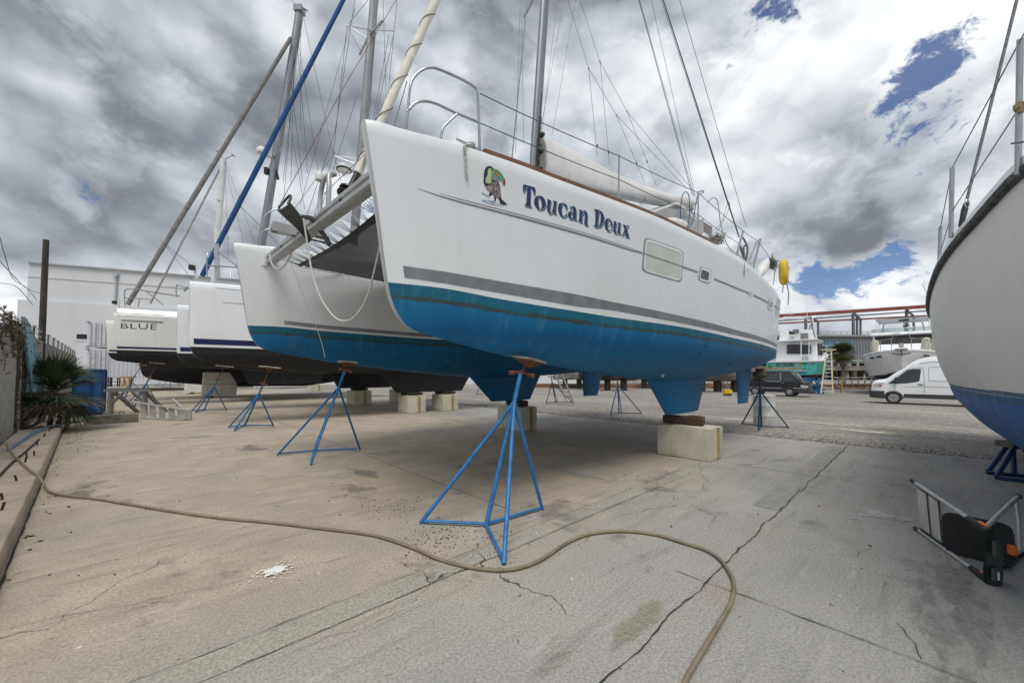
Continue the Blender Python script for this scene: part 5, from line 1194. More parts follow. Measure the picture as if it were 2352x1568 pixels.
# ------------------------------------------------------------------ boat stands
STB = mat('blue_stand_paint', (.028, .165, .40), .5, .1, .22, 9, .25, 60, (.06, .07, .09), .36, 14); STD = mat('dark_blue_stand_paint', (.018, .060, .145), .55, .1, .25, 9, .25, 60, (.05, .045, .045), .4, 14)
PADW = mat('plywood_pad', (.26, .215, .17), .85, 0, .3, 8, .3, 50); PADC = mat('carpeted_pad', (.46, .43, .39), .9, 0, .2, 8, .4, 60)
def jack_stand(label, hub, feet, apex, pad, padz=None, paint=STB, padm=PADW, r=.021, pw=.30, tilt=None, screw=True, scale=1.0, grp='blue jack stands under the boats', depth=None):
    hubp = G(*hub); fp = [G(*f) for f in feet]; D = depth or (hubp.y * .5 + sum(f.y for f in fp) / len(fp) * .5)
    t = thing('jack_stand', label, 'boat stand', (hubp.x, hubp.y, 0), 0, grp)
    ap = P(*apex, D); pd = P(*pad, D + .05); ax = (ap - hubp).normalized()
    MB().tube([hubp + V((0, 0, .01)), ap], r * 1.2, 10).build('post', paint, t, 50, world=True)
    for f in fp:
        q = hubp.lerp(ap, .80)
        MB().tube(smooth_path([f + V((0, 0, .012)), f.lerp(q, .9) + (q - hubp) * .0, q + ax * .06], 4), r, 8).build('leg', paint, t, 50, world=True)
        MB().tube([hubp + V((0, 0, .035)), f.lerp(hubp, .06) + V((0, 0, .035))], r * .78, 7).build('base_bar', paint, t, 50, world=True)
    d = pd - ap
    if screw:
        MB().tube([ap, pd - d.normalized() * .03], r * .72, 8).build('screw', RUSTY, t, 50, world=True)
        hd = MB(); c = ap + d * .08; s = V((1, -.25, 0)).normalized()
        for sg in (-1, 1):
            k1 = c + s * (.15 * sg) + V((0, -.02 * sg, -.045 if sg > 0 else .0)); hd.loft([[c + V((0, 0, .012)), c + V((0, .02, 0)), c + V((0, 0, -.012)), c + V((0, -.02, 0))], [k1 + V((0, 0, .03)), k1 + V((0, .008, 0)), k1 + V((0, 0, -.03)), k1 + V((0, -.008, 0))]], True, True, True)
        hd.lathe([(r * 1.1, -.025), (r * 1.5, -.02), (r * 1.5, .02), (r * 1.1, .025)], c, (0, 0, 1), 8)
        hd.build('handle', RUSTY, t, world=True)
    Mr = Euler(tilt or (0, .10, YANG)).to_matrix(); hb = MB()
    hb.loft([[pd + Mr @ V((sx * a, sy * a * .8, h)) for sx, sy in ((-1, -1), (1, -1), (1, 1), (-1, 1))] for a, h in ((.04, -.085), (.11, -.03), (.12, -.012))], True, True, True)
    hb.build('head', RUSTY, t, world=True)
    MB().box(pd, (pw, pw * .9, .028), Mr).build('pad', padm, t, world=True, bevel=.006)
    return t
j1 = jack_stand('tall blue jack stand in the foreground with rusty head under the near hull', (1116, 1210), [(966, 1203), (1157, 1297), (1246, 1171)], (1196, 858), (1216, 826), tilt=(.10, .16, YANG), pw=.31, depth=4.4)
j2 = jack_stand('blue jack stand under the turquoise bow of the far hull', (721, 1038), [(637, 1046), (713, 1068), (827, 1033)], (793, 850), (799, 831), tilt=(.0, .06, YANG), padm=PADC, depth=7.35)
j3 = jack_stand('blue jack stand with white pad beneath the black bottom left of the turquoise bow', (562, 978), [(525, 982), (538, 990), (628, 979)], (604, 884), (620, 843), padm=PADC, pw=.46, depth=10.6)
j4 = jack_stand('blue jack stand in front of the tall white painted concrete blocks', (469, 942), [(440, 944), (449, 948), (520, 942)], (499, 872), (516, 841), padm=PADC, pw=.5, depth=14.0)
j5 = jack_stand('blue jack stand behind the sawhorse and the fallen ladder, right one', (309, 933), [(288, 932), (298, 937), (364, 928)], (343, 868), (361, 834), pw=.5, paint=STB, depth=16.5)
j6 = jack_stand('blue jack stand behind the sawhorse and the fallen ladder, left one', (289, 912), [(272, 912), (284, 915), (322, 895)], (308, 866), (325, 838), pw=.4, paint=STB, depth=19.5)
j7 = jack_stand('dark blue jack stand beside the white container, far behind', (392, 890), [(356, 886), (372, 890), (414, 885)], (390, 852), (390, 846), pw=.4, paint=STD, depth=27)
j8 = jack_stand('dark blue jack stand straddling the white barrel under the stern', (1749, 981), [(1704, 974), (1742, 989), (1811, 983)], (1745, 874), (1745, 848), paint=STD, pw=.22, depth=11.0)
j9 = jack_stand('dark blue jack stand between the rudders of the blue bottomed catamaran', (1422, 949), [(1402, 953), (1428, 950), (1475, 951)], (1418, 868), (1418, 848), paint=STD, pw=.3, depth=16.5)
j10 = jack_stand('dark blue jack stand beside the leaning ladder behind the far keel', (1276, 923), [(1254, 927), (1280, 924), (1316, 925)], (1266, 866), (1266, 850), paint=STD, pw=.3, depth=20)
j11 = jack_stand('dark blue jack stand far back seen left of the turquoise keel', (1118, 905), [(1094, 906), (1121, 907), (1140, 905)], (1105, 862), (1105, 852), paint=STD, pw=.3, depth=27)
rk_ = MB().sphere(P(1745, 860, 11.0), .16, 12, 8, (1.2, .8, .75)).build('sandbag_pad', mat('mossy_bag', (.10, .085, .06), .95, 0, .4, 9, .8, 30), j8, 60, world=True)
# heavy stand under the right-hand boat
t = thing('jack_stand', 'thick legged blue stand with two floor bars under the boat at right', 'boat stand', G(2330, 1080), 0, 'blue jack stands under the boats')
for a, b in (((2270, 1086), (2318, 1018)), ((2290, 1098), (2333, 1022)), ((2330, 1092), (2326, 1030)), ((2420, 1110), (2352, 1030))):
    g0 = G(*a) + V((0, 0, .03)); MB().tube([g0, P(*b, g0.y + .25)], .035, 10).build('leg', STD, t, 50, world=True)
for a, b in (((2266, 1088), (2460, 1106)), ((2284, 1100), (2470, 1122))): MB().bar(G(*a) + V((0, 0, .025)), G(*b) + V((0, 0, .025)), .06, .05).build('floor_bar', STD, t, world=True)
MB().box(P(2330, 1020, 6.6), (.3, .3, .1)).build('pad', PADW, t, world=True)

# ------------------------------------------------------------------ concrete and timber blocks
def blockmat(name, col, worn=(.30, .29, .25)):
    m, g, b, oc = base_mat(name)
    n = g.noise(oc, 2.4, 7, .65); sp = g.noise(g.scale(oc, (14, 14, 7)), 1.0, 6, .7); st = g.noise(g.scale(oc, (5, 5, .5)), 1.5, 6, .6)
    cc = g.mix(g.ramp(n, .35, .7), c4(col), c4([x * .80 for x in col])); cc = g.mix(g.math('MULTIPLY', g.ramp(sp, .63, .67), .8), cc, c4(worn)); cc = g.mix(g.math('MULTIPLY', g.ramp(st, .60, .74), .5), cc, (.40, .29, .14, 1))
    cc = g.mix(g.math('MULTIPLY', g.ramp(g.noise(oc, 5, 7, .7), .66, .70), .7), cc, (.20, .19, .16, 1))
    g.put(b.inputs['Base Color'], cc); b.inputs['Roughness'].default_value = .9
    g.put(b.inputs['Normal'], g.bump(g.math('ADD', sp, g.noise(oc, 60, 5, .7)), .6, .015)); return m
BLK = blockmat('cream_painted_concrete', (.65, .605, .465)); BLKW = blockmat('white_painted_concrete', (.86, .84, .78), (.58, .56, .49)); WOOD = mat('oily_timber', (.085, .052, .032), .85, 0, .4, 2.5, .4, 40, (.03, .024, .02), .42, 3, (1.5, 12, 12)); WOODD = mat('dark_timber', (.032, .027, .022), .9, 0, .5, 6, .4, 40)
def rough_box(c, size, rz, seed, amp=.012, n=7):
    """cast block with worn corners: subdivided, rounded and chipped"""
    bm = bmesh.new(); bmesh.ops.create_cube(bm, size=1); bmesh.ops.subdivide_edges(bm, edges=bm.edges[:], cuts=n, use_grid_fill=True)
    Mr = Matrix.Rotation(rz, 3, 'Z'); v = []
    rr = .035
    for q in bm.verts:
        p = V((q.co.x * size[0], q.co.y * size[1], q.co.z * size[2])); hx = [k / 2 - rr for k in size]
        core = V([max(-h, min(h, a)) for a, h in zip(p, hx)]); d = p - core
        if d.length > 1e-6: p = core + d.normalized() * min(d.length, rr)
        nz = noise.noise(V((p.x * 5, p.y * 5, p.z * 5)) + V((seed * 7, 0, 0))) + .6 * noise.noise(V((p.x * 13, p.y * 13, p.z * 13)) + V((seed * 7, 3, 0)))
        edge = sum(1 for a, k in zip(p, size) if abs(a) > k / 2 - .05)
        p = p * (1 + amp * nz * (1.6 if edge > 1 else .5)); v.append(V(c) + Mr @ p)
    m = MB(); m.v = [tuple(a) for a in v]; 
    for f in bm.faces: m.face([x.index for x in f.verts])
    bm.free(); return m
GB = 'cream concrete blocks under the boats'
def block_at(label, x, y, size, seed, matl=BLK, rz=0.0, z0=0.0, grp=GB, notch=True):
    t = thing('concrete_block', label, 'concrete block', W(x, y, z0), YANG + rz, grp)
    m = rough_box((0, 0, size[2] / 2), size, 0, seed)
    m.build('block_body', matl, t, 40)
    if notch: MB().box((size[0] * .12, -size[1] / 2 + .0, size[2] / 2), (.10, .03, size[2] * .9)).build('keyway', mat('rust_stained_groove', (.30, .21, .10), .9, 0, .4, 6), t, bevel=.01)
    return t
def lc(u, v): return L(G(u, v))
k1 = lc(1636, 1063)
# block corner nearest to the camera is (x-, y-); long side runs along the fence
b1 = block_at('cream concrete block under the near keel, closest of all the blocks', k1.x + .33, k1.y + .54, (.64, 1.04, .62), 1, notch=False)
MB().box((.05, -.515, .31), (.11, .035, .58)).build('keyway', mat('rust_stained_groove', (.34, .24, .10), .9, 0, .4, 6), b1, bevel=.01)
k2 = lc(1196, 993); block_at('cream concrete block under the far keel of the turquoise bottomed boat', k2.x + .36, k2.y + .52, (.64, 1.0, .68), 2)
for k, (lab, u, v, sx, sy, h) in enumerate((('cream concrete block left of the far keel, under the black boat', 960, 954, .8, .9, .55), ('cream concrete block behind the far jack stand, between the black keels', 1036, 947, .8, .9, .55), ('cream concrete block farther back under the black boat, left of two', 795, 928, .9, 1.0, .60), ('cream concrete block farther back under the black boat, right of two', 876, 921, .9, 1.1, .60), ('small cream concrete block farthest back beneath the black hulls', 715, 899, 1.0, 1.2, .6), ('cream concrete block lying beside the tall white blocks', 548, 893, 1.2, 1.2, .6))):
    q = lc(u, v); yy_, zz_ = (KEEL2[0][0], KEEL2[0][3]) if k < 2 else (KEEL2[1][0], KEEL2[1][3]); print('BLK', k, round(q.x, 2), round(q.y, 2), KEEL2) if __name__ == '__main__' else 0; block_at(lab, q.x + sx * .5, q.y + sy * .5 if k > 3 else yy_, (sx, sy, h if k > 3 else zz_ - .12), 5 + k)
for (u_, v_, mt_, sd0, lab, ra_) in ((464, 914, BLKW, 20, 'white painted concrete block, %s of the stack behind a blue jack stand', 0), (424, 905, BLKW, 24, 'brown stained white concrete block, %s of the rear stack', .04)):
    q = lc(u_, v_)
    for k in range(2): block_at(lab % ('bottom one' if k == 0 else 'topmost one'), q.x + .90, q.y + .5, (1.72, 1.0, .74), sd0 + k, mt_, ra_, .11 + .745 * k, 'stacked white blocks', False)
def timber(label, x, y, z, size, rz=0.0, matl=WOOD, grp='timber packing on the concrete blocks'):
    t = rough_box((0, 0, 0), size, 0, x * 3 + y, .01, 4).build('timber_block', matl, None, 40); t.location = W(x, y, z + size[2] / 2); t.rotation_euler = (0, 0, YANG + rz)
    return tag(t, label, 'timber block', grp)
timber('brown timber beam on the nearest concrete block, under the keel', k1.x + .24, k1.y + .62, .622, (.17, .78, .17), .05)
timber('short dark timber offcut beside the brown beam under the near keel', k1.x + .52, k1.y + .50, .622, (.20, .34, .16), -.1, WOODD)
timber('timber block under the far turquoise keel', k2.x + .34, k2.y + .30, .682, (.24, .30, .17), .05); timber('dark timber block under the far turquoise keel', k2.x + .34, k2.y + .75, .682, (.24, .24, .17), .1, WOODD)
for u, v, sx, sy, nm in ((960, 954, .8, .9, 'dark timber packing on the block left of the far keel'), (1036, 947, .8, .9, 'dark timber packing on the block between the black keels'), (795, 928, .9, 1.0, 'dark timber packing on the left rear block'), (876, 921, .9, 1.1, 'dark timber packing on the right rear block')):
    q = lc(u, v); yy_, zz_ = (KEEL2[0][0], KEEL2[0][3]) if sx == .8 else (KEEL2[1][0], KEEL2[1][3]); timber(nm, q.x + sx * .5, yy_, zz_ - .117, (.6, .75, .12), .08, WOODD)
for u, v, nm in ((464, 914, 'dark timber skid under the white block stack'), (424, 905, 'dark timber skid under the rear block stack')):
    q = lc(u, v); timber(nm, q.x + .45, q.y + .5, .0, (.25, 1.1, .105), .0, WOODD)

# ------------------------------------------------------------------ kerb, fence and what grows there
kb = thing('kerb_wall', 'low cracked concrete kerb wall with rusty rebar stubs along the fence', 'kerb', W(kx(4) - .3, 4), YANG)
KERB = mat('pinkish_concrete', (.42, .345, .28), .92, 0, .16, 2.2, .6, 40, (.24, .20, .165), .42, 3)
m = MB(); rows = []
for i in range(121):
    y = -3.5 + 16.0 * i / 120; KX = kx(y); j = .012 * noise.noise(V((y * 2.5, 1, 0))) + .008 * noise.noise(V((y * 11, 1, 0))); zt = .17 + .006 * noise.noise(V((y * 4, 4, 0)))
    rows.append([V((KX + .01, y, -.02)), V((KX + j, y, zt - .015)), V((KX - .015 + j, y, zt)), V((KX - .34, y, zt + .004)), V((KX - .66, y, zt)), V((KX - .68, y, -.02))])
m.loft(rows, False, True, True); m.build('kerb_body', KERB, kb, 45, yard=True)
rr_ = random.Random(4); REBAR = mat('rebar_rust', (.05, .028, .022), .95, 0, .4, 20)
for u, v in ((38, 1104), (62, 1053), (78, 1046), (86, 1022), (100, 1004), (118, 985), (58, 1062), (5, 1148), (2, 1172), (112, 990)):
    p = G(u, v, .17); d = V((rr_.uniform(-.25, .25), rr_.uniform(-.15, .25), 1)) * rr_.uniform(.06, .10)
    MB().tube([p - V((0, 0, .02)), p + d * .5, p + d + V((rr_.uniform(-.015, .015), 0, 0))], .011, 6).build('rebar', REBAR, kb, 50, world=True)
FH = 2.42; FY0, FY1 = 1.0, 34.0; FX = fx(6)
SOIL = mat('rubble_soil', (.135, .12, .10), .95, 0, .5, 5, .9, 20, (.36, .35, .33), .40, 9)
m = MB(); m.loft([[(kx(min(y, 12.6)) - .67, y, .10 + .03 * noise.noise(V((y, 0, 0)))), (fx(y), y, .14 + .05 * noise.noise(V((y * 1.5, 3, 0)))), (fx(y) - 12, y, .1)] for y in [-4 + .4 * k for k in range(43)]]); struct(m.build('soil_ground', SOIL, yard=True))
fence = thing('chain_link_fence', 'grey chain link fence with woven slats and barbed wire top', 'fence', W(FX, 4), YANG)
SLAT = mat('grey_fence_slat', (.34, .345, .345), .7, 0, .22, 3, .2, 30, (.15, .155, .15), .42, 5, (6, 6, .8)); FPOST = mat('dark_post', (.07, .068, .062), .8, .1, .4, 8); FGALV = mat('weathered_galvanised', (.25, .255, .25), .6, .4, .3, 8); WIREF = mat('fence_wire', (.42, .425, .42), .6, .1, .2, 8)
m = MB(); rs_ = random.Random(9); ns_ = 56; yl = [FY0 + 5 + .6 * k for k in range(int((FY1 - FY0 - 5) / .6) + 1)]
for k in range(ns_):
    zc0 = .12 + (FH - .1) * (k + .5) / ns_; hh = (FH - .1) / ns_ * .40; top, bot = [], []
    for y in yl:
        o = .010 * noise.noise(V((y * 1.1, k * .22, 0))) + .004 * noise.noise(V((y * 5, k * 3.1, 2))); sg = .018 * math.sin(y * 1.9 + k * .02); xx = fx(y) + .004 * noise.noise(V((y * 4, k * 2, 7)))
        top.append(V((xx - .006, y, zc0 + o + sg + hh))); bot.append(V((xx + .012, y, zc0 + o + sg - hh)))
    m.loft([top, [p + V((.006, 0, -.004)) for p in top], bot, [p - V((.008, 0, 0)) for p in bot]], False)
m.build('slat_panel', SLAT, fence, yard=True)
m = MB(); p_ = .095
def wire(a, b, r=.0075):
    a, b = V(a), V(b); d = (b - a).normalized(); s = V((1, 0, 0)) * r; t_ = d.cross(V((1, 0, 0))).normalized() * r
    m.loft([[a + s, a + t_, a - s, a - t_], [b + s, b + t_, b - s, b - t_]], True)
k = FY0 - FH
while k < FY1:
    a0, b0 = max(k, FY0), min(k + FH, FY1); wire((fx(a0) + .014, a0, .12 + a0 - k), (fx(b0) + .014, b0, .12 + b0 - k))
    a0, b0 = max(k, FY0), min(k + FH, FY1); wire((fx(b0) + .020, b0, .12 + FH - (b0 - k)), (fx(a0) + .020, a0, .12 + FH - (a0 - k))); k += p_
m.build('wire_mesh', WIREF, fence, yard=True)
m = MB()
for z in (FH + .12,): m.tube([V((fx(FY0) - .03, FY0, z)), V((fx(FY1) - .03, FY1, z))], .022, 6)
m.build('top_rail', FGALV, fence, yard=True)
yy = FY0
py = []
while yy <= FY1 + .1:
    FX = fx(yy); q = MB().tube([V((FX - .05, yy, .0)), V((FX - .05, yy, FH + .16)), V((FX - .05, yy, FH + .3)), V((FX - .045, yy, FH + .50))], .026, 8); q.build('fence_post', FPOST, fence, 50, yard=True); py.append(yy); yy += 1.9
for q_ in (.08, .26, .44):
    m = MB()
    for a, b in zip(py, py[1:]):
        x = FX - .02; z = FH + .12 + .38 * q_ / .44
        s_ = [V((x + fx(lerp(a, b, k / 8)) - FX, lerp(a, b, k / 8), z - .10 * math.sin(math.pi * k / 8) + .02 * noise.noise(V((lerp(a, b, k / 8) * 3, q_ * 9, 0))))) for k in range(9)]; m.tube(s_, .004, 4)
        for k in range(1, 12):
            c = s_[0].lerp(s_[-1], k / 12) - V((0, 0, .10 * math.sin(math.pi * k / 12))); m.tube([c - V((.02, .01, .03)), c + V((.02, .01, .03))], .0035, 3); m.tube([c - V((.02, -.01, -.03)), c + V((.02, -.01, -.03))], .0035, 3)
    m.build('barbed_wire', FGALV, fence, yard=True)
# wild strands sagging in front of the sky
m = MB()
for pts in ([(0, 545, 6.6), (12, 590, 6.8), (30, 640, 7.2), (60, 660, 8), (85, 690, 9)], [(0, 600, 6.4), (30, 632, 7), (62, 662, 7.8), (110, 680, 9)], [(0, 650, 6.4), (40, 660, 7.2), (75, 700, 9)]): m.tube(smooth_path([P(*p) for p in pts], 6), .006, 4)
m.build('barbed_wire', FGALV, fence, world=True)
vine = thing('vine', 'brown dead vine tangled over the top of the fence at far left', 'vine', W(FX, 7.0, 0))
m = MB(); m2 = MB(); rv = random.Random(21)
for k in range(55):
    y = 8.3 + abs(rv.gauss(0, 1.7)); FX = fx(y); top = FH + rv.uniform(-.15, .40) - .035 * (y - 8); p = V((FX + rv.uniform(-.1, .12), y, top)); ps = [p]
    for q in range(5): p = p + V((rv.gauss(0, .05), rv.gauss(0, .14), rv.gauss(-.06, .10))); ps.append(p)
    m.tube(smooth_path(ps, 3), .006, 4)
    if k < 55:
        for q in range(7):
            c = ps[rv.randint(0, 5)] + V((rv.gauss(0, .05), rv.gauss(0, .06), rv.gauss(0, .05))); a = V((rv.gauss(0, 1), rv.gauss(0, 1), rv.gauss(0, 1))).normalized() * .05; b = a.orthogonal().normalized() * .022; m2.poly([c - a, c + b, c + a, c - b])
for y0_ in (11.0, 11.9):
    for j in range(12):
        p = V((fx(y0_) + .03, y0_ + rv.gauss(0, .05), .3)); ps = [p]
        while p.z < FH: p = p + V((rv.gauss(0, .008), rv.gauss(0, .035), .22)); p.x = fx(p.y) + .035; ps.append(p)
        m.tube(ps, .006, 4)
        for q in range(16): c = ps[rv.randint(0, len(ps) - 1)] + V((.02, rv.gauss(0, .06), rv.gauss(0, .08))); a = V((rv.gauss(0, .3), rv.gauss(0, 1), rv.gauss(0, 1))).normalized() * .045; b = a.orthogonal().normalized() * .02; m2.poly([c - a, c + b, c + a, c - b])
m.build('stems', mat('dead_stem', (.06, .045, .032), .95, 0, .4, 20), vine, yard=True)['kind'] = 'stuff'; m2.build('leaves', mat('dead_leaf', (.085, .065, .042), .9, 0, .5, 9), vine, yard=True)
# wooden pole
m = MB(); a, b = P(99, 742, 12.2), P(106, 551, 12.2); a = V((a.x, a.y, -.1))
m.tube([a.lerp(b, k / 8) + V((.012 * noise.noise(V((k, 1, 0))), 0, 0)) for k in range(9)], [.088 - .018 * k / 8 for k in range(9)], 12)
tag(m.build('wooden_pole', mat('grey_weathered_pole', (.055, .045, .036), .95, 0, .45, 3, .5, 30, None, .5, 1, (9, 9, .7)), None, 60), 'dark weathered wooden pole standing behind the fence before the white warehouse', 'pole')
# towel on the fence
m = MB(); rows = []
tw = [(53, 727, 57, 727), (54, 745, 68, 745), (57, 768, 74, 770), (60, 795, 80, 800), (63, 825, 86, 830), (66, 850, 97, 855), (67, 875, 102, 888), (68, 905, 84, 893)]
for i, (u0, v0, u1, v1) in enumerate(tw):
    row = []
    for k in range(15):
        f = k / 14; q = px(lerp(u0, u1, f), lerp(v0, v1, f) + 5 * math.sin(f * 9) * (i / 8), -3.70); dep = .05 * math.sin(f * 13 + i * .3) * (.3 + i / 7); row.append(YM @ (q + V((dep, 0, 0))))
    rows.append(row)
rows2 = [[p - YD * .03 for p in r] for r in rows]
m.loft([a + b[::-1] for a, b in zip(rows, rows2)], True, True, True)
tag(m.build('towel', mat('pale_blue_towel', (.30, .50, .62), .95, 0, .12, 8, .7, 120), None, 70), 'pale blue towel hanging in folds on the chain link fence', 'towel')
# palmetto
def fan_plant(name, label, base, n, reach, lf, seed, tilt0, tilt1, cols, spread=.9, blades=18, trunk=None, cat_='palm', squash=1.0):
    t = thing(name, label, cat_, base); rg = random.Random(seed); G1, G2 = MB(), MB(); ST_ = MB()
    for k in range(n):
        az = rg.uniform(0, 6.283); el = R(rg.uniform(tilt0, tilt1)); le = reach * rg.uniform(.65, 1.0); d = V((math.cos(az) * math.cos(el), math.sin(az) * math.cos(el), math.sin(el)))
        o = V(base) + V((0, 0, trunk or .1)); e = o + d * le - V((0, 0, .10 * le)); mid = o.lerp(e, .5) + V((0, 0, .06 * le)); ST_.tube(smooth_path([o, mid, e], 4), [.014 * lf * 1.4] * 9, 5)
        u = d; s = u.cross(V((0, 0, 1))).normalized(); w = s.cross(u); dead = el < R(-12) and rg.random() < .5; tgt = G2 if (dead or rg.random() < .07) else G1; droop = rg.uniform(.15, .55)
        for b in range(blades):
            a = R(-82 + 164 * b / (blades - 1)) * spread; bl = lf * (.72 + .28 * math.cos(a)) * rg.uniform(.85, 1.05); bd = (u * math.cos(a) + s * math.sin(a) + w * rg.uniform(-.10, .16)).normalized()
            hw_ = lf * .028; ns = w.cross(bd).normalized() * hw_; p0 = e; p1 = e + bd * bl * .5 + V((0, 0, -.02 * bl)); p2 = e + bd * bl + V((0, 0, -droop * bl * .45))
            i = [tgt.vert(q) for q in (p0 - ns * .4, p0 + ns * .4, p1 + ns + w * .008, p1 - ns + w * .008, p2)]
            tgt.face((i[0], i[1], i[2], i[3])); tgt.face((i[3], i[2], i[4]))
    G1.build('fronds', cols[0], t, world=True)
    if G2.v: G2.build('dead_fronds', cols[1], t, world=True)
    ST_.build('stalks', cols[2], t, world=True); return t
def leafmat(name, a, b_):
    m, g, b, oc = base_mat(name); g.put(b.inputs['Base Color'], g.mix(g.ramp(g.noise(oc, 3.5, 4), .35, .65), c4(a), c4(b_))); b.inputs['Roughness'].default_value = .5; b.inputs['Specular IOR Level'].default_value = .3; return m
PG = leafmat('palmetto_green', (.022, .045, .022), (.075, .10, .05)); PD = leafmat('palmetto_straw', (.17, .125, .065), (.28, .23, .13)); PS = leafmat('palmetto_stalk', (.10, .095, .05), (.17, .14, .075))
pb_ = W(-3.38, 12.6, .1)
pt_ = fan_plant('palmetto_plant', 'spiky dark green palmetto bush between the fence and the blue bin', pb_, 64, .60, .74, 3, -48, 88, (PG, PD, PS), .72, 18, .92, 'plant')
m = MB(); 
for k in range(3): a = pb_ + V((.12 * k - .1, .1 * k, -.1)); m.tube([a, a + V((.03, .02, .35)), a + V((.06, .02, .95 - .1 * k))], .05, 8)
m.build('trunk', mat('palmetto_trunk', (.11, .085, .055), .95, 0, .4, 12, .8, 25), pt_, world=True)
m = MB(); rl = random.Random(2)
for k in range(130):
    c = L(pb_) + V((rl.uniform(-.25, .75), rl.uniform(-1.6, .8), .12)); a = rl.uniform(0, 6.28); le = rl.uniform(.08, .3); d = V((math.cos(a) * le, math.sin(a) * le, rl.uniform(-.02, .05))); w = V((-d.y, d.x, 0)) * .08; m.poly([c - d - w, c + w * .3 + V((0, 0, .03)), c + d + w, c - w * .3 + V((0, 0, .02))])
tag(m.build('dead_frond_litter', mat('dead_frond', (.13, .09, .055), .95, 0, .5, 7), None, yard=True), 'dead brown fronds and leaves heaped below the palmetto bush', 'leaf litter', kind='stuff')
# blue bin
bn_ = thing('waste_bin', 'tall blue painted steel bin with lifting lugs behind the palmetto', 'bin', G(200, 955), 0)
BIN = mat('blue_bin_paint', (.014, .075, .22), .45, .1, .2, 2.5, .15, 20, (.05, .07, .10), .38, 6); BIND = mat('blue_bin_frame', (.01, .045, .13), .5, .1, .2, 3)
bd_, bs_ = YD, YN; c0 = G(163, 956); c0.z = 0
def bx(u, v, z): return c0 + YN * u - YD * 0 + YD * v + V((0, 0, z))
Mb = Matrix((YD, YN, V((0, 0, 1)))).transposed()
MB().box(bx(.62, .38, .86), (.72, 1.25, 1.56), Mb).build('bin_body', BIN, bn_, world=True, bevel=.02)
MB().box(bx(.62, .38, 1.66), (.80, 1.33, .06), Mb).build('lid', BIN, bn_, world=True, bevel=.012)
for u, v in ((.0, .02), (1.25, .02), (.0, .75), (1.25, .75)): MB().box(bx(u, v, .84), (.07, .07, 1.6), Mb).build('corner_post', BIND, bn_, world=True, bevel=.01)
for u in (.15, 1.1): MB().tube(smooth_path([bx(u - .07, .05, 1.68), bx(u - .06, .05, 1.76), bx(u, .05, 1.79), bx(u + .06, .05, 1.76), bx(u + .07, .05, 1.68)], 4), .018, 6).build('lifting_lug', BIND, bn_, 50, world=True)
for u in (.1, 1.15): MB().box(bx(u, .38, .04), (.7, .12, .08), Mb).build('skid', BIND, bn_, world=True)
MB().box(bx(-.05, .45, 1.0), (.05, .03, .9), Mb).box(bx(-.05, .25, .75), (.16, .03, .10), Mb).build('latch_bar', BIND, bn_, world=True)
# timber sill, sawhorse, fallen step ladder
GREYW_ = mat('grey_weathered_wood', (.20, .185, .165), .92, 0, .25, 3, .5, 40, (.10, .09, .08), .42, 3, (1, 10, 10))
bmr = thing('concrete_beam', 'grey beam with lifting rings lying on the ground before the blue bin', 'beam', G(255, 970), 0)
a, b = G(197, 975), G(318, 968); dv = (b - a).normalized()
MB().bar(a + V((0, 0, .13)), b + V((0, 0, .13)), .22, .26).build('beam_body', mat('mossy_concrete', (.19, .18, .155), .95, 0, .3, 3, .5, 30), bmr, world=True, bevel=.015)
for f in (.18, .66): c = a.lerp(b, f) + V((0, 0, .27)); MB().tube(smooth_path([c - dv * .05, c - dv * .045 + V((0, 0, .06)), c + V((0, 0, .085)), c + dv * .045 + V((0, 0, .06)), c + dv * .05], 4), .012, 6).build('lifting_ring', RUSTY, bmr, 50, world=True)
sw = thing('sawhorse', 'grey weathered wooden sawhorse with diagonal braces beside the blue bin', 'sawhorse', G(290, 953), 0)
p0, p1 = G(253, 953), G(331, 951); hz = .90
MB().bar(p0 + V((-.25, 0, hz)), p1 + V((.25, 0, hz)), .10, .10).build('top_beam', GREYW_, sw, world=True, bevel=.006)
for p, sg in ((p0, 1), (p1, -1)):
    MB().bar(p, p + V((0, 0, hz - .05)), .15, .12).build('leg', GREYW_, sw, world=True, bevel=.006); MB().bar(p + V((.06 * sg, 0, .45)), p + V((.48 * sg, 0, hz - .05)), .09, .06).build('brace', GREYW_, sw, world=True); MB().bar(p + V((.06 * sg, 1.0, 0)), p + V((.06 * sg, .06, hz - .05)), .10, .10).build('leg', GREYW_, sw, world=True)
sl = thing('step_ladder', 'aluminium step ladder fallen on its side near the sawhorse', 'ladder', G(370, 964), 0, 'ladders in the yard')
a0, a1 = G(320, 962), G(424, 965); t0, t1 = P(302, 922, a0.y), P(424, 941, a1.y)
ALD = mat('dull_aluminium', (.50, .50, .485), .5, .5, .15, 6, .1, 30)
MB().bar(a0 + V((0, 0, .03)), a1 + V((0, 0, .03)), .09, .035).build('side_rail', ALD, sl, world=True); MB().bar(t0, t1, .10, .035).build('side_rail', ALD, sl, world=True)
for k in range(5): f = .10 + .205 * k; p = a0.lerp(a1, f) + V((0, 0, .03)); q = t0.lerp(t1, f * .88 + .13); MB().bar(p, q, .18, .03, (0, 1, 0)).build('step', ALD, sl, world=True)
MB().bar(a1 + V((.05, .0, .03)), t1 + V((.05, 0, 0)), .34, .06, (0, 1, 0)).build('top_cap', ALD, sl, world=True)
c_, d_ = P(397, 916, a1.y + 1.0), t1; MB().bar(c_, d_, .06, .03).build('rear_rail', ALD, sl, world=True); c2_ = V((c_.x + .05, c_.y, .03)); MB().bar(c2_, a1 + V((0, .1, .03)), .06, .03).build('rear_rail', ALD, sl, world=True)
for f in (.35, .75): MB().bar(c_.lerp(d_, f), c2_.lerp(a1 + V((0, .1, .03)), f), .03, .03).build('rear_brace', ALD, sl, world=True)
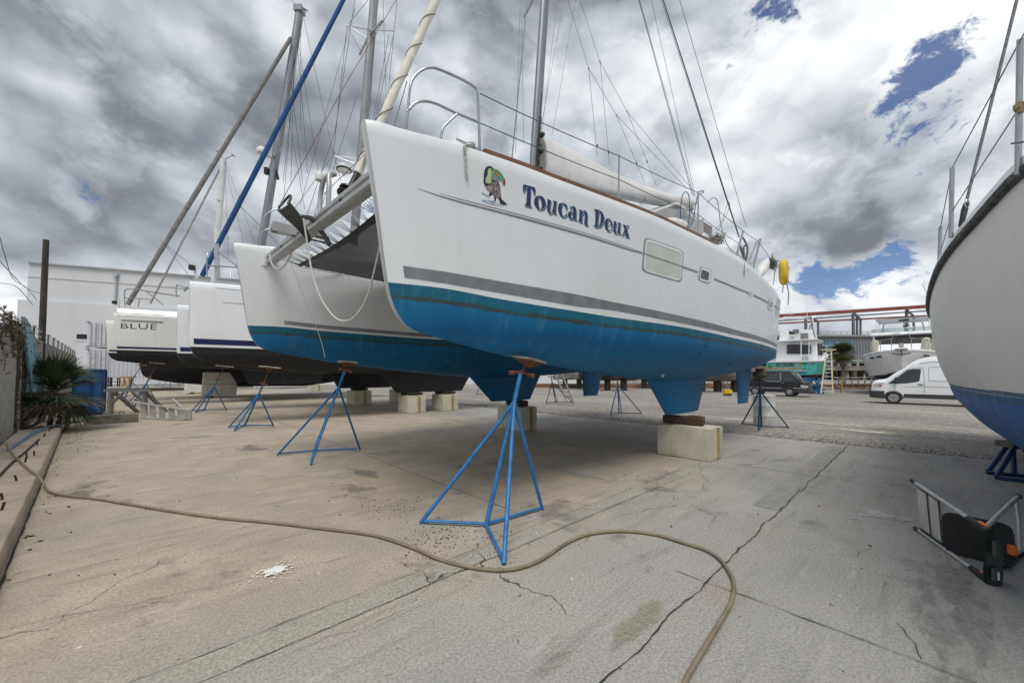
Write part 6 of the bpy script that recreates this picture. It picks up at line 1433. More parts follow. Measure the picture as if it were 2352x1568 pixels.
# hoses
HOSE = mat('tan_hose', (.215, .178, .118), .6, 0, .2, 6, .3, 60, (.12, .10, .075), .40, 5); 
pts = [(-40, 900, .5), (0, 985, .36), (20, 1030, .25), (45, 1058, .20), (70, 1080, .19), (88, 1092, .185), (100, 1110, .12), (112, 1128, .025)]
hp_ = [G(u, v, z) for u, v, z in pts] + [G(u, v, .019) for u, v in ((150, 1137), (200, 1142), (260, 1151), (380, 1171), (500, 1188), (620, 1199), (740, 1213), (830, 1224), (880, 1234), (950, 1258), (1000, 1280), (1060, 1298), (1130, 1308), (1180, 1306), (1225, 1293), (1260, 1274), (1300, 1247), (1345, 1228), (1400, 1220), (1450, 1220), (1510, 1228), (1570, 1246), (1620, 1262), (1655, 1285), (1680, 1322), (1686, 1350), (1678, 1385), (1655, 1425), (1625, 1475), (1595, 1525), (1572, 1568), (1548, 1640), (1520, 1760))]
tag(MB().tube(smooth_path(hp_, 8), .0148, 10).build('garden_hose', HOSE, None, 60), 'long tan hose snaking over the kerb and across the concrete', 'hose')
hb_ = [G(18, 1036, .17), G(50, 1012, .2), G(80, 992, .23), G(120, 978, .23), G(160, 971, .2), G(185, 968, .2), G(194, 962, .22), G(187, 955, .3), G(165, 955, .2)]
tag(MB().tube(smooth_path(hb_, 8), .024, 8).build('water_hose', mat('blue_hose', (.07, .19, .33), .5, 0, .2, 8), None, 60), 'pale blue hose lying across the end of the kerb wall', 'hose')
cc_ = G(68, 985, .15); m = MB()
for k in range(3): m.tube([cc_ + V((.24 * math.cos(q), .26 * math.sin(q) , .16 + .16 * math.sin(q) + .02 * k)) for q in [2 * math.pi * j / 24 for j in range(24)]], .016, 6, True)
tag(m.build('hose_coil', BLACKP, None, 60), 'black coiled hose standing against the foot of the fence', 'hose')
tag(MB().tube(smooth_path([G(u, v, .19) for u, v in ((-20, 1110), (5, 1085), (30, 1060), (55, 1040), (75, 1022), (90, 1008))], 6), .016, 7).build('water_pipe', mat('black_pipe', (.02, .02, .022), .6), None, 60), 'thin black pipe lying along the back of the kerb wall', 'pipe')
# barrel
br_ = thing('steel_barrel', 'white painted steel barrel with flaking paint behind a jack stand', 'barrel', G(1758, 978), 0)
q = G(1758, 979); q.y += .3; q = V((q.x + .17, q.y, 0)); rb_ = .31; hb2 = 69 * q.y / 884
q.z = 0
MB().lathe([(rb_ * .97, 0), (rb_, .02), (rb_, hb2 * .3), (rb_ * 1.025, hb2 * .33), (rb_, hb2 * .36), (rb_, hb2 * .63), (rb_ * 1.025, hb2 * .66), (rb_, hb2 * .69), (rb_, hb2 * .97), (rb_ * 1.02, hb2 * .985), (rb_ * .98, hb2), (rb_ * .94, hb2 - .02)], q, (0, 0, 1), 28).build('barrel_body', mat('flaking_white_paint', (.62, .63, .62), .7, 0, .1, 6, .3, 30, (.13, .12, .11), .36, 11), br_, 40, world=True)
for f in (.33, .66): MB().lathe([(rb_ * 1.0, hb2 * f - .012), (rb_ * 1.045, hb2 * f), (rb_ * 1.0, hb2 * f + .012)], q, (0, 0, 1), 28).build('hoop', WHITEPL, br_, 40, world=True)
# step stool lying on its side
ss = thing('step_stool', 'aluminium step stool with black tread and orange trim lying on its side', 'step stool', G(2190, 1280), 0)
SAL = mat('brushed_aluminium', (.52, .52, .51), .42, .25, .12, 8, .1, 60, (.30, .295, .28), .36, 12); SBL = mat('black_tread_plastic', (.016, .017, .018), .55, 0, .35, 25, .5, 90); SOR = mat('orange_plastic', (.72, .16, .02), .45, 0, .12, 8); SGR = mat('bottle_green_plastic', (.010, .022, .020), .45, 0, .4, 8, .2, 40)
A0, A1 = G(2104, 1213, .02), G(2268, 1330, .02); U0, U1 = P(2096, 1104, A0.y + .02), P(2262, 1214, A1.y + .02)
for a, b, nm in ((A0, A1, 'lower'), (U0, U1, 'upper')):
    MB().tube([a, b], .0165, 10).build('front_rail', SAL, ss, 50, world=True); MB().tube([a - (b - a).normalized() * .015, a + (b - a) * .055], .0215, 10).build('rubber_foot', BLACKP, ss, 50, world=True)
    d = (b - a).normalized(); MB().tube([b - d * .20, b - d * .05, b + d * .06], [.022, .032, .03], 10).build('hinge_cover', SBL, ss, 50, world=True)
    MB().sphere(b - d * .07 + V((-.008, -.028, .012)), .03, 12, 8, (2.6, .7, .8), Matrix.Rotation(math.atan2(d.y, d.x), 3, 'Z')).build('orange_trim', SOR, ss, 60, world=True)
fr = (A1 - A0).normalized(); upv = (U0 - A0).normalized(); bk = upv.cross(fr).normalized()
if bk.x < 0: bk = -bk
for f0, f1 in ((.10, .26), (.30, .44)):
    m = MB(); c0_, c1_ = A0.lerp(A1, f0), A0.lerp(A1, f1); e0_, e1_ = U0.lerp(U1, f0 - .02), U0.lerp(U1, f1 - .02); lo0, lo1, hi0, hi1 = c0_ + upv * .025, c1_ + upv * .025, e0_ - upv * .02, e1_ - upv * .02; rws = []
    for j in range(25):
        t = j / 24; off = bk * (.006 if j % 4 < 2 else .0) ; rws.append([lo0.lerp(lo1, t) - off, hi0.lerp(hi1, t) - off])
    m.loft(rws); m.loft([[p + bk * .018 for p in r] for r in rws]); m.build('step', SAL, ss, world=True)
    for p, q in ((lo0, lo1), (hi0, hi1)): MB().bar(p - fr * .01, q + fr * .02, .012, .035, tuple(upv)).build('step_bracket', SBL, ss, world=True)
pc = P(2245, 1236, 3.40); m = MB(); outl = []; WX, HY = .20, .18
for cx, cy, a0 in ((1, -1, 270), (1, 1, 0), (-1, 1, 90), (-1, -1, 180)):
    for k in range(6): a = R(a0 + 18 * k); outl.append((cx * (WX - .07) + .07 * math.cos(a), cy * (HY - .06) + .06 * math.sin(a)))
pu = (fr * .55 + bk * .84).normalized(); pv = upv; pn = pu.cross(pv).normalized()
m.prism([pc + pu * x + pv * y for x, y in outl], pn * .03); plat = m.build('platform', SBL, ss, world=True, bevel=.006)
m = MB(); sgn = -1 if pn.y > 0 else 1
base_ = pc + (pn * .03 if pn.y < 0 else V((0, 0, 0)))
nn_ = pn if pn.y < 0 else -pn
for i in range(-9, 10):
    for j in range(-6, 7):
        if abs(i) == 9 and abs(j) > 4: continue
        m.box(base_ + pu * (i * .0225) + pv * (j * .0245) + nn_ * .003, (.013, .015, .006), Matrix((pu, pv, pn)).transposed())
o = m.build('grip_studs', SBL, plat); o.matrix_parent_inverse = world_of(plat).inverted()
if 'kind' not in o: o['kind'] = 'stuff'
MB().box(pc + pu * (WX - .012) + pv * -.02 + nn_ * .02, (.05, .085, .05), Matrix((pu, pv, pn)).transposed()).build('orange_trim', SOR, ss, world=True, bevel=.008)
tp = [(2262, 1222), (2290, 1228), (2306, 1262), (2308, 1330), (2300, 1345), (2284, 1345), (2262, 1332), (2258, 1290)]
Dt = 3.02
m = MB(); m.loft([[P(u - 4, v, Dt + .02), P(u + w_, v + 4, Dt - .03), P(u + w_, v + 3, Dt + .05), P(u - 4, v, Dt + .10)] for u, v, w_ in ((2262, 1218, 26), (2266, 1240, 38), (2266, 1280, 40), (2262, 1300, 42), (2262, 1326, 42), (2268, 1342, 34))], True, True, True)
tray = m.build('tool_tray', SGR, ss, 30, world=True, bevel=.008)
DGP = mat('dark_grey_plastic', (.05, .055, .055), .5)
for a_, b_, c_ in ((2290, 1258, (.075, .02, .11)), (2288, 1318, (.07, .02, .085))): MB().box(P(a_, b_, Dt - .042), c_, (0, 0, .3)).build('tray_recess', DGP, tray).matrix_parent_inverse = world_of(tray).inverted()
MB().box(P(2292, 1322, Dt - .052), (.012, .012, .06)).build('latch', WHITEPL, tray).matrix_parent_inverse = world_of(tray).inverted()
r0, r1 = U1 + V((.03, .02, .0)), P(2338, 1140, 3.75); s0, s1 = A1 + V((.05, .05, .02)), G(2400, 1225, .02)
MB().tube([r0, r1], .0165, 10).build('rear_rail', SAL, ss, 50, world=True); MB().lathe([(.024, -.012), (.026, .012), (.012, .02)], r1, (r1 - r0), 10).build('rubber_foot', BLACKP, ss, 50, world=True)
MB().tube([s0, G(2346, 1262, .05)], .0165, 10).build('rear_rail', SAL, ss, 50, world=True); MB().tube([P(2334, 1146, 3.72), P(2340, 1200, 3.62), P(2342, 1264, 3.55)], .013, 8).build('rear_stretcher', SAL, ss, 50, world=True)
MB().tube([G(2300, 1300, .02), G(2352, 1268, .02), G(2375, 1255, .02)], .018, 8).build('rubber_bar', BLACKP, ss, 50, world=True)
# ------------------------------------------------------------------ warehouse and containers at left
def slab(m, u0, v0, u1, v1, D, dep=.2, mi=None):
    a, b, c, d = P(u0, v0, D), P(u1, v0, D), P(u1, v1, D), P(u0, v1, D)
    return m.prism([a, b, c, d], (0, dep, 0), mi)
def pquad(m, pts, D, dep=.1, mi=None): return m.prism([P(u, v, D) for u, v in pts], (0, dep, 0), mi)
WWALL = mat('white_warehouse_paint', (.66, .675, .69), .8, 0, .05, .25, .1, 6, (.56, .57, .58), .40, .18, (1, 1, .25)); WTRIM = mat('pale_grey_trim', (.42, .43, .44), .7, 0, .1)
wh = thing('warehouse', 'large plain white warehouse wall behind the fence and the containers', 'building', (-45, 42, 0))
wa, wb_ = P(66, 600, 42), P(434, 635, 47.5); wd_ = (V((wb_.x - wa.x, wb_.y - wa.y, 0))).normalized(); wn_ = V((-wd_.y, wd_.x, 0))
zt = (wa.z + wb_.z) / 2; zl = P(66, 690, 42).z
A_ = V((wa.x, wa.y, 0)); B_ = A_ + wd_ * 75
m = MB(); m.prism([A_ + V((0, 0, -.5)), B_ + V((0, 0, -.5)), B_ + V((0, 0, zt)), A_ + V((0, 0, zt))], wn_ * 30); m.build('wall', WWALL, wh, world=True)
m = MB(); m.prism([A_ - wd_ * .5 - wn_ * .35 + V((0, 0, -.5)), B_ - wn_ * .35 + V((0, 0, -.5)), B_ - wn_ * .35 + V((0, 0, zl)), A_ - wd_ * .5 - wn_ * .35 + V((0, 0, zl))], wn_ * .3); m.build('lower_wall', WWALL, wh, world=True)
for f in (7.4, 16.6, 25.8): c = A_ + wd_ * f - wn_ * .12; MB().bar(c + V((0, 0, zl)), c + V((0, 0, zt - .8)), .16, .16).box(c + V((0, 0, zt - .7)), (.4, .4, .4)).build('downpipe', WTRIM, wh, world=True)
MB().bar(A_ + V((0, 0, zt)) - wn_ * .1, B_ + V((0, 0, zt)) - wn_ * .1, .3, .16).build('parapet_cap', WTRIM, wh, world=True); MB().bar(A_ + V((0, 0, zl + (zt - zl) * .62)) - wn_ * .02, B_ + V((0, 0, zl + (zt - zl) * .62)) - wn_ * .02, .05, .07).build('wall_joint', WTRIM, wh, world=True)
c = P(188, 773, 40); MB().box(c, (.55, .5, .5)).build('air_vent', BLACKP, wh, world=True); MB().box(c + V((-.1, -.1, -.5)), (.9, .6, .06)).build('vent_shelf', WTRIM, wh, world=True)
CONT = mat('white_container_paint', (.60, .615, .655), .5, .1, .07, .8, .1, 20, (.52, .53, .56), .40, 1, (1, 1, .3))
def container(label, D, ul, ur, vb, vt, side_len, grp='stacked white shipping containers'):
    a, b = P(ul, vb, D), P(ur, vb, D + .5); t = P(ul, vt, D).z; z0 = a.z; a.z = b.z = z0; H = t - z0
    ex = (b - a).normalized(); ey = V((-ex.y, ex.x, 0)); wdt = (b - a).length; sd = (ex * .94 + ey * .34).normalized()
    r = thing('shipping_container', label, 'container', a, 0, grp)
    body = MB(); body.prism([a + V((0, 0, .0)), b, b + V((0, 0, H)), a + V((0, 0, H))], ey * 2.2); body.build('container_body', CONT, r, world=True)
    # corrugated long side running off to the right
    m = MB(); rows = []; x = 0
    s0 = b + ey * .02
    while x < side_len:
        for dx, o in ((0, 0), (.07, .0), (.11, .045), (.18, .045), (.22, 0)): p = s0 + sd * (x + dx) + ey * (o + .02); rows.append([p + V((0, 0, .12)), p + V((0, 0, H - .12))])
        x += .24
    m.loft(rows); m.build('corrugated_side', CONT, r, world=True)
    e = s0 + sd * side_len
    for z in (.06, H - .06): MB().bar(s0 + V((0, 0, z)), e + V((0, 0, z)), .12, .12).build('side_beam', CONT, r, world=True)
    MB().prism([s0 + ey * .3, e + ey * .3, e + ey * .3 + V((0, 0, H)), s0 + ey * .3 + V((0, 0, H))], ey * 2).build('container_back', CONT, r, world=True)
    fx = -ey * .03
    for k in (0, 1):
        d = MB(); o = a + ex * (.06 + k * wdt * .49)
        d.prism([o + fx + V((0, 0, .12)), o + ex * wdt * .46 + fx + V((0, 0, .12)), o + ex * wdt * .46 + fx + V((0, 0, H - .1)), o + fx + V((0, 0, H - .1))], ey * .03)
        for j in range(4): z = .3 + j * (H - .5) / 4; d.prism([o + ex * .06 + fx * 2 + V((0, 0, z)), o + ex * wdt * .42 + fx * 2 + V((0, 0, z)), o + ex * wdt * .42 + fx * 2 + V((0, 0, z + .40)), o + ex * .06 + fx * 2 + V((0, 0, z + .40))], ey * .028)
        dr = d.build('door', CONT, r, world=True)
        for q in (.12, .34): lb_ = MB().tube([o + ex * wdt * q + fx * 4 + V((0, 0, .1)), o + ex * wdt * q + fx * 4 + V((0, 0, H - .08))], .03, 6).build('lock_rod', WTRIM, dr); lb_.matrix_parent_inverse = world_of(dr).inverted()
    for z in (.05, H - .05):
        for p in (a, b): MB().box(p + V((0, 0, z)) - ey * .05, (.2, .2, .14)).build('corner_casting', WTRIM, r, world=True)
    return r
container('white shipping container, lower of the stacked pair by the warehouse', 30, 198, 247, 878, 800, 14); container('white shipping container, upper of the stacked pair by the warehouse', 30, 201, 249, 797, 738, 12)
CURBW = mat('grey_kerb_concrete', (.33, .325, .31), .9, 0, .15, 1.5, .3, 20)
for k, (u0, u1, v0, v1, D, lab) in enumerate(((232, 640, 897, 893, 24.6, 'low concrete ledge before the containers, nearer one'), (232, 760, 886, 882, 31, 'low concrete ledge before the containers, farther one'))):
    t = MB(); a, b = G(u0, v0), G(u1, v1); t.bar(a + V((0, 0, .10)), b + V((0, 0, .10)), .35, .2); tag(t.build('concrete_ledge', CURBW), lab, 'ledge')
def bench(label, D, u0, u1, vt, vb):
    r = thing('work_table', label, 'table', P((u0 + u1) / 2, vb, D), 0, 'folding tables by the containers'); a, b = P(u0, vt, D), P(u1, vt, D); zb_ = P(u0, vb, D).z
    MB().box((a + b) / 2 + V((0, .35, 0)), ((b - a).length, .75, .05)).build('table_top', WTRIM, r, world=True)
    for p in (a, b):
        for dy in (.05, .65): MB().bar(V((p.x, p.y + dy, zb_)), V((p.x, p.y + dy, a.z)), .05, .05).build('leg', BLACKP, r, world=True)
    MB().bar(V((a.x, a.y, lerp(zb_, a.z, .5))), V((b.x, b.y, lerp(zb_, a.z, .5))), .04, .04).build('rail', BLACKP, r, world=True)
bench('folding table with black legs beside the blue bin, far left', 25, 233, 247, 866, 888); bench('folding table with black legs behind the sawhorse', 25, 252, 280, 866, 888)
t = thing('saw_trestle', 'yellowish wooden trestle by the container behind the sawhorse', 'trestle', P(288, 886, 24))
YW = mat('yellow_wood', (.42, .31, .17), .85, 0, .2, 6)
for u in (284, 296): MB().bar(P(u - 6, 888, 24), P(u, 866, 24.2), .10, .05).build('leg', YW, t, world=True); MB().bar(P(u + 5, 887, 25), P(u, 866, 24.2), .10, .05).build('leg', YW, t, world=True)
MB().bar(P(277, 866, 24.2), P(302, 866, 24.2), .12, .1).build('beam', YW, t, world=True)

# ------------------------------------------------------------------ vans
VW = mat('white_van_paint', (.80, .82, .84), .18, 0, .03, 1.0); VB = mat('dark_van_paint', (.026, .026, .034), .25, .2, .25, 2, 0, 40, (.06, .06, .065), .4, 3); TYRE = mat('tyre_rubber', (.02, .02, .02), .85, 0, .3, 20, .3, 60); CLAD = mat('grey_black_cladding', (.045, .047, .05), .6, 0, .2, 8)
RIM = mat('steel_rim', (.32, .33, .34), .4, .6, .2, 8); VGL = glass_mat('van_glass', (.02, .026, .028), .05); LENS = mat('headlight_lens', (.55, .56, .55), .1, .2, .3, 12); AMB = mat('amber_lens', (.45, .09, .02), .2); GAP = mat('panel_gap', (.10, .10, .105), .8)
class Van:
    def __init__(s, name, label, loc, rz, prof, Ln, wb, wr, belt, paint, flip=1, z0=.30, grp=None, k=1.0):
        s.k = k; s.prof, s.L, s.wb, s.wr, s.belt, s.f = prof, Ln, wb, wr, belt, flip
        s.t = thing(name, label, 'van', loc, rz, grp); s.t.scale = (flip, 1, 1)
        m = MB(); rows = []; xs = sorted(set([0, .02, .06, .12, .25, .45, .7, .9] + [Ln * k / 36 for k in range(3, 36)] + [Ln - .25, Ln - .1, Ln - .03, Ln]))
        for x in xs:
            col = []; h = s.h(x)
            k_ = s.k
            for k in range(15): z = lerp(z0 + (.12 if x < .05 else 0), h, (k / 14)); col.append((s.y(x, z), z))
            yt = col[-1][0]; X_ = x * k_; rows.append([V((X_, -y, z)) for y, z in col] + [V((X_, -yt * .5, h + .03)), V((X_, 0, h + .045)), V((X_, yt * .5, h + .03))] + [V((X_, y, z)) for y, z in col[::-1]])
        m.loft(rows, True, True, True); s.body = m.build('body', paint, s.t, 40)
    def h(s, x): return sm_interp(s.prof, x)
    def y(s, x, z):
        h = s.h(x); w = s.wb - max(0, (z - s.belt)) / max(.3, (max(p[1] for p in s.prof) - s.belt)) * (s.wb - s.wr)
        rnd = 1 - .22 * (1 - clamp(x / .7)) ** 2.2 - .06 * (1 - clamp((s.L - x) / .25)) ** 2
        top = 1 - .16 * clamp(1 - (h - z) / .18) ** 2
        return w * rnd * top - .015 * clamp((.62 - z) / .3)
    def side(s, pts, nm, matl, eps=.008, parent=None, both=False):
        m = MB()
        for sg in ((-1, 1) if both else (-1,)):
            ls = [[V((x, z, 0)) for x, z in pts]]; st = [[V(p) for p in (ls[0][a], ls[0][b], ls[0][c])] for a, b, c in geometry.tessellate_polygon(ls)]
            while st:
                t = st.pop(); e = [(t[i] - t[(i + 1) % 3]).length for i in range(3)]; i = e.index(max(e))
                if e[i] > .28: a, b, c = t[i], t[(i + 1) % 3], t[(i + 2) % 3]; q = (a + b) / 2; st += [[a, q, c], [q, b, c]]; continue
                m.poly([V((p.x * s.k, sg * (s.y(p.x, p.y) + eps), p.y)) for p in t])
        return m.build(nm, matl, parent or s.t)
    def line(s, pts, nm='panel_gap', w=.010, matl=None):
        m = MB()
        for (a, b), (c, d) in zip(pts, pts[1:]):
            n = max(1, int(math.hypot(c - a, d - b) / .15))
            for k in range(n):
                p, q = (lerp(a, c, k / n), lerp(b, d, k / n)), (lerp(a, c, (k + 1) / n), lerp(b, d, (k + 1) / n)); dx, dz = q[0] - p[0], q[1] - p[1]; ll = math.hypot(dx, dz); nx, nz = -dz / ll * w, dx / ll * w
                m.poly([V((x * s.k, -(s.y(x, z) + .006), z)) for x, z in ((p[0] + nx, p[1] + nz), (p[0] - nx, p[1] - nz), (q[0] - nx, q[1] - nz), (q[0] + nx, q[1] + nz))])
        return m.build(nm, matl or GAP, s.body)
    def wheel(s, x0, r, rr):
        x = x0 * s.k
        for sg in (-1, 1):
            m = MB(); yy = sg * (s.wb - .10); m.lathe([(r * .66, -.11), (r * .92, -.12), (r, -.09), (r, .09), (r * .92, .12), (r * .66, .11)], (x, yy, r), (0, 1, 0), 28); w = m.build('wheel', TYRE, s.t, 40)
            MB().lathe([(rr, -.125), (rr * .93, -.13), (rr * .88, -.10), (rr * .5, -.085), (rr * .45, -.12), (rr * .2, -.125)], (x, yy, r), (0, -sg, 0), 24).build('rim', RIM, w, 35)
            hm = MB()
            for k in range(8): a = k * .785; hm.lathe([(rr * .10, -.003), (rr * .10, .004)], (x + rr * .68 * math.cos(a), yy + sg * .108, r + rr * .68 * math.sin(a)), (0, sg, 0), 8)
            hm.build('rim_holes', BLACKP, w)['kind'] = 'stuff'
        pts = [(x0 + r * 1.22 / s.k * math.cos(R(180 * k / 14)), r + r * 1.20 * math.sin(R(180 * k / 14))) for k in range(15)]
        s.side([(pts[0][0], .31)] + pts + [(pts[-1][0], .31)], 'wheel_arch', CLAD if s.f else CLAD, .004, None, True)
wv = Van('white_van', 'white high roof panel van with black lower trim parked facing left', tuple(V((P(2000, 880, 23.3).x, 23.3, 0)) + V((.725, .688, 0)) * 1.0), YANG - R(90), [(0, .92), (.03, 1.08), (.12, 1.24), (.35, 1.34), (.95, 1.44), (1.5, 1.80), (2.1, 2.13), (2.45, 2.37), (2.8, 2.53), (3.36, 2.68), (4.4, 2.74), (8.4, 2.72)], 8.4, 1.0, .84, 1.30, VW, k=.70)
wv.side([(1.10, 1.16), (1.45, 1.42), (2.24, 1.98), (2.55, 2.03), (2.93, 2.03), (3.00, 1.95), (2.90, 1.36), (2.84, 1.31), (2.16, 1.21)], 'side_window', VGL)
wv.side([(.17, 1.15), (.5, 1.19), (.88, 1.24), (.62, .97), (.25, .95), (.17, .98)], 'headlight', LENS); wv.side([(.50, .98), (.62, .98), (.74, 1.10), (.55, 1.08)], 'indicator', AMB, .014)
wv.side([(-.0, .32), (.0, .73), (.85, .74), (.80, .45), (.75, .28)], 'bumper', CLAD, .012); MB().box((-.03, 0, .52), (.12, 1.5, .42)).build('front_bumper', CLAD, wv.t, bevel=.03); MB().box((-.015, 0, .95), (.05, 1.1, .2)).build('grille', BLACKP, wv.t)
wv.side([(1.98, .36), (1.98, .60), (3.6, .60), (6.1, .60), (6.1, .36)], 'side_cladding', CLAD, .014)
wv.line([(2.98, 2.05), (3.12, 2.0), (3.16, 1.3), (3.14, .62)]); wv.line([(1.5, .75), (1.45, 1.1), (1.6, 1.2)]); wv.line([(3.42, 1.35), (3.42, 2.05), (3.5, 2.12), (4.75, 2.13), (4.75, 1.34), (3.42, 1.35)]); wv.line([(3.16, 2.1), (2.3, 2.05), (1.6, 1.60), (1.05, 1.15)]); wv.line([(2.0, 1.02), (8.2, 1.02)], 'side_crease', .008); wv.line([(2.9, 2.33), (3.5, 2.42), (8.2, 2.45)], 'roof_seam', .012); wv.line([(4.9, .62), (4.9, 2.2)])
wv.side([(2.78, 1.13), (2.80, 1.17), (3.10, 1.16), (3.13, 1.12), (2.95, 1.10)], 'door_handle', CLAD, .03)
m = MB(); m.loft([[V((x * .70, w * k, wv.h(x) + .055 - .02 * abs(k))) for k in (-.82, -.4, 0, .4, .82)] for x, w in ((1.02, .88), (1.4, .86), (1.8, .84), (2.1, .82))]); m.build('windscreen', VGL, wv.t)
wv.wheel(1.37, .345, .23); wv.wheel(6.7, .345, .23)
MB().box((1.10, -1.12, 1.38), (.12, .2, .34)).build('wing_mirror', CLAD, wv.t, bevel=.03)
bv = Van('black_van', 'old dark blue-black passenger van parked facing right behind the stern', (0, 0, 0), 0, [(0, .95), (.03, 1.08), (.15, 1.16), (.42, 1.20), (.75, 1.52), (1.12, 1.86), (1.35, 1.94), (1.8, 1.98), (2.6, 1.99), (3.6, 1.99), (4.6, 1.98), (5.1, 1.95), (5.22, 1.86), (5.3, 1.6)], 5.3, .86, .72, 1.15, VB, -1, k=.81)
fr_ = P(1856, 900, 29.0); bv.t.location = V((fr_.x, 29.0, 0)) + V((.725, .688, 0)) * .86; bv.t.rotation_euler = (0, 0, YANG - R(90))
bv.side([(.86, 1.18), (1.0, 1.25), (1.22, 1.80), (2.1, 1.80), (2.1, 1.22), (1.6, 1.16)], 'side_window', VGL); bv.side([(2.2, 1.24), (2.2, 1.80), (3.5, 1.80), (3.5, 1.24)], 'side_window', VGL); bv.side([(3.6, 1.24), (3.6, 1.78), (5.0, 1.76), (5.0, 1.24)], 'side_window', VGL)
bv.line([(2.15, .45), (2.15, 1.85)]); bv.line([(3.55, .45), (3.55, 1.85)]); bv.line([(.9, 1.15), (.95, .6)]); bv.line([(.1, .66), (1.1, .66)], 'trim_strip', .02, WTRIM); bv.line([(2.0, .62), (5.2, .62)], 'trim_strip', .02, WTRIM)
bv.side([(.02, .70), (.02, .86), (.55, .90), (.55, .72)], 'headlight', LENS); bv.side([(0, .32), (0, .6), (.85, .6), (.85, .32)], 'bumper', CLAD, .02); bv.side([(1.85, 1.02), (1.85, 1.08), (2.05, 1.08), (2.05, 1.02)], 'door_handle', STEEL, .02)
m = MB(); m.loft([[V((x * .81, w * k, bv.h(x) + .055 - .02 * abs(k))) for k in (-.82, 0, .82)] for x, w in ((.46, .78), (.75, .76), (1.1, .72))]); m.build('windscreen', VGL, bv.t)
MB().box((-.03, 0, .45), (.14, 1.5, .22)).build('front_bumper', CLAD, bv.t, bevel=.03); bv.wheel(1.42, .34, .20); bv.wheel(4.3, .34, .20)
MB().tube(smooth_path([V((1.74, -.82, 1.86)), V((1.72, -.92, 1.3)), V((1.8, -.92, 1.16)), V((2.1, -.92, 1.14)), V((2.7, -.92, 1.16))], 5), .02, 6).build('chrome_trim', WTRIM, bv.t, 50)

# ------------------------------------------------------------------ sport fishing boat with turquoise transom
TURQ = mat('turquoise_topside', (.09, .46, .42), .4, 0, .12, 2, 0, 40, (.20, .20, .13), .36, 2.2, (1.5, 1.5, .5)); REDB = mat('red_antifouling', (.10, .02, .018), .8, 0, .4, 3); WHB = mat('white_boat_paint', (.82, .83, .84), .35, 0, .06, 2, 0, 40, (.58, .57, .54), .38, 3); DGL = glass_mat('dark_boat_glass', (.025, .022, .02), .08)
q0 = L(P(1876, 830, 36)); XT, YT = q0.x, q0.y
Z6 = zc(3050, 1180, 3.734)
nd = thing('sport_fishing_boat', 'white sport fishing boat with turquoise hull and NO DRAMA painted on its transom', 'motorboat', W(XT, YT), YANG)
zt_, zb2 = q0.z, L(P(1874, 859, 36)).z; BW = 4.1
def ring(x, yo, zt, w, zc_, kk): c = YT + BW / 2 - .0; return [V((x, c - w, zt)), V((x, c - w * .97, lerp(zt, zc_, .5))), V((x, c - w * .9, zc_)), V((x, c, zc_ - kk)), V((x, c + w * .9, zc_)), V((x, c + w * .97, lerp(zt, zc_, .5))), V((x, c + w, zt))]
rows = [ring(XT, 0, zt_, BW / 2, zb2, .25), ring(XT + 3, 0, zt_ + .1, BW / 2 + .1, zb2, .4), ring(XT + 6.5, 0, zt_ + .75, BW / 2, zb2 + .1, .6), ring(XT + 9.5, 0, zt_ + 1.15, BW / 2 * .7, zb2 + .5, .6), ring(XT + 11.5, 0, zt_ + 1.45, .1, zb2 + 1.2, .4)]
m = MB(); m.loft(rows, False, True, True); m.build('hull', TURQ, nd, 30, yard=True)
m = MB(); m.loft([[V((r[2].x + .02, r[2].y + .05, r[2].z + .02)), V((r[3].x + .02, r[3].y, r[3].z - .35)), V((r[4].x + .02, r[4].y - .05, r[4].z + .02))] for r in rows], False); m.build('bottom', REDB, nd, yard=True)
m = MB(); m.loft([[r[0] + V((0, -.06, -.02)), r[0] + V((0, -.06, .10)), r[0] + V((0, .12, .10)), r[0] + V((0, .12, -.02))] for r in rows], True, True, True); m.loft([[r[-1] + V((0, .06, -.02)), r[-1] + V((0, .06, .10)), r[-1] + V((0, -.12, .10)), r[-1] + V((0, -.12, -.02))] for r in rows], True, True, True); m.bar(rows[0][0] + V((-.02, 0, .04)), rows[0][-1] + V((-.02, 0, .04)), .14, .12); m.build('gunwale', WHB, nd, yard=True)
m = MB(); m.loft([[r[0] + V((0, .1, -.05)), r[-1] + V((0, -.1, -.05))] for r in rows]); m.build('deck', WHB, nd, yard=True)
XC = XT + 2.6; cy = YT + BW / 2
def cbox(x0, x1, w0, w1, z0, z1, nm, matl, rake=0.0, b=.03):
    m = MB(); m.loft([[V((x0, cy - w0, z0)), V((x1, cy - w0, z0)), V((x1, cy + w0, z0)), V((x0, cy + w0, z0))], [V((x0 + rake * .3, cy - w1, z1)), V((x1 - rake, cy - w1, z1)), V((x1 - rake, cy + w1, z1)), V((x0 + rake * .3, cy + w1, z1))]], True, True, True); return m.build(nm, matl, nd, yard=True, bevel=b)
zr = L(P(1845, 783, 39)).z
house = cbox(XC, XC + 4.2, 1.75, 1.65, zt_ - .1, zr, 'house', WHB, 1.0)
cbox(XC - .7, XC + 3.4, 1.80, 1.80, zr, zr + .12, 'roof', WHB)
fb = cbox(XC + .1, XC + 2.6, 1.45, 1.35, zr + .12, zr + 1.15, 'flybridge', WHB, .5)
def onc(pts, nm, matl, par, x=None, dep=.03):
    m = MB(); m.prism([px(*Z6(a, b), (x or XC) - .03) for a, b in pts], (dep, 0, 0)); o = m.build(nm, matl, par); o.matrix_parent_inverse = world_of(par).inverted() @ YM; return o
onc([(180, 655), (382, 655), (382, 795), (180, 795)], 'window', DGL, house); onc([(400, 660), (498, 660), (498, 795), (400, 795)], 'window', DGL, house); onc([(512, 668), (528, 668), (532, 795), (512, 795)], 'window', DGL, house)
onc([(400, 840), (512, 840), (512, 885), (400, 885)], 'locker_door', WTRIM, house)
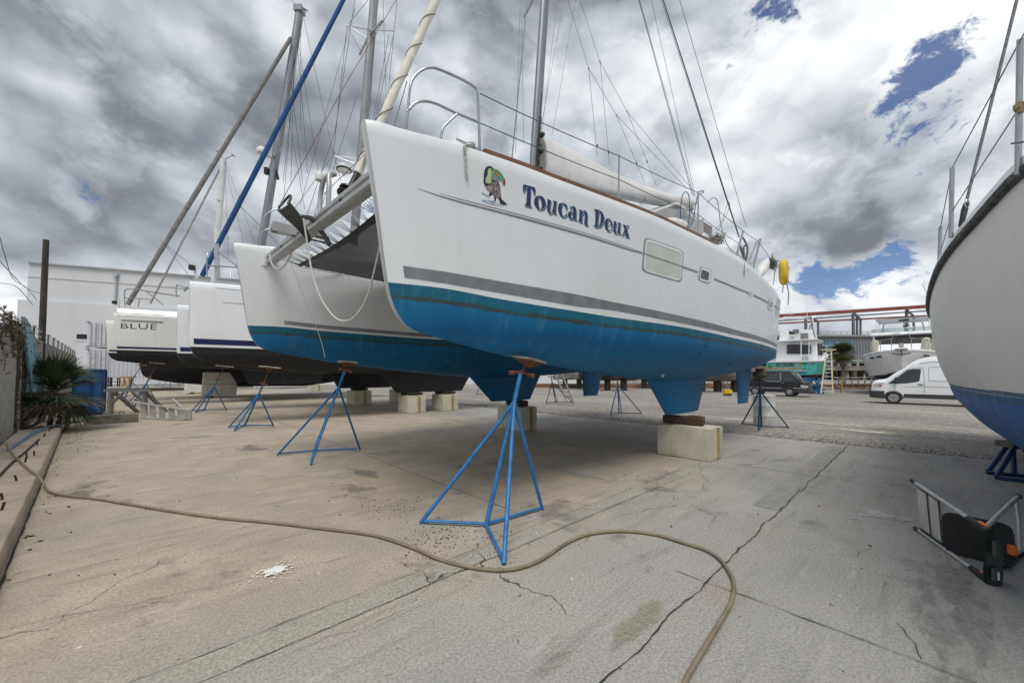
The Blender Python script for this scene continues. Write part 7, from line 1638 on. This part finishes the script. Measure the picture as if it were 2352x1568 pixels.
m = MB()
for k in (0, 1): a = XC + .5 + k * 1.4; m.prism([V((a, cy - 1.76, zt_ + .75)), V((a + 1.15, cy - 1.76, zt_ + .75)), V((a + .95, cy - 1.70, zr - .25)), V((a + .05, cy - 1.70, zr - .25))], (0, -.02, 0))
o = m.build('side_window', DGL, house); o.matrix_parent_inverse = world_of(house).inverted() @ YM
onc([(378, 492), (495, 492), (495, 608), (378, 608)], 'canvas_panel', GREYCV, fb, XC - .1); onc([(228, 530), (278, 530), (278, 595), (228, 595)], 'instrument_panel', WTRIM, fb, XC - .1)
onc([(265, 435), (360, 435), (360, 500), (265, 500)], 'helm_seat', GREYCV, fb, XC - .1); onc([(212, 455), (262, 470), (320, 505), (212, 510)], 'helm_console', BLACKP, fb, XC - .1)
def zpath(pts, x, r, nm, matl, par=nd): o = MB().tube(smooth_path([px(*Z6(a, b), x) for a, b in pts], 5), r, 7).build(nm, matl, par, 50); o.matrix_parent_inverse = world_of(par).inverted() @ YM; return o
zpath([(388, 610), (388, 880)], XC - .7, .035, 'post', WHB); zpath([(505, 615), (505, 885)], XC - .7, .035, 'post', WHB); zpath([(555, 640), (608, 880)], XC - .4, .05, 'post', WHB)
zpath([(150, 292), (500, 286), (540, 330), (560, 420), (600, 560)], XC + .3, .06, 'arch', SPARG); zpath([(130, 255), (520, 250), (560, 300), (580, 420), (610, 600)], XC + 1.0, .05, 'arch', WHB); zpath([(530, 360), (505, 460)], XC + .3, .05, 'arch_brace', SPARG); zpath([(545, 330), (565, 490)], XC + .6, .09, 'arch_brace', SPARG)
zpath([(472, 30), (480, 250)], XC + 1, .02, 'antenna', WHB); onc([(205, 185), (270, 185), (270, 212), (205, 212)], 'radar', WHB, fb, XC + .6)
zpath([(670, 690), (770, 685), (765, 780)], XC + 4.4, .03, 'rail', STEEL); zpath([(740, 700), (745, 790)], XC + 4.4, .03, 'rail', STEEL); onc([(690, 690), (735, 680), (750, 760), (720, 790)], 'deck_box', BLACKP, house, XC + 4.4)
# transom artwork
TXT = mat('dark_red_brown_lettering', (.085, .045, .018), .5, 0, .5, 12); SND = mat('painted_sand', (.50, .22, .10), .6, 0, .5, 10); SUNP = mat('painted_sun', (.62, .16, .03), .5, 0, .4, 14); PLM = mat('painted_palm', (.04, .20, .04), .5, 0, .5, 14)
vs, fs = text_shape('NO DRAMA', offset=.035, spacing=1.0)
m = MB(); tl, tr_, br_, bl_ = (20, 930), (290, 922), (294, 986), (20, 986)
for f in fs:
    pts = []
    for i in f: x, y = vs[i]; pts.append(px(*Z6(lerp(lerp(bl_[0], br_[0], x), lerp(tl[0], tr_[0], x), y), lerp(lerp(bl_[1], br_[1], x), lerp(tl[1], tr_[1], x), y)), XT - .012))
    m.poly(pts)
m.build('boat_name', TXT, nd, yard=True)
def art(pts, nm, matl, e=.010): m = MB(); m.poly([px(*Z6(a, b), XT - e) for a, b in pts]); return m.build(nm, matl, nd, yard=True)
art([(-120, 990), (0, 1000), (200, 1002), (300, 990), (400, 1000), (415, 1012), (300, 1018), (100, 1022), (-140, 1016)], 'painted_beach', SND)
art([(368 + (34 if k % 2 else 22) * math.cos(k * .393), 943 + (30 if k % 2 else 20) * math.sin(k * .393)) for k in range(16)], 'painted_sun', SUNP)
m = MB(); 
for a in (-160, -130, -95, -60, -25, 15, 165): x, y = math.cos(R(a)), math.sin(R(a)); m.poly([px(*Z6(442 + p * x - w * y, 938 + p * y * .85 + w * x + d), XT - .013) for p, w, d in ((0, 3, 0), (26, 5, 0), (46, 0, 10), (24, -4, 2))])
m.poly([px(*Z6(a, b), XT - .012) for a, b in ((438, 938), (446, 938), (448, 1010), (436, 1010))]); m.build('painted_palm', PLM, nd, yard=True)
m = MB(); 
for a in range(0, 360, 40): m.poly([px(*Z6(-70 + p * math.cos(R(a)) - w * math.sin(R(a)), 985 + p * .7 * math.sin(R(a)) + w * math.cos(R(a))), XT - .013) for p, w in ((0, 4), (28, 7), (42, 0), (28, -7))])
m.build('painted_bush', PLM, nd, yard=True); art([(400, 1014), (540, 1018), (480, 1024), (400, 1024)], 'painted_shore', TXT)
art([(525, 925), (585, 925), (590, 940), (580, 952), (530, 950), (520, 938)], 'hawse_ring', WTRIM); art([(534, 932), (575, 932), (578, 940), (572, 946), (536, 945)], 'hawse_pipe', BLACKP, .016)
m = MB(); a, b = px(*Z6(300, 1045), XT - .1), px(*Z6(480, 1045), XT - .1); m.bar(a, b, .25, .10); m.build('trim_tab', WTRIM, nd, yard=True)
# stands and machinery below it
BLM = mat('blue_machine_paint', (.02, .12, .28), .5, .1, .3, 4)
tr2 = thing('boat_trailer', 'blue painted boat trailer frame under the turquoise transom boat', 'trailer', P(1850, 900, 35)); pquad(MB(), [Z6(a, b) for a, b in ((415, 1165), (555, 1145), (575, 1200), (545, 1240), (440, 1245), (415, 1200))], 35.5, 1.2).build('tank', BLM, tr2, world=True, bevel=.05)
for a, b in (((575, 1150), (720, 1380)), ((680, 1150), (585, 1370)), ((590, 1250), (740, 1340)), ((640, 1140), (660, 1380)), ((720, 1270), (620, 1390)), ((450, 1250), (690, 1260)), ((480, 1330), (700, 1330)), ((500, 1260), (520, 1370)), ((550, 1290), (600, 1380))): MB().bar(P(*Z6(*a), 35.2), P(*Z6(*b), 35.0), .11, .11).build('strut', BLM, tr2, world=True)
for k, (a, b) in enumerate(((520, 1330), (560, 1320), (650, 1300))): MB().lathe([(.12, -.1), (.3, -.1), (.3, .1), (.12, .1)], P(*Z6(a, b), 35.6), (1, .3, 0), 14).build('wheel', TYRE, tr2, 40, world=True)
# tall step ladder
LYEL = mat('yellowed_fibreglass', (.60, .52, .33), .6, 0, .15, 4); LWHT = mat('white_ladder_step', (.66, .66, .64), .5, 0, .1)
ld = thing('step_ladder', 'tall pale yellow step ladder standing beside the turquoise boat', 'ladder', P(1892, 905, 33), 0, 'ladders in the yard')
fl0, fl1, fr0, fr1 = P(*Z6(762, 740), 33.4), P(*Z6(682, 1372), 32.6), P(*Z6(832, 738), 33.4), P(*Z6(856, 1385), 32.6)
MB().bar(fl0, fl1, .09, .05).build('rail', LYEL, ld, world=True); MB().bar(fr0, fr1, .09, .05).build('rail', LYEL, ld, world=True)
for k in range(12): f = .02 + .93 * k / 11; MB().bar(fl0.lerp(fl1, f), fr0.lerp(fr1, f), .10, .045).build('step', LWHT, ld, world=True)
for a, b in (((838, 740), (975, 1375)), ((800, 740), (915, 1340))): MB().bar(P(*Z6(*a), 33.6), P(*Z6(*b), 34.6), .05, .05).build('rear_rail', mat('brown_rail', (.16, .13, .10), .7), ld, world=True)
for f in (.25, .45, .65, .85): MB().bar(P(*Z6(838, 740), 33.6).lerp(P(*Z6(975, 1375), 34.6), f), P(*Z6(800, 740), 33.6).lerp(P(*Z6(915, 1340), 34.6), f), .05, .04).build('rear_rung', LWHT, ld, world=True)
MB().box((fl0 + fr0) / 2 + V((0, .1, .04)), (1.1, .4, .09)).build('top_cap', LYEL, ld, world=True)
l2 = thing('ladder', 'grey ladder leaning behind a dark jack stand under the far stern', 'ladder', G(1310, 925), 0, 'ladders in the yard')
za, zb3 = (1989, 280), (2075, 478); Zk = zc(1000, 1300, 1.68)
r1a, r1b, r2a, r2b = P(*Zk(1985, 270), 21.5), P(*Zk(2072, 478), 20), P(*Zk(2030, 270), 21.5), P(*Zk(2118, 488), 20)
GL_ = mat('grey_ladder', (.20, .185, .16), .6, .3, .2, 6)
MB().bar(r1a, r1b, .08, .05).build('rail', GL_, l2, world=True); MB().bar(r2a, r2b, .08, .05).build('rail', GL_, l2, world=True)
for k in range(7): f = .06 + .15 * k; MB().bar(r1a.lerp(r1b, f), r2a.lerp(r2b, f), .05, .05).build('rung', GL_, l2, world=True)

# ------------------------------------------------------------------ white motor yacht, bow on
yt = thing('motor_yacht', 'white motor yacht on the hard seen bow on behind the white van', 'motorboat', W(28, 0), YANG)
bp = L(P(2070, 803, 31.5)); YX, YC = bp.x, bp.y
Z7b = zc(3350, 1180, 3.733)
def sx(x, t): return t
hs_t = [(0, .06), (.6, 1.05), (1.5, 1.75), (3, 2.4), (5, 2.75), (8, 2.85), (13, 2.7)]
rows = []
zsh = lambda x: interp([(0, bp.z), (3, bp.z - .25), (6, bp.z - .5), (13, bp.z - .8)], x)
for x in (0, .15, .4, .8, 1.3, 2, 3, 4, 5, 6.5, 8, 10, 13):
    w = sm_interp(hs_t, x); zs = zsh(x); zch = interp([(0, 2.1), (2, 1.75), (5, 1.6), (13, 1.55)], x); zk = interp([(0, 1.9), (.8, 1.45), (2, 1.15), (5, .95), (13, .9)], x)
    o = x + .0; wc = w * interp([(0, .2), (1, .42), (3, .66), (6, .85), (13, .9)], x); wk = w * .98
    off = lambda z: (1 - clamp((z - 1.0) / (zs - 1.0))) * .9 * clamp(1 - x / 4)
    half = [(w, zs), (w * .97, zs - .30), (lerp(w, wc, .35), lerp(zs, zch, .42)), (lerp(w, wc, .40), lerp(zs, zch, .45)), (lerp(w, wc, .72), lerp(zs, zch, .75)), (wc, zch), (0.02, zk)]
    rows.append([V((YX + x + off(z), YC - a, z)) for a, z in half] + [V((YX + x + off(z), YC + a, z)) for a, z in half[-2::-1]])
m = MB(); m.loft(rows, False, True, True, None, lambda i, j: 1 if 5 <= j < 7 else 0); m.build('hull', [WHB, mat('black_bottom_paint', (.02, .02, .022), .7)], yt, 25, yard=True)
m = MB(); m.loft([[r[0] + V((0, -.05, -.06)), r[0] + V((0, -.07, .0)), r[0] + V((0, -.03, .07)), r[0] + V((0, .1, .05))] for r in rows], False); m.loft([[r[-1] + V((0, .05, -.06)), r[-1] + V((0, .07, .0)), r[-1] + V((0, .03, .07)), r[-1] + V((0, -.1, .05))] for r in rows], False); m.build('gunwale', WHB, yt, yard=True)
m = MB(); m.loft([[r[0] + V((0, .05, .0)), V((r[0].x, YC, r[0].z + .16)), r[-1] + V((0, -.05, .0))] for r in rows]); m.build('deck', WHB, yt, yard=True)
def yb(x0, x1, w0, w1, z0, z1, nm, matl, rk=0.0, b=.04, par=None):
    m = MB(); m.loft([[V((YX + x0, YC - w0, z0)), V((YX + x1, YC - w0, z0)), V((YX + x1, YC + w0, z0)), V((YX + x0, YC + w0, z0))], [V((YX + x0 + rk, YC - w1, z1)), V((YX + x1, YC - w1, z1)), V((YX + x1, YC + w1, z1)), V((YX + x0 + rk, YC + w1, z1))]], True, True, True)
    return m.build(nm, matl, yt, yard=True, bevel=b)
def yz(v, xx, u=2069): return px(u, v, YX + xx).z
zr0 = yz((1180 + 520 / 3.733) / 1.7143, 5.0); zr1 = yz((1180 + 470 / 3.733) / 1.7143, 4.6); zw0 = yz((1180 + 655 / 3.733) / 1.7143, 4.6)
yb(3.0, 5.6, 1.55, 1.75, bp.z - .15, zw0 + .02, 'trunk_cabin', WHB, 1.2)
yb(4.7, 12, 2.05, 1.95, bp.z - .4, zr0, 'house', WHB, .25)
m = MB(); m.loft([[V((YX + 4.66 + .04 * abs(k), YC + 1.86 * k, zw0)) for k in (-1, -.5, 0, .5, 1)], [V((YX + 4.86 + .04 * abs(k), YC + 1.80 * k, zr0 - .03)) for k in (-1, -.5, 0, .5, 1)]]); m.build('windscreen', DGL, yt, yard=True)
yb(4.3, 12.2, 2.12, 2.08, zr0, zr1, 'flybridge_deck', WHB, .1, .06)
GGL = mat('green_tint_glass', (.22, .32, .31), .12, 0, .3, 2, alpha=.55)
zg = yz((1180 + 412 / 3.733) / 1.7143, 5.0)
m = MB(); rows2 = [[V((YX + 4.55 + .5 * abs(k) ** 3, YC + 2.05 * k, z)) for k in [-1 + j / 6 for j in range(13)]] for z in (zr1, zg)]; m.loft(rows2); m.build('wind_deflector', GGL, yt, yard=True)
zf = yz((1180 + 275 / 3.733) / 1.7143, 5.6)
for k in (-1, 1):
    MB().bar(V((YX + 5.2, YC + 1.75 * k, zr1)), V((YX + 5.4, YC + 1.72 * k, zf)), .12, .08).build('hardtop_post', WHB, yt, yard=True); MB().bar(V((YX + 9.5, YC + 1.75 * k, zr1)), V((YX + 9.5, YC + 1.72 * k, zf)), .10, .06).build('hardtop_post', WHB, yt, yard=True); MB().bar(V((YX + 5.3, YC + 1.7 * k, zf)), V((YX + 9.6, YC + 1.7 * k, zf)), .07, .07).build('hardtop_rail', SPARG, yt, yard=True)
for x in (5.4, 6.4, 7.5, 8.5, 9.6): MB().bar(V((YX + x, YC - 1.75, zf + .0)), V((YX + x, YC + 1.75, zf + .0)), .10, .08).build('hardtop_beam', SPARG, yt, yard=True)
MB().tube(smooth_path([V((YX + 7, YC - 1.4, zr1)), V((YX + 7, YC - 1.3, zf - .45)), V((YX + 7, YC - 1.1, zf - .2)), V((YX + 7, YC, zf - .15)), V((YX + 7, YC + 1.1, zf - .2)), V((YX + 7, YC + 1.3, zf - .45)), V((YX + 7, YC + 1.4, zr1))], 5), .05, 8).build('radar_arch', SPARG, yt, 50, yard=True)
MB().bar(V((YX + 6.6, YC - .1, zr1)), V((YX + 6.6, YC - .1, zf + .1)), .06, .06).build('mast_post', SPARG, yt, yard=True); MB().box((YX + 6.5, YC - .1, zf - .1), (.3, .7, .14)).build('radar', BLACKP, yt, yard=True); MB().box((YX + 6.4, YC - .25, zg + .28), (.12, .45, .14)).build('searchlight', BLACKP, yt, yard=True); MB().sphere(V((YX + 4.8, YC - .5, zg - .05)), .16, 10, 6, (1, 1.6, .9)).build('horn', WHB, yt, 60, yard=True)
rl = []
for k in (-1, 1):
    pts = [V((YX + 6.6, YC + 2.5 * k, zsh(6) + .9)), V((YX + 4, YC + 2.25 * k, zsh(4) + .92)), V((YX + 2.4, YC + 1.75 * k, zsh(2) + .95)), V((YX + 1.2, YC + 1.2 * k, zsh(1) + .97)), V((YX + .5, YC + .55 * k, zsh(0) + 1.0)), V((YX + .4, YC + .45 * k, zsh(0) + 1.32)), V((YX + .3, YC + .1 * k, zsh(0) + 1.38)), V((YX + .3, YC, zsh(0) + 1.38))]
    MB().tube(smooth_path(pts, 4), .028, 6).build('bow_rail', STEEL, yt, 50, yard=True)
    for x, w in ((6.4, 2.48), (5, 2.38), (3.6, 2.15), (2.4, 1.8), (1.3, 1.3), (.5, .6)): MB().tube([V((YX + x, YC + w * k, zsh(x))), V((YX + x + .05, YC + (w - .03) * k, zsh(x) + .95))], .024, 6).build('rail_post', STEEL, yt, yard=True)
MB().box((YX - .15, YC, bp.z + .04), (.9, .75, .12)).build('anchor_platform', WTRIM, yt, yard=True, bevel=.04); MB().bar(V((YX - .5, YC, bp.z + .05)), V((YX - .15, YC, bp.z - .45)), .06, .06).bar(V((YX - .2, YC - .55, bp.z - .28)), V((YX - .15, YC, bp.z - .42)), .06, .08).bar(V((YX - .2, YC + .55, bp.z - .28)), V((YX - .15, YC, bp.z - .42)), .06, .08).build('anchor', GALV, yt, yard=True); MB().box((YX + .3, YC, bp.z + .38), (.3, .32, .35)).build('windlass', WTRIM, yt, yard=True, bevel=.05)
for y, x in ((1.5, 1.05), (1.9, 1.9), (-1.5, 1.05)): w = sm_interp(hs_t, x); MB().box((YX + x - .05, YC + w * .96 * (1 if y > 0 else -1), zsh(x) - .42), (.35, .12, .13), (0, .1, (.75 if y > 0 else -.75))).build('hawse_port', BLACKP, yt, yard=True)
FEN = mat('fleecy_fender', (.52, .49, .42), .95, 0, .15, 12, .5, 40)
for nm, y, x, wf, hh in (('pale fleecy fender hung on the yacht bow rail at left', 1.75, 2.0, .28, 1.1), ('pair of pale fleecy fenders hung on the yacht bow rail at right', -1.6, 2.1, .5, 1.15)):
    f = thing('boat_fender', nm, 'fender', W(YX + x, YC + y, zsh(x)), 0, 'white fenders on the boats')
    for dy in ((0,) if wf < .4 else (-.28, .28)): c = V((YX + x - .1, YC + y + dy, zsh(x) + .10)); MB().lathe([(.05, 0), (.22, .06), (.26, .2), (.26, hh - .2), (.22, hh - .06), (.05, hh)], c, (.1, -.12, 1), 14).build('fender_body', FEN, f, 60, yard=True)
# stand under its bow
sb = thing('jack_stand', 'blue jack stand under the yacht bow behind the white van nose', 'boat stand', G(2000, 892), 0, 'blue jack stands under the boats')
for a, b in (((1990, 893), (2012, 868)), ((1996, 897), (2014, 868)), ((2003, 898), (2014, 870)), ((1980, 890), (2010, 874))): MB().bar(G(*a), P(*b, G(*a).y), .07, .07).build('leg', STD, sb, world=True)

# ------------------------------------------------------------------ building, steel frame, sea wall, palm
Z7 = zc(2900, 1100, 2.352); DB = 60
bld = thing('grey_building', 'grey metal clad building with blue glass band behind the boats', 'building', P(2000, 880, DB))
def cladding():
    m, g, b, oc = base_mat('grey_cladding'); sp = g.new('ShaderNodeSeparateXYZ'); g.put(sp.inputs[0], oc); f = g.math('ABSOLUTE', g.math('SUBTRACT', g.math('FRACT', g.math('MULTIPLY', sp.outputs[0], 2.2)), .5))
    g.put(b.inputs['Base Color'], g.mix(g.ramp(f, .1, .35), (.135, .145, .155, 1), (.22, .235, .25, 1))); b.inputs['Roughness'].default_value = .6; g.put(b.inputs['Normal'], g.bump(f, .5, .1)); return m
CLG = cladding(); DKC = mat('pier_shade_dark', (.03, .032, .032), .9, 0, .4, 1); BGL = glass_mat('blue_window_band', (.05, .16, .24), .08); PCON = mat('stained_pier_concrete', (.22, .19, .155), .95, 0, .4, .6, .3, 8)
def z7(m, x0, y0, x1, y1, D, dep=.3): (a, b), (c, d) = Z7(x0, y0), Z7(x1, y1); return slab(m, a, b, c, d, D, dep)
z7(MB(), -200, 522, 2600, 748, DB, 14).build('wall', CLG, bld, world=True); z7(MB(), -210, 506, 2610, 526, DB - .3, 15).build('roof_edge', WTRIM, bld, world=True)
w_ = z7(MB(), 745, 572, 1090, 650, DB - .15, .12).build('window', BGL, bld, world=True)
for x in (800, 860, 930, 1000, 1062): o = z7(MB(), x, 572, x + 5, 612, DB - .2, .05).build('mullion', WTRIM, w_); o.matrix_parent_inverse = world_of(w_).inverted()
z7(MB(), 740, 610, 1092, 617, DB - .22, .1).build('window_rail', WTRIM, bld, world=True); z7(MB(), 1790, 575, 2000, 700, DB - .15, .12).build('window', BGL, bld, world=True); z7(MB(), 860, 640, 900, 745, DB - .15, .1).build('window', BGL, bld, world=True)
m = MB()
for x in range(-150, 2400, 62): z7(m, x, 482, x + 4, 508, DB - .1, .06)
z7(m, -200, 480, 2500, 485, DB - .1, .06); z7(m, -200, 494, 2500, 497, DB - .1, .06); m.build('roof_railing', WTRIM, bld, world=True)
pr = thing('pier', 'weathered concrete pier with white railings and dark openings below the grey building', 'pier', P(1960, 890, 55))
z7(MB(), 150, 745, 2500, 760, 58, 2).build('upper_rail', WTRIM, pr, world=True)
z7(MB(), 150, 800, 2500, 842, 54, 5).build('deck_beam', PCON, pr, world=True); z7(MB(), 100, 762, 2550, 935, 58.5, .5).build('shade_backing', DKC, pr, world=True)  # near-black backing sheet: the shade under the pier is put into its colour
for x in (880, 940, 1030, 1050, 1120, 1500, 1700): z7(MB(), x, 757, x + 14, 802, 54.5, .2).build('railing_post', WTRIM, pr, world=True)
z7(MB(), 150, 768, 2500, 773, 54.5, .1).build('railing', WTRIM, pr, world=True)
for x, w in ((600, 30), (820, 24), (1010, 28), (1085, 34), (1180, 24), (1330, 30), (1900, 40)): z7(MB(), x, 840, x + w, 920, 54.5, .8).build('pier_column', PCON, pr, world=True)
swl = thing('sea_wall', 'rusty brown plank sea wall with white rails along the dock edge', 'sea wall', P(1960, 898, 46))
BRW = mat('rusty_planks', (.20, .115, .065), .9, 0, .5, 1.2, .3, 10, (.30, .27, .22), .42, 1.5, (.4, 1, 5))
z7(MB(), -1900, 965, 2600, 1008, 46, .5).build('plank_wall', BRW, swl, world=True); z7(MB(), -1900, 1008, 2600, 1018, 45.6, .6).build('footing', PCON, swl, world=True)
for y in (905, 930, 945, 962): z7(MB(), 880, y, 1300, y + 4, 45.8, .1).build('rail', WTRIM, swl, world=True)
for x in range(890, 1260, 60): z7(MB(), x, 905, x + 5, 1010, 45.9, .12).build('rail_post', PCON, swl, world=True)
z7(MB(), 973, 915, 980, 1015, 45.4, .12).build('yellow_post', mat('yellow_post_paint', (.50, .33, .05), .6), swl, world=True)
for x in (1033, 1183): z7(MB(), x, 885, x + 7, 935, 45.9, .15).build('bollard', WTRIM, swl, world=True)
sf = thing('steel_canopy', 'open steel frame with red oxide roof beams and grey columns above the building', 'steel frame', P(1960, 770, 52))
RED_ = mat('red_oxide_beam', (.23, .062, .045), .7, .1, .18, 2); COLM = mat('grey_steel_column', (.16, .165, .185), .6, .3, .15, 2)
def beam(a, b, D0, D1, w, h, nm, matl): MB().bar(P(*Z7(*a), D0), P(*Z7(*b), D1), w, h).build(nm, matl, sf, world=True)
beam((300, 345), (2100, 228), 52, 47.5, .3, .42, 'roof_beam', RED_); beam((300, 388), (2100, 268), 57, 52, .16, .18, 'purlin', COLM); beam((300, 412), (2100, 318), 60, 55, .2, .22, 'roof_beam', RED_)
for x, yt_, D in ((640, 355, 50.5), (1080, 315, 50), (1575, 282, 49)): beam((x, yt_), (x + 3, 515), D, D, .24, .24, 'column', COLM)
for x, yt_, D in ((755, 392, 58), (1115, 345, 55), (1147, 372, 58), (1640, 340, 57)): beam((x, yt_), (x + 2, 515), D, D, .20, .20, 'column', COLM)
for a, b in (((660, 335), (757, 390)), ((1088, 312), (1149, 370)), ((1580, 285), (1640, 338))): beam(a, b, 51, 58, .2, .25, 'cross_beam', COLM)
bird = None
# palm by the dock
pm_b = P(*Z7(990, 1000), 47); pm_b.z = 0; ctop = P(*Z7(1000, 668), 47)
PG2 = leafmat('palm_green', (.035, .06, .018), (.10, .125, .04)); PD2 = leafmat('palm_yellow', (.17, .14, .05), (.26, .20, .09))
pmt = fan_plant('palm_tree', 'small round headed cabbage palm in front of the grey building', (pm_b.x, pm_b.y, 0), 96, .80, 1.10, 8, -62, 86, (PG2, PD2, PS), .95, 16, ctop.z - .15, 'palm tree')
MB().tube([V((pm_b.x + .06 * noise.noise(V((k, 3, 0))), pm_b.y, ctop.z * k / 8)) for k in range(9)], [.24, .21, .2, .2, .2, .2, .2, .22, .2], 12).build('trunk', mat('palm_trunk', (.15, .125, .10), .95, 0, .3, 8, .6, 20), pmt, 60, world=True)
# small things on the far asphalt
yb_ = P(1671, 897, 31); yb_.z = 0
yc_ = thing('yellow_case', 'small yellow case standing on the asphalt behind the keel', 'case', yb_); MB().box(yb_ + V((0, 0, .28)), (.62, .4, .36)).build('case_lid', YEL, yc_, world=True, bevel=.04); MB().box(yb_ + V((0, 0, .06)), (.5, .36, .12)).build('case_base', BLACKP, yc_, world=True)
def far_stand(label, u, v, D, h, matl): 
    t = thing('jack_stand', label, 'boat stand', G(u, v), 0, 'blue jack stands under the boats'); b = G(u, v); a = b + V((0, 0, h))
    for dx, dy in ((-.6, -.1), (.55, -.2), (.1, .5)): MB().bar(b + V((dx, dy, 0)), a, .07, .07).build('leg', matl, t, world=True)
    MB().box(a + V((0, 0, .03)), (.3, .3, .06)).build('pad', PADW, t, world=True)
far_stand('distant blue jack stand left of the far rudder', 1285 - 4, 878, 40, 1.5, BLM); far_stand('distant blue jack stand in the gap right of the far rudder', 1404, 876, 42, 1.6, STD); far_stand('distant blue jack stand between the keel and the rudder, below the far clutter', 1447, 882, 38, 1.6, STD); far_stand('pale blue prop beside the yellow case', 1665, 894, 31, 1.5, BLM); far_stand('distant blue jack stand seen left of the keel near the teal frame', 1464, 884, 40, 1.5, BLM)
t = thing('blue_drum', 'blue plastic drum far off beside the leaning ladder', 'drum', P(1228, 874, 42)); q = G(1228, 873); MB().lathe([(.5, 0), (.55, .1), (.55, 1.2), (.48, 1.3)], q, (0, 0, 1), 16).build('drum_body', BLM, t, 40, world=True); MB().lathe([(.57, .6), (.58, .65), (.57, .7)], q, (0, 0, 1), 16).build('rim', STD, t, world=True)
TEAL = mat('teal_frame_paint', (.02, .16, .15), .6, 0, .2)
t = thing('work_platform', 'teal painted work platform frame left of the near keel', 'work platform', G(1530, 895)); c0 = G(1508, 893); c1 = G(1560, 893)
for p in (c0, c1): 
    for dy in (0, 1.2): MB().bar(p + V((0, dy, 0)), p + V((0, dy, 1.5)), .08, .08).build('post', TEAL, t, world=True)
for z in (.5, 1.5): MB().bar(c0 + V((0, 0, z)), c1 + V((0, 0, z)), .07, .07).build('rail', TEAL, t, world=True)
MB().box((c0 + c1) / 2 + V((0, .6, .5)), ((c1 - c0).length, 1.2, .06)).build('platform', TEAL, t, world=True)
# far hulls on the other side of the yard, half hidden by the boat in front
for k, (u, D, col, lab) in enumerate(((1330, 44, (.45, .45, .44), 'grey boat hull on stands far off under the turquoise hull'), (1395, 40, (.05, .045, .045), 'dark hulled boat on a trailer far off right of the far rudder'), (1510, 46, (.34, .28, .24), 'brownish boat hull far off left of the near keel'), (1648, 38, (.20, .19, .18), 'grey brown boat hull far off right of the near keel'))):
    b = P(u, 862, D); t = thing('moored_hull', lab, 'boat', (b.x, b.y, 0), 0, 'far boats across the yard'); t.name = 'distant_boat'
    ml = mat('far_hull', col, .6, 0, .35, 1.2); m = MB(); rows = []
    for i in range(9):
        x = -3 + 6 * i / 8; w = 1.3 * (1 - abs(x / 3.05) ** 3); rows.append([V((b.x + x, b.y + s_ * w * f, z)) for s_, f, z in ((-1, 1, 2.5), (-1, .92, 1.8), (-1, .6, 1.3), (1, .05, 1.0), (1, .6, 1.3), (1, .92, 1.8), (1, 1, 2.5))])
    m.loft(rows, False, True, True); m.build('hull', ml, t, 40, world=True)
    MB().box((b.x + .3, b.y, 3.0), (2.6, 1.9, 1.0)).build('cabin', WHB, t, world=True, bevel=.1)
    for dx in (-1.6, 0, 1.7): MB().box((b.x + dx, b.y, .5), (.5, .6, 1.0)).build('keel_block', WOODD, t, world=True)
bpy.context.view_layer.update()
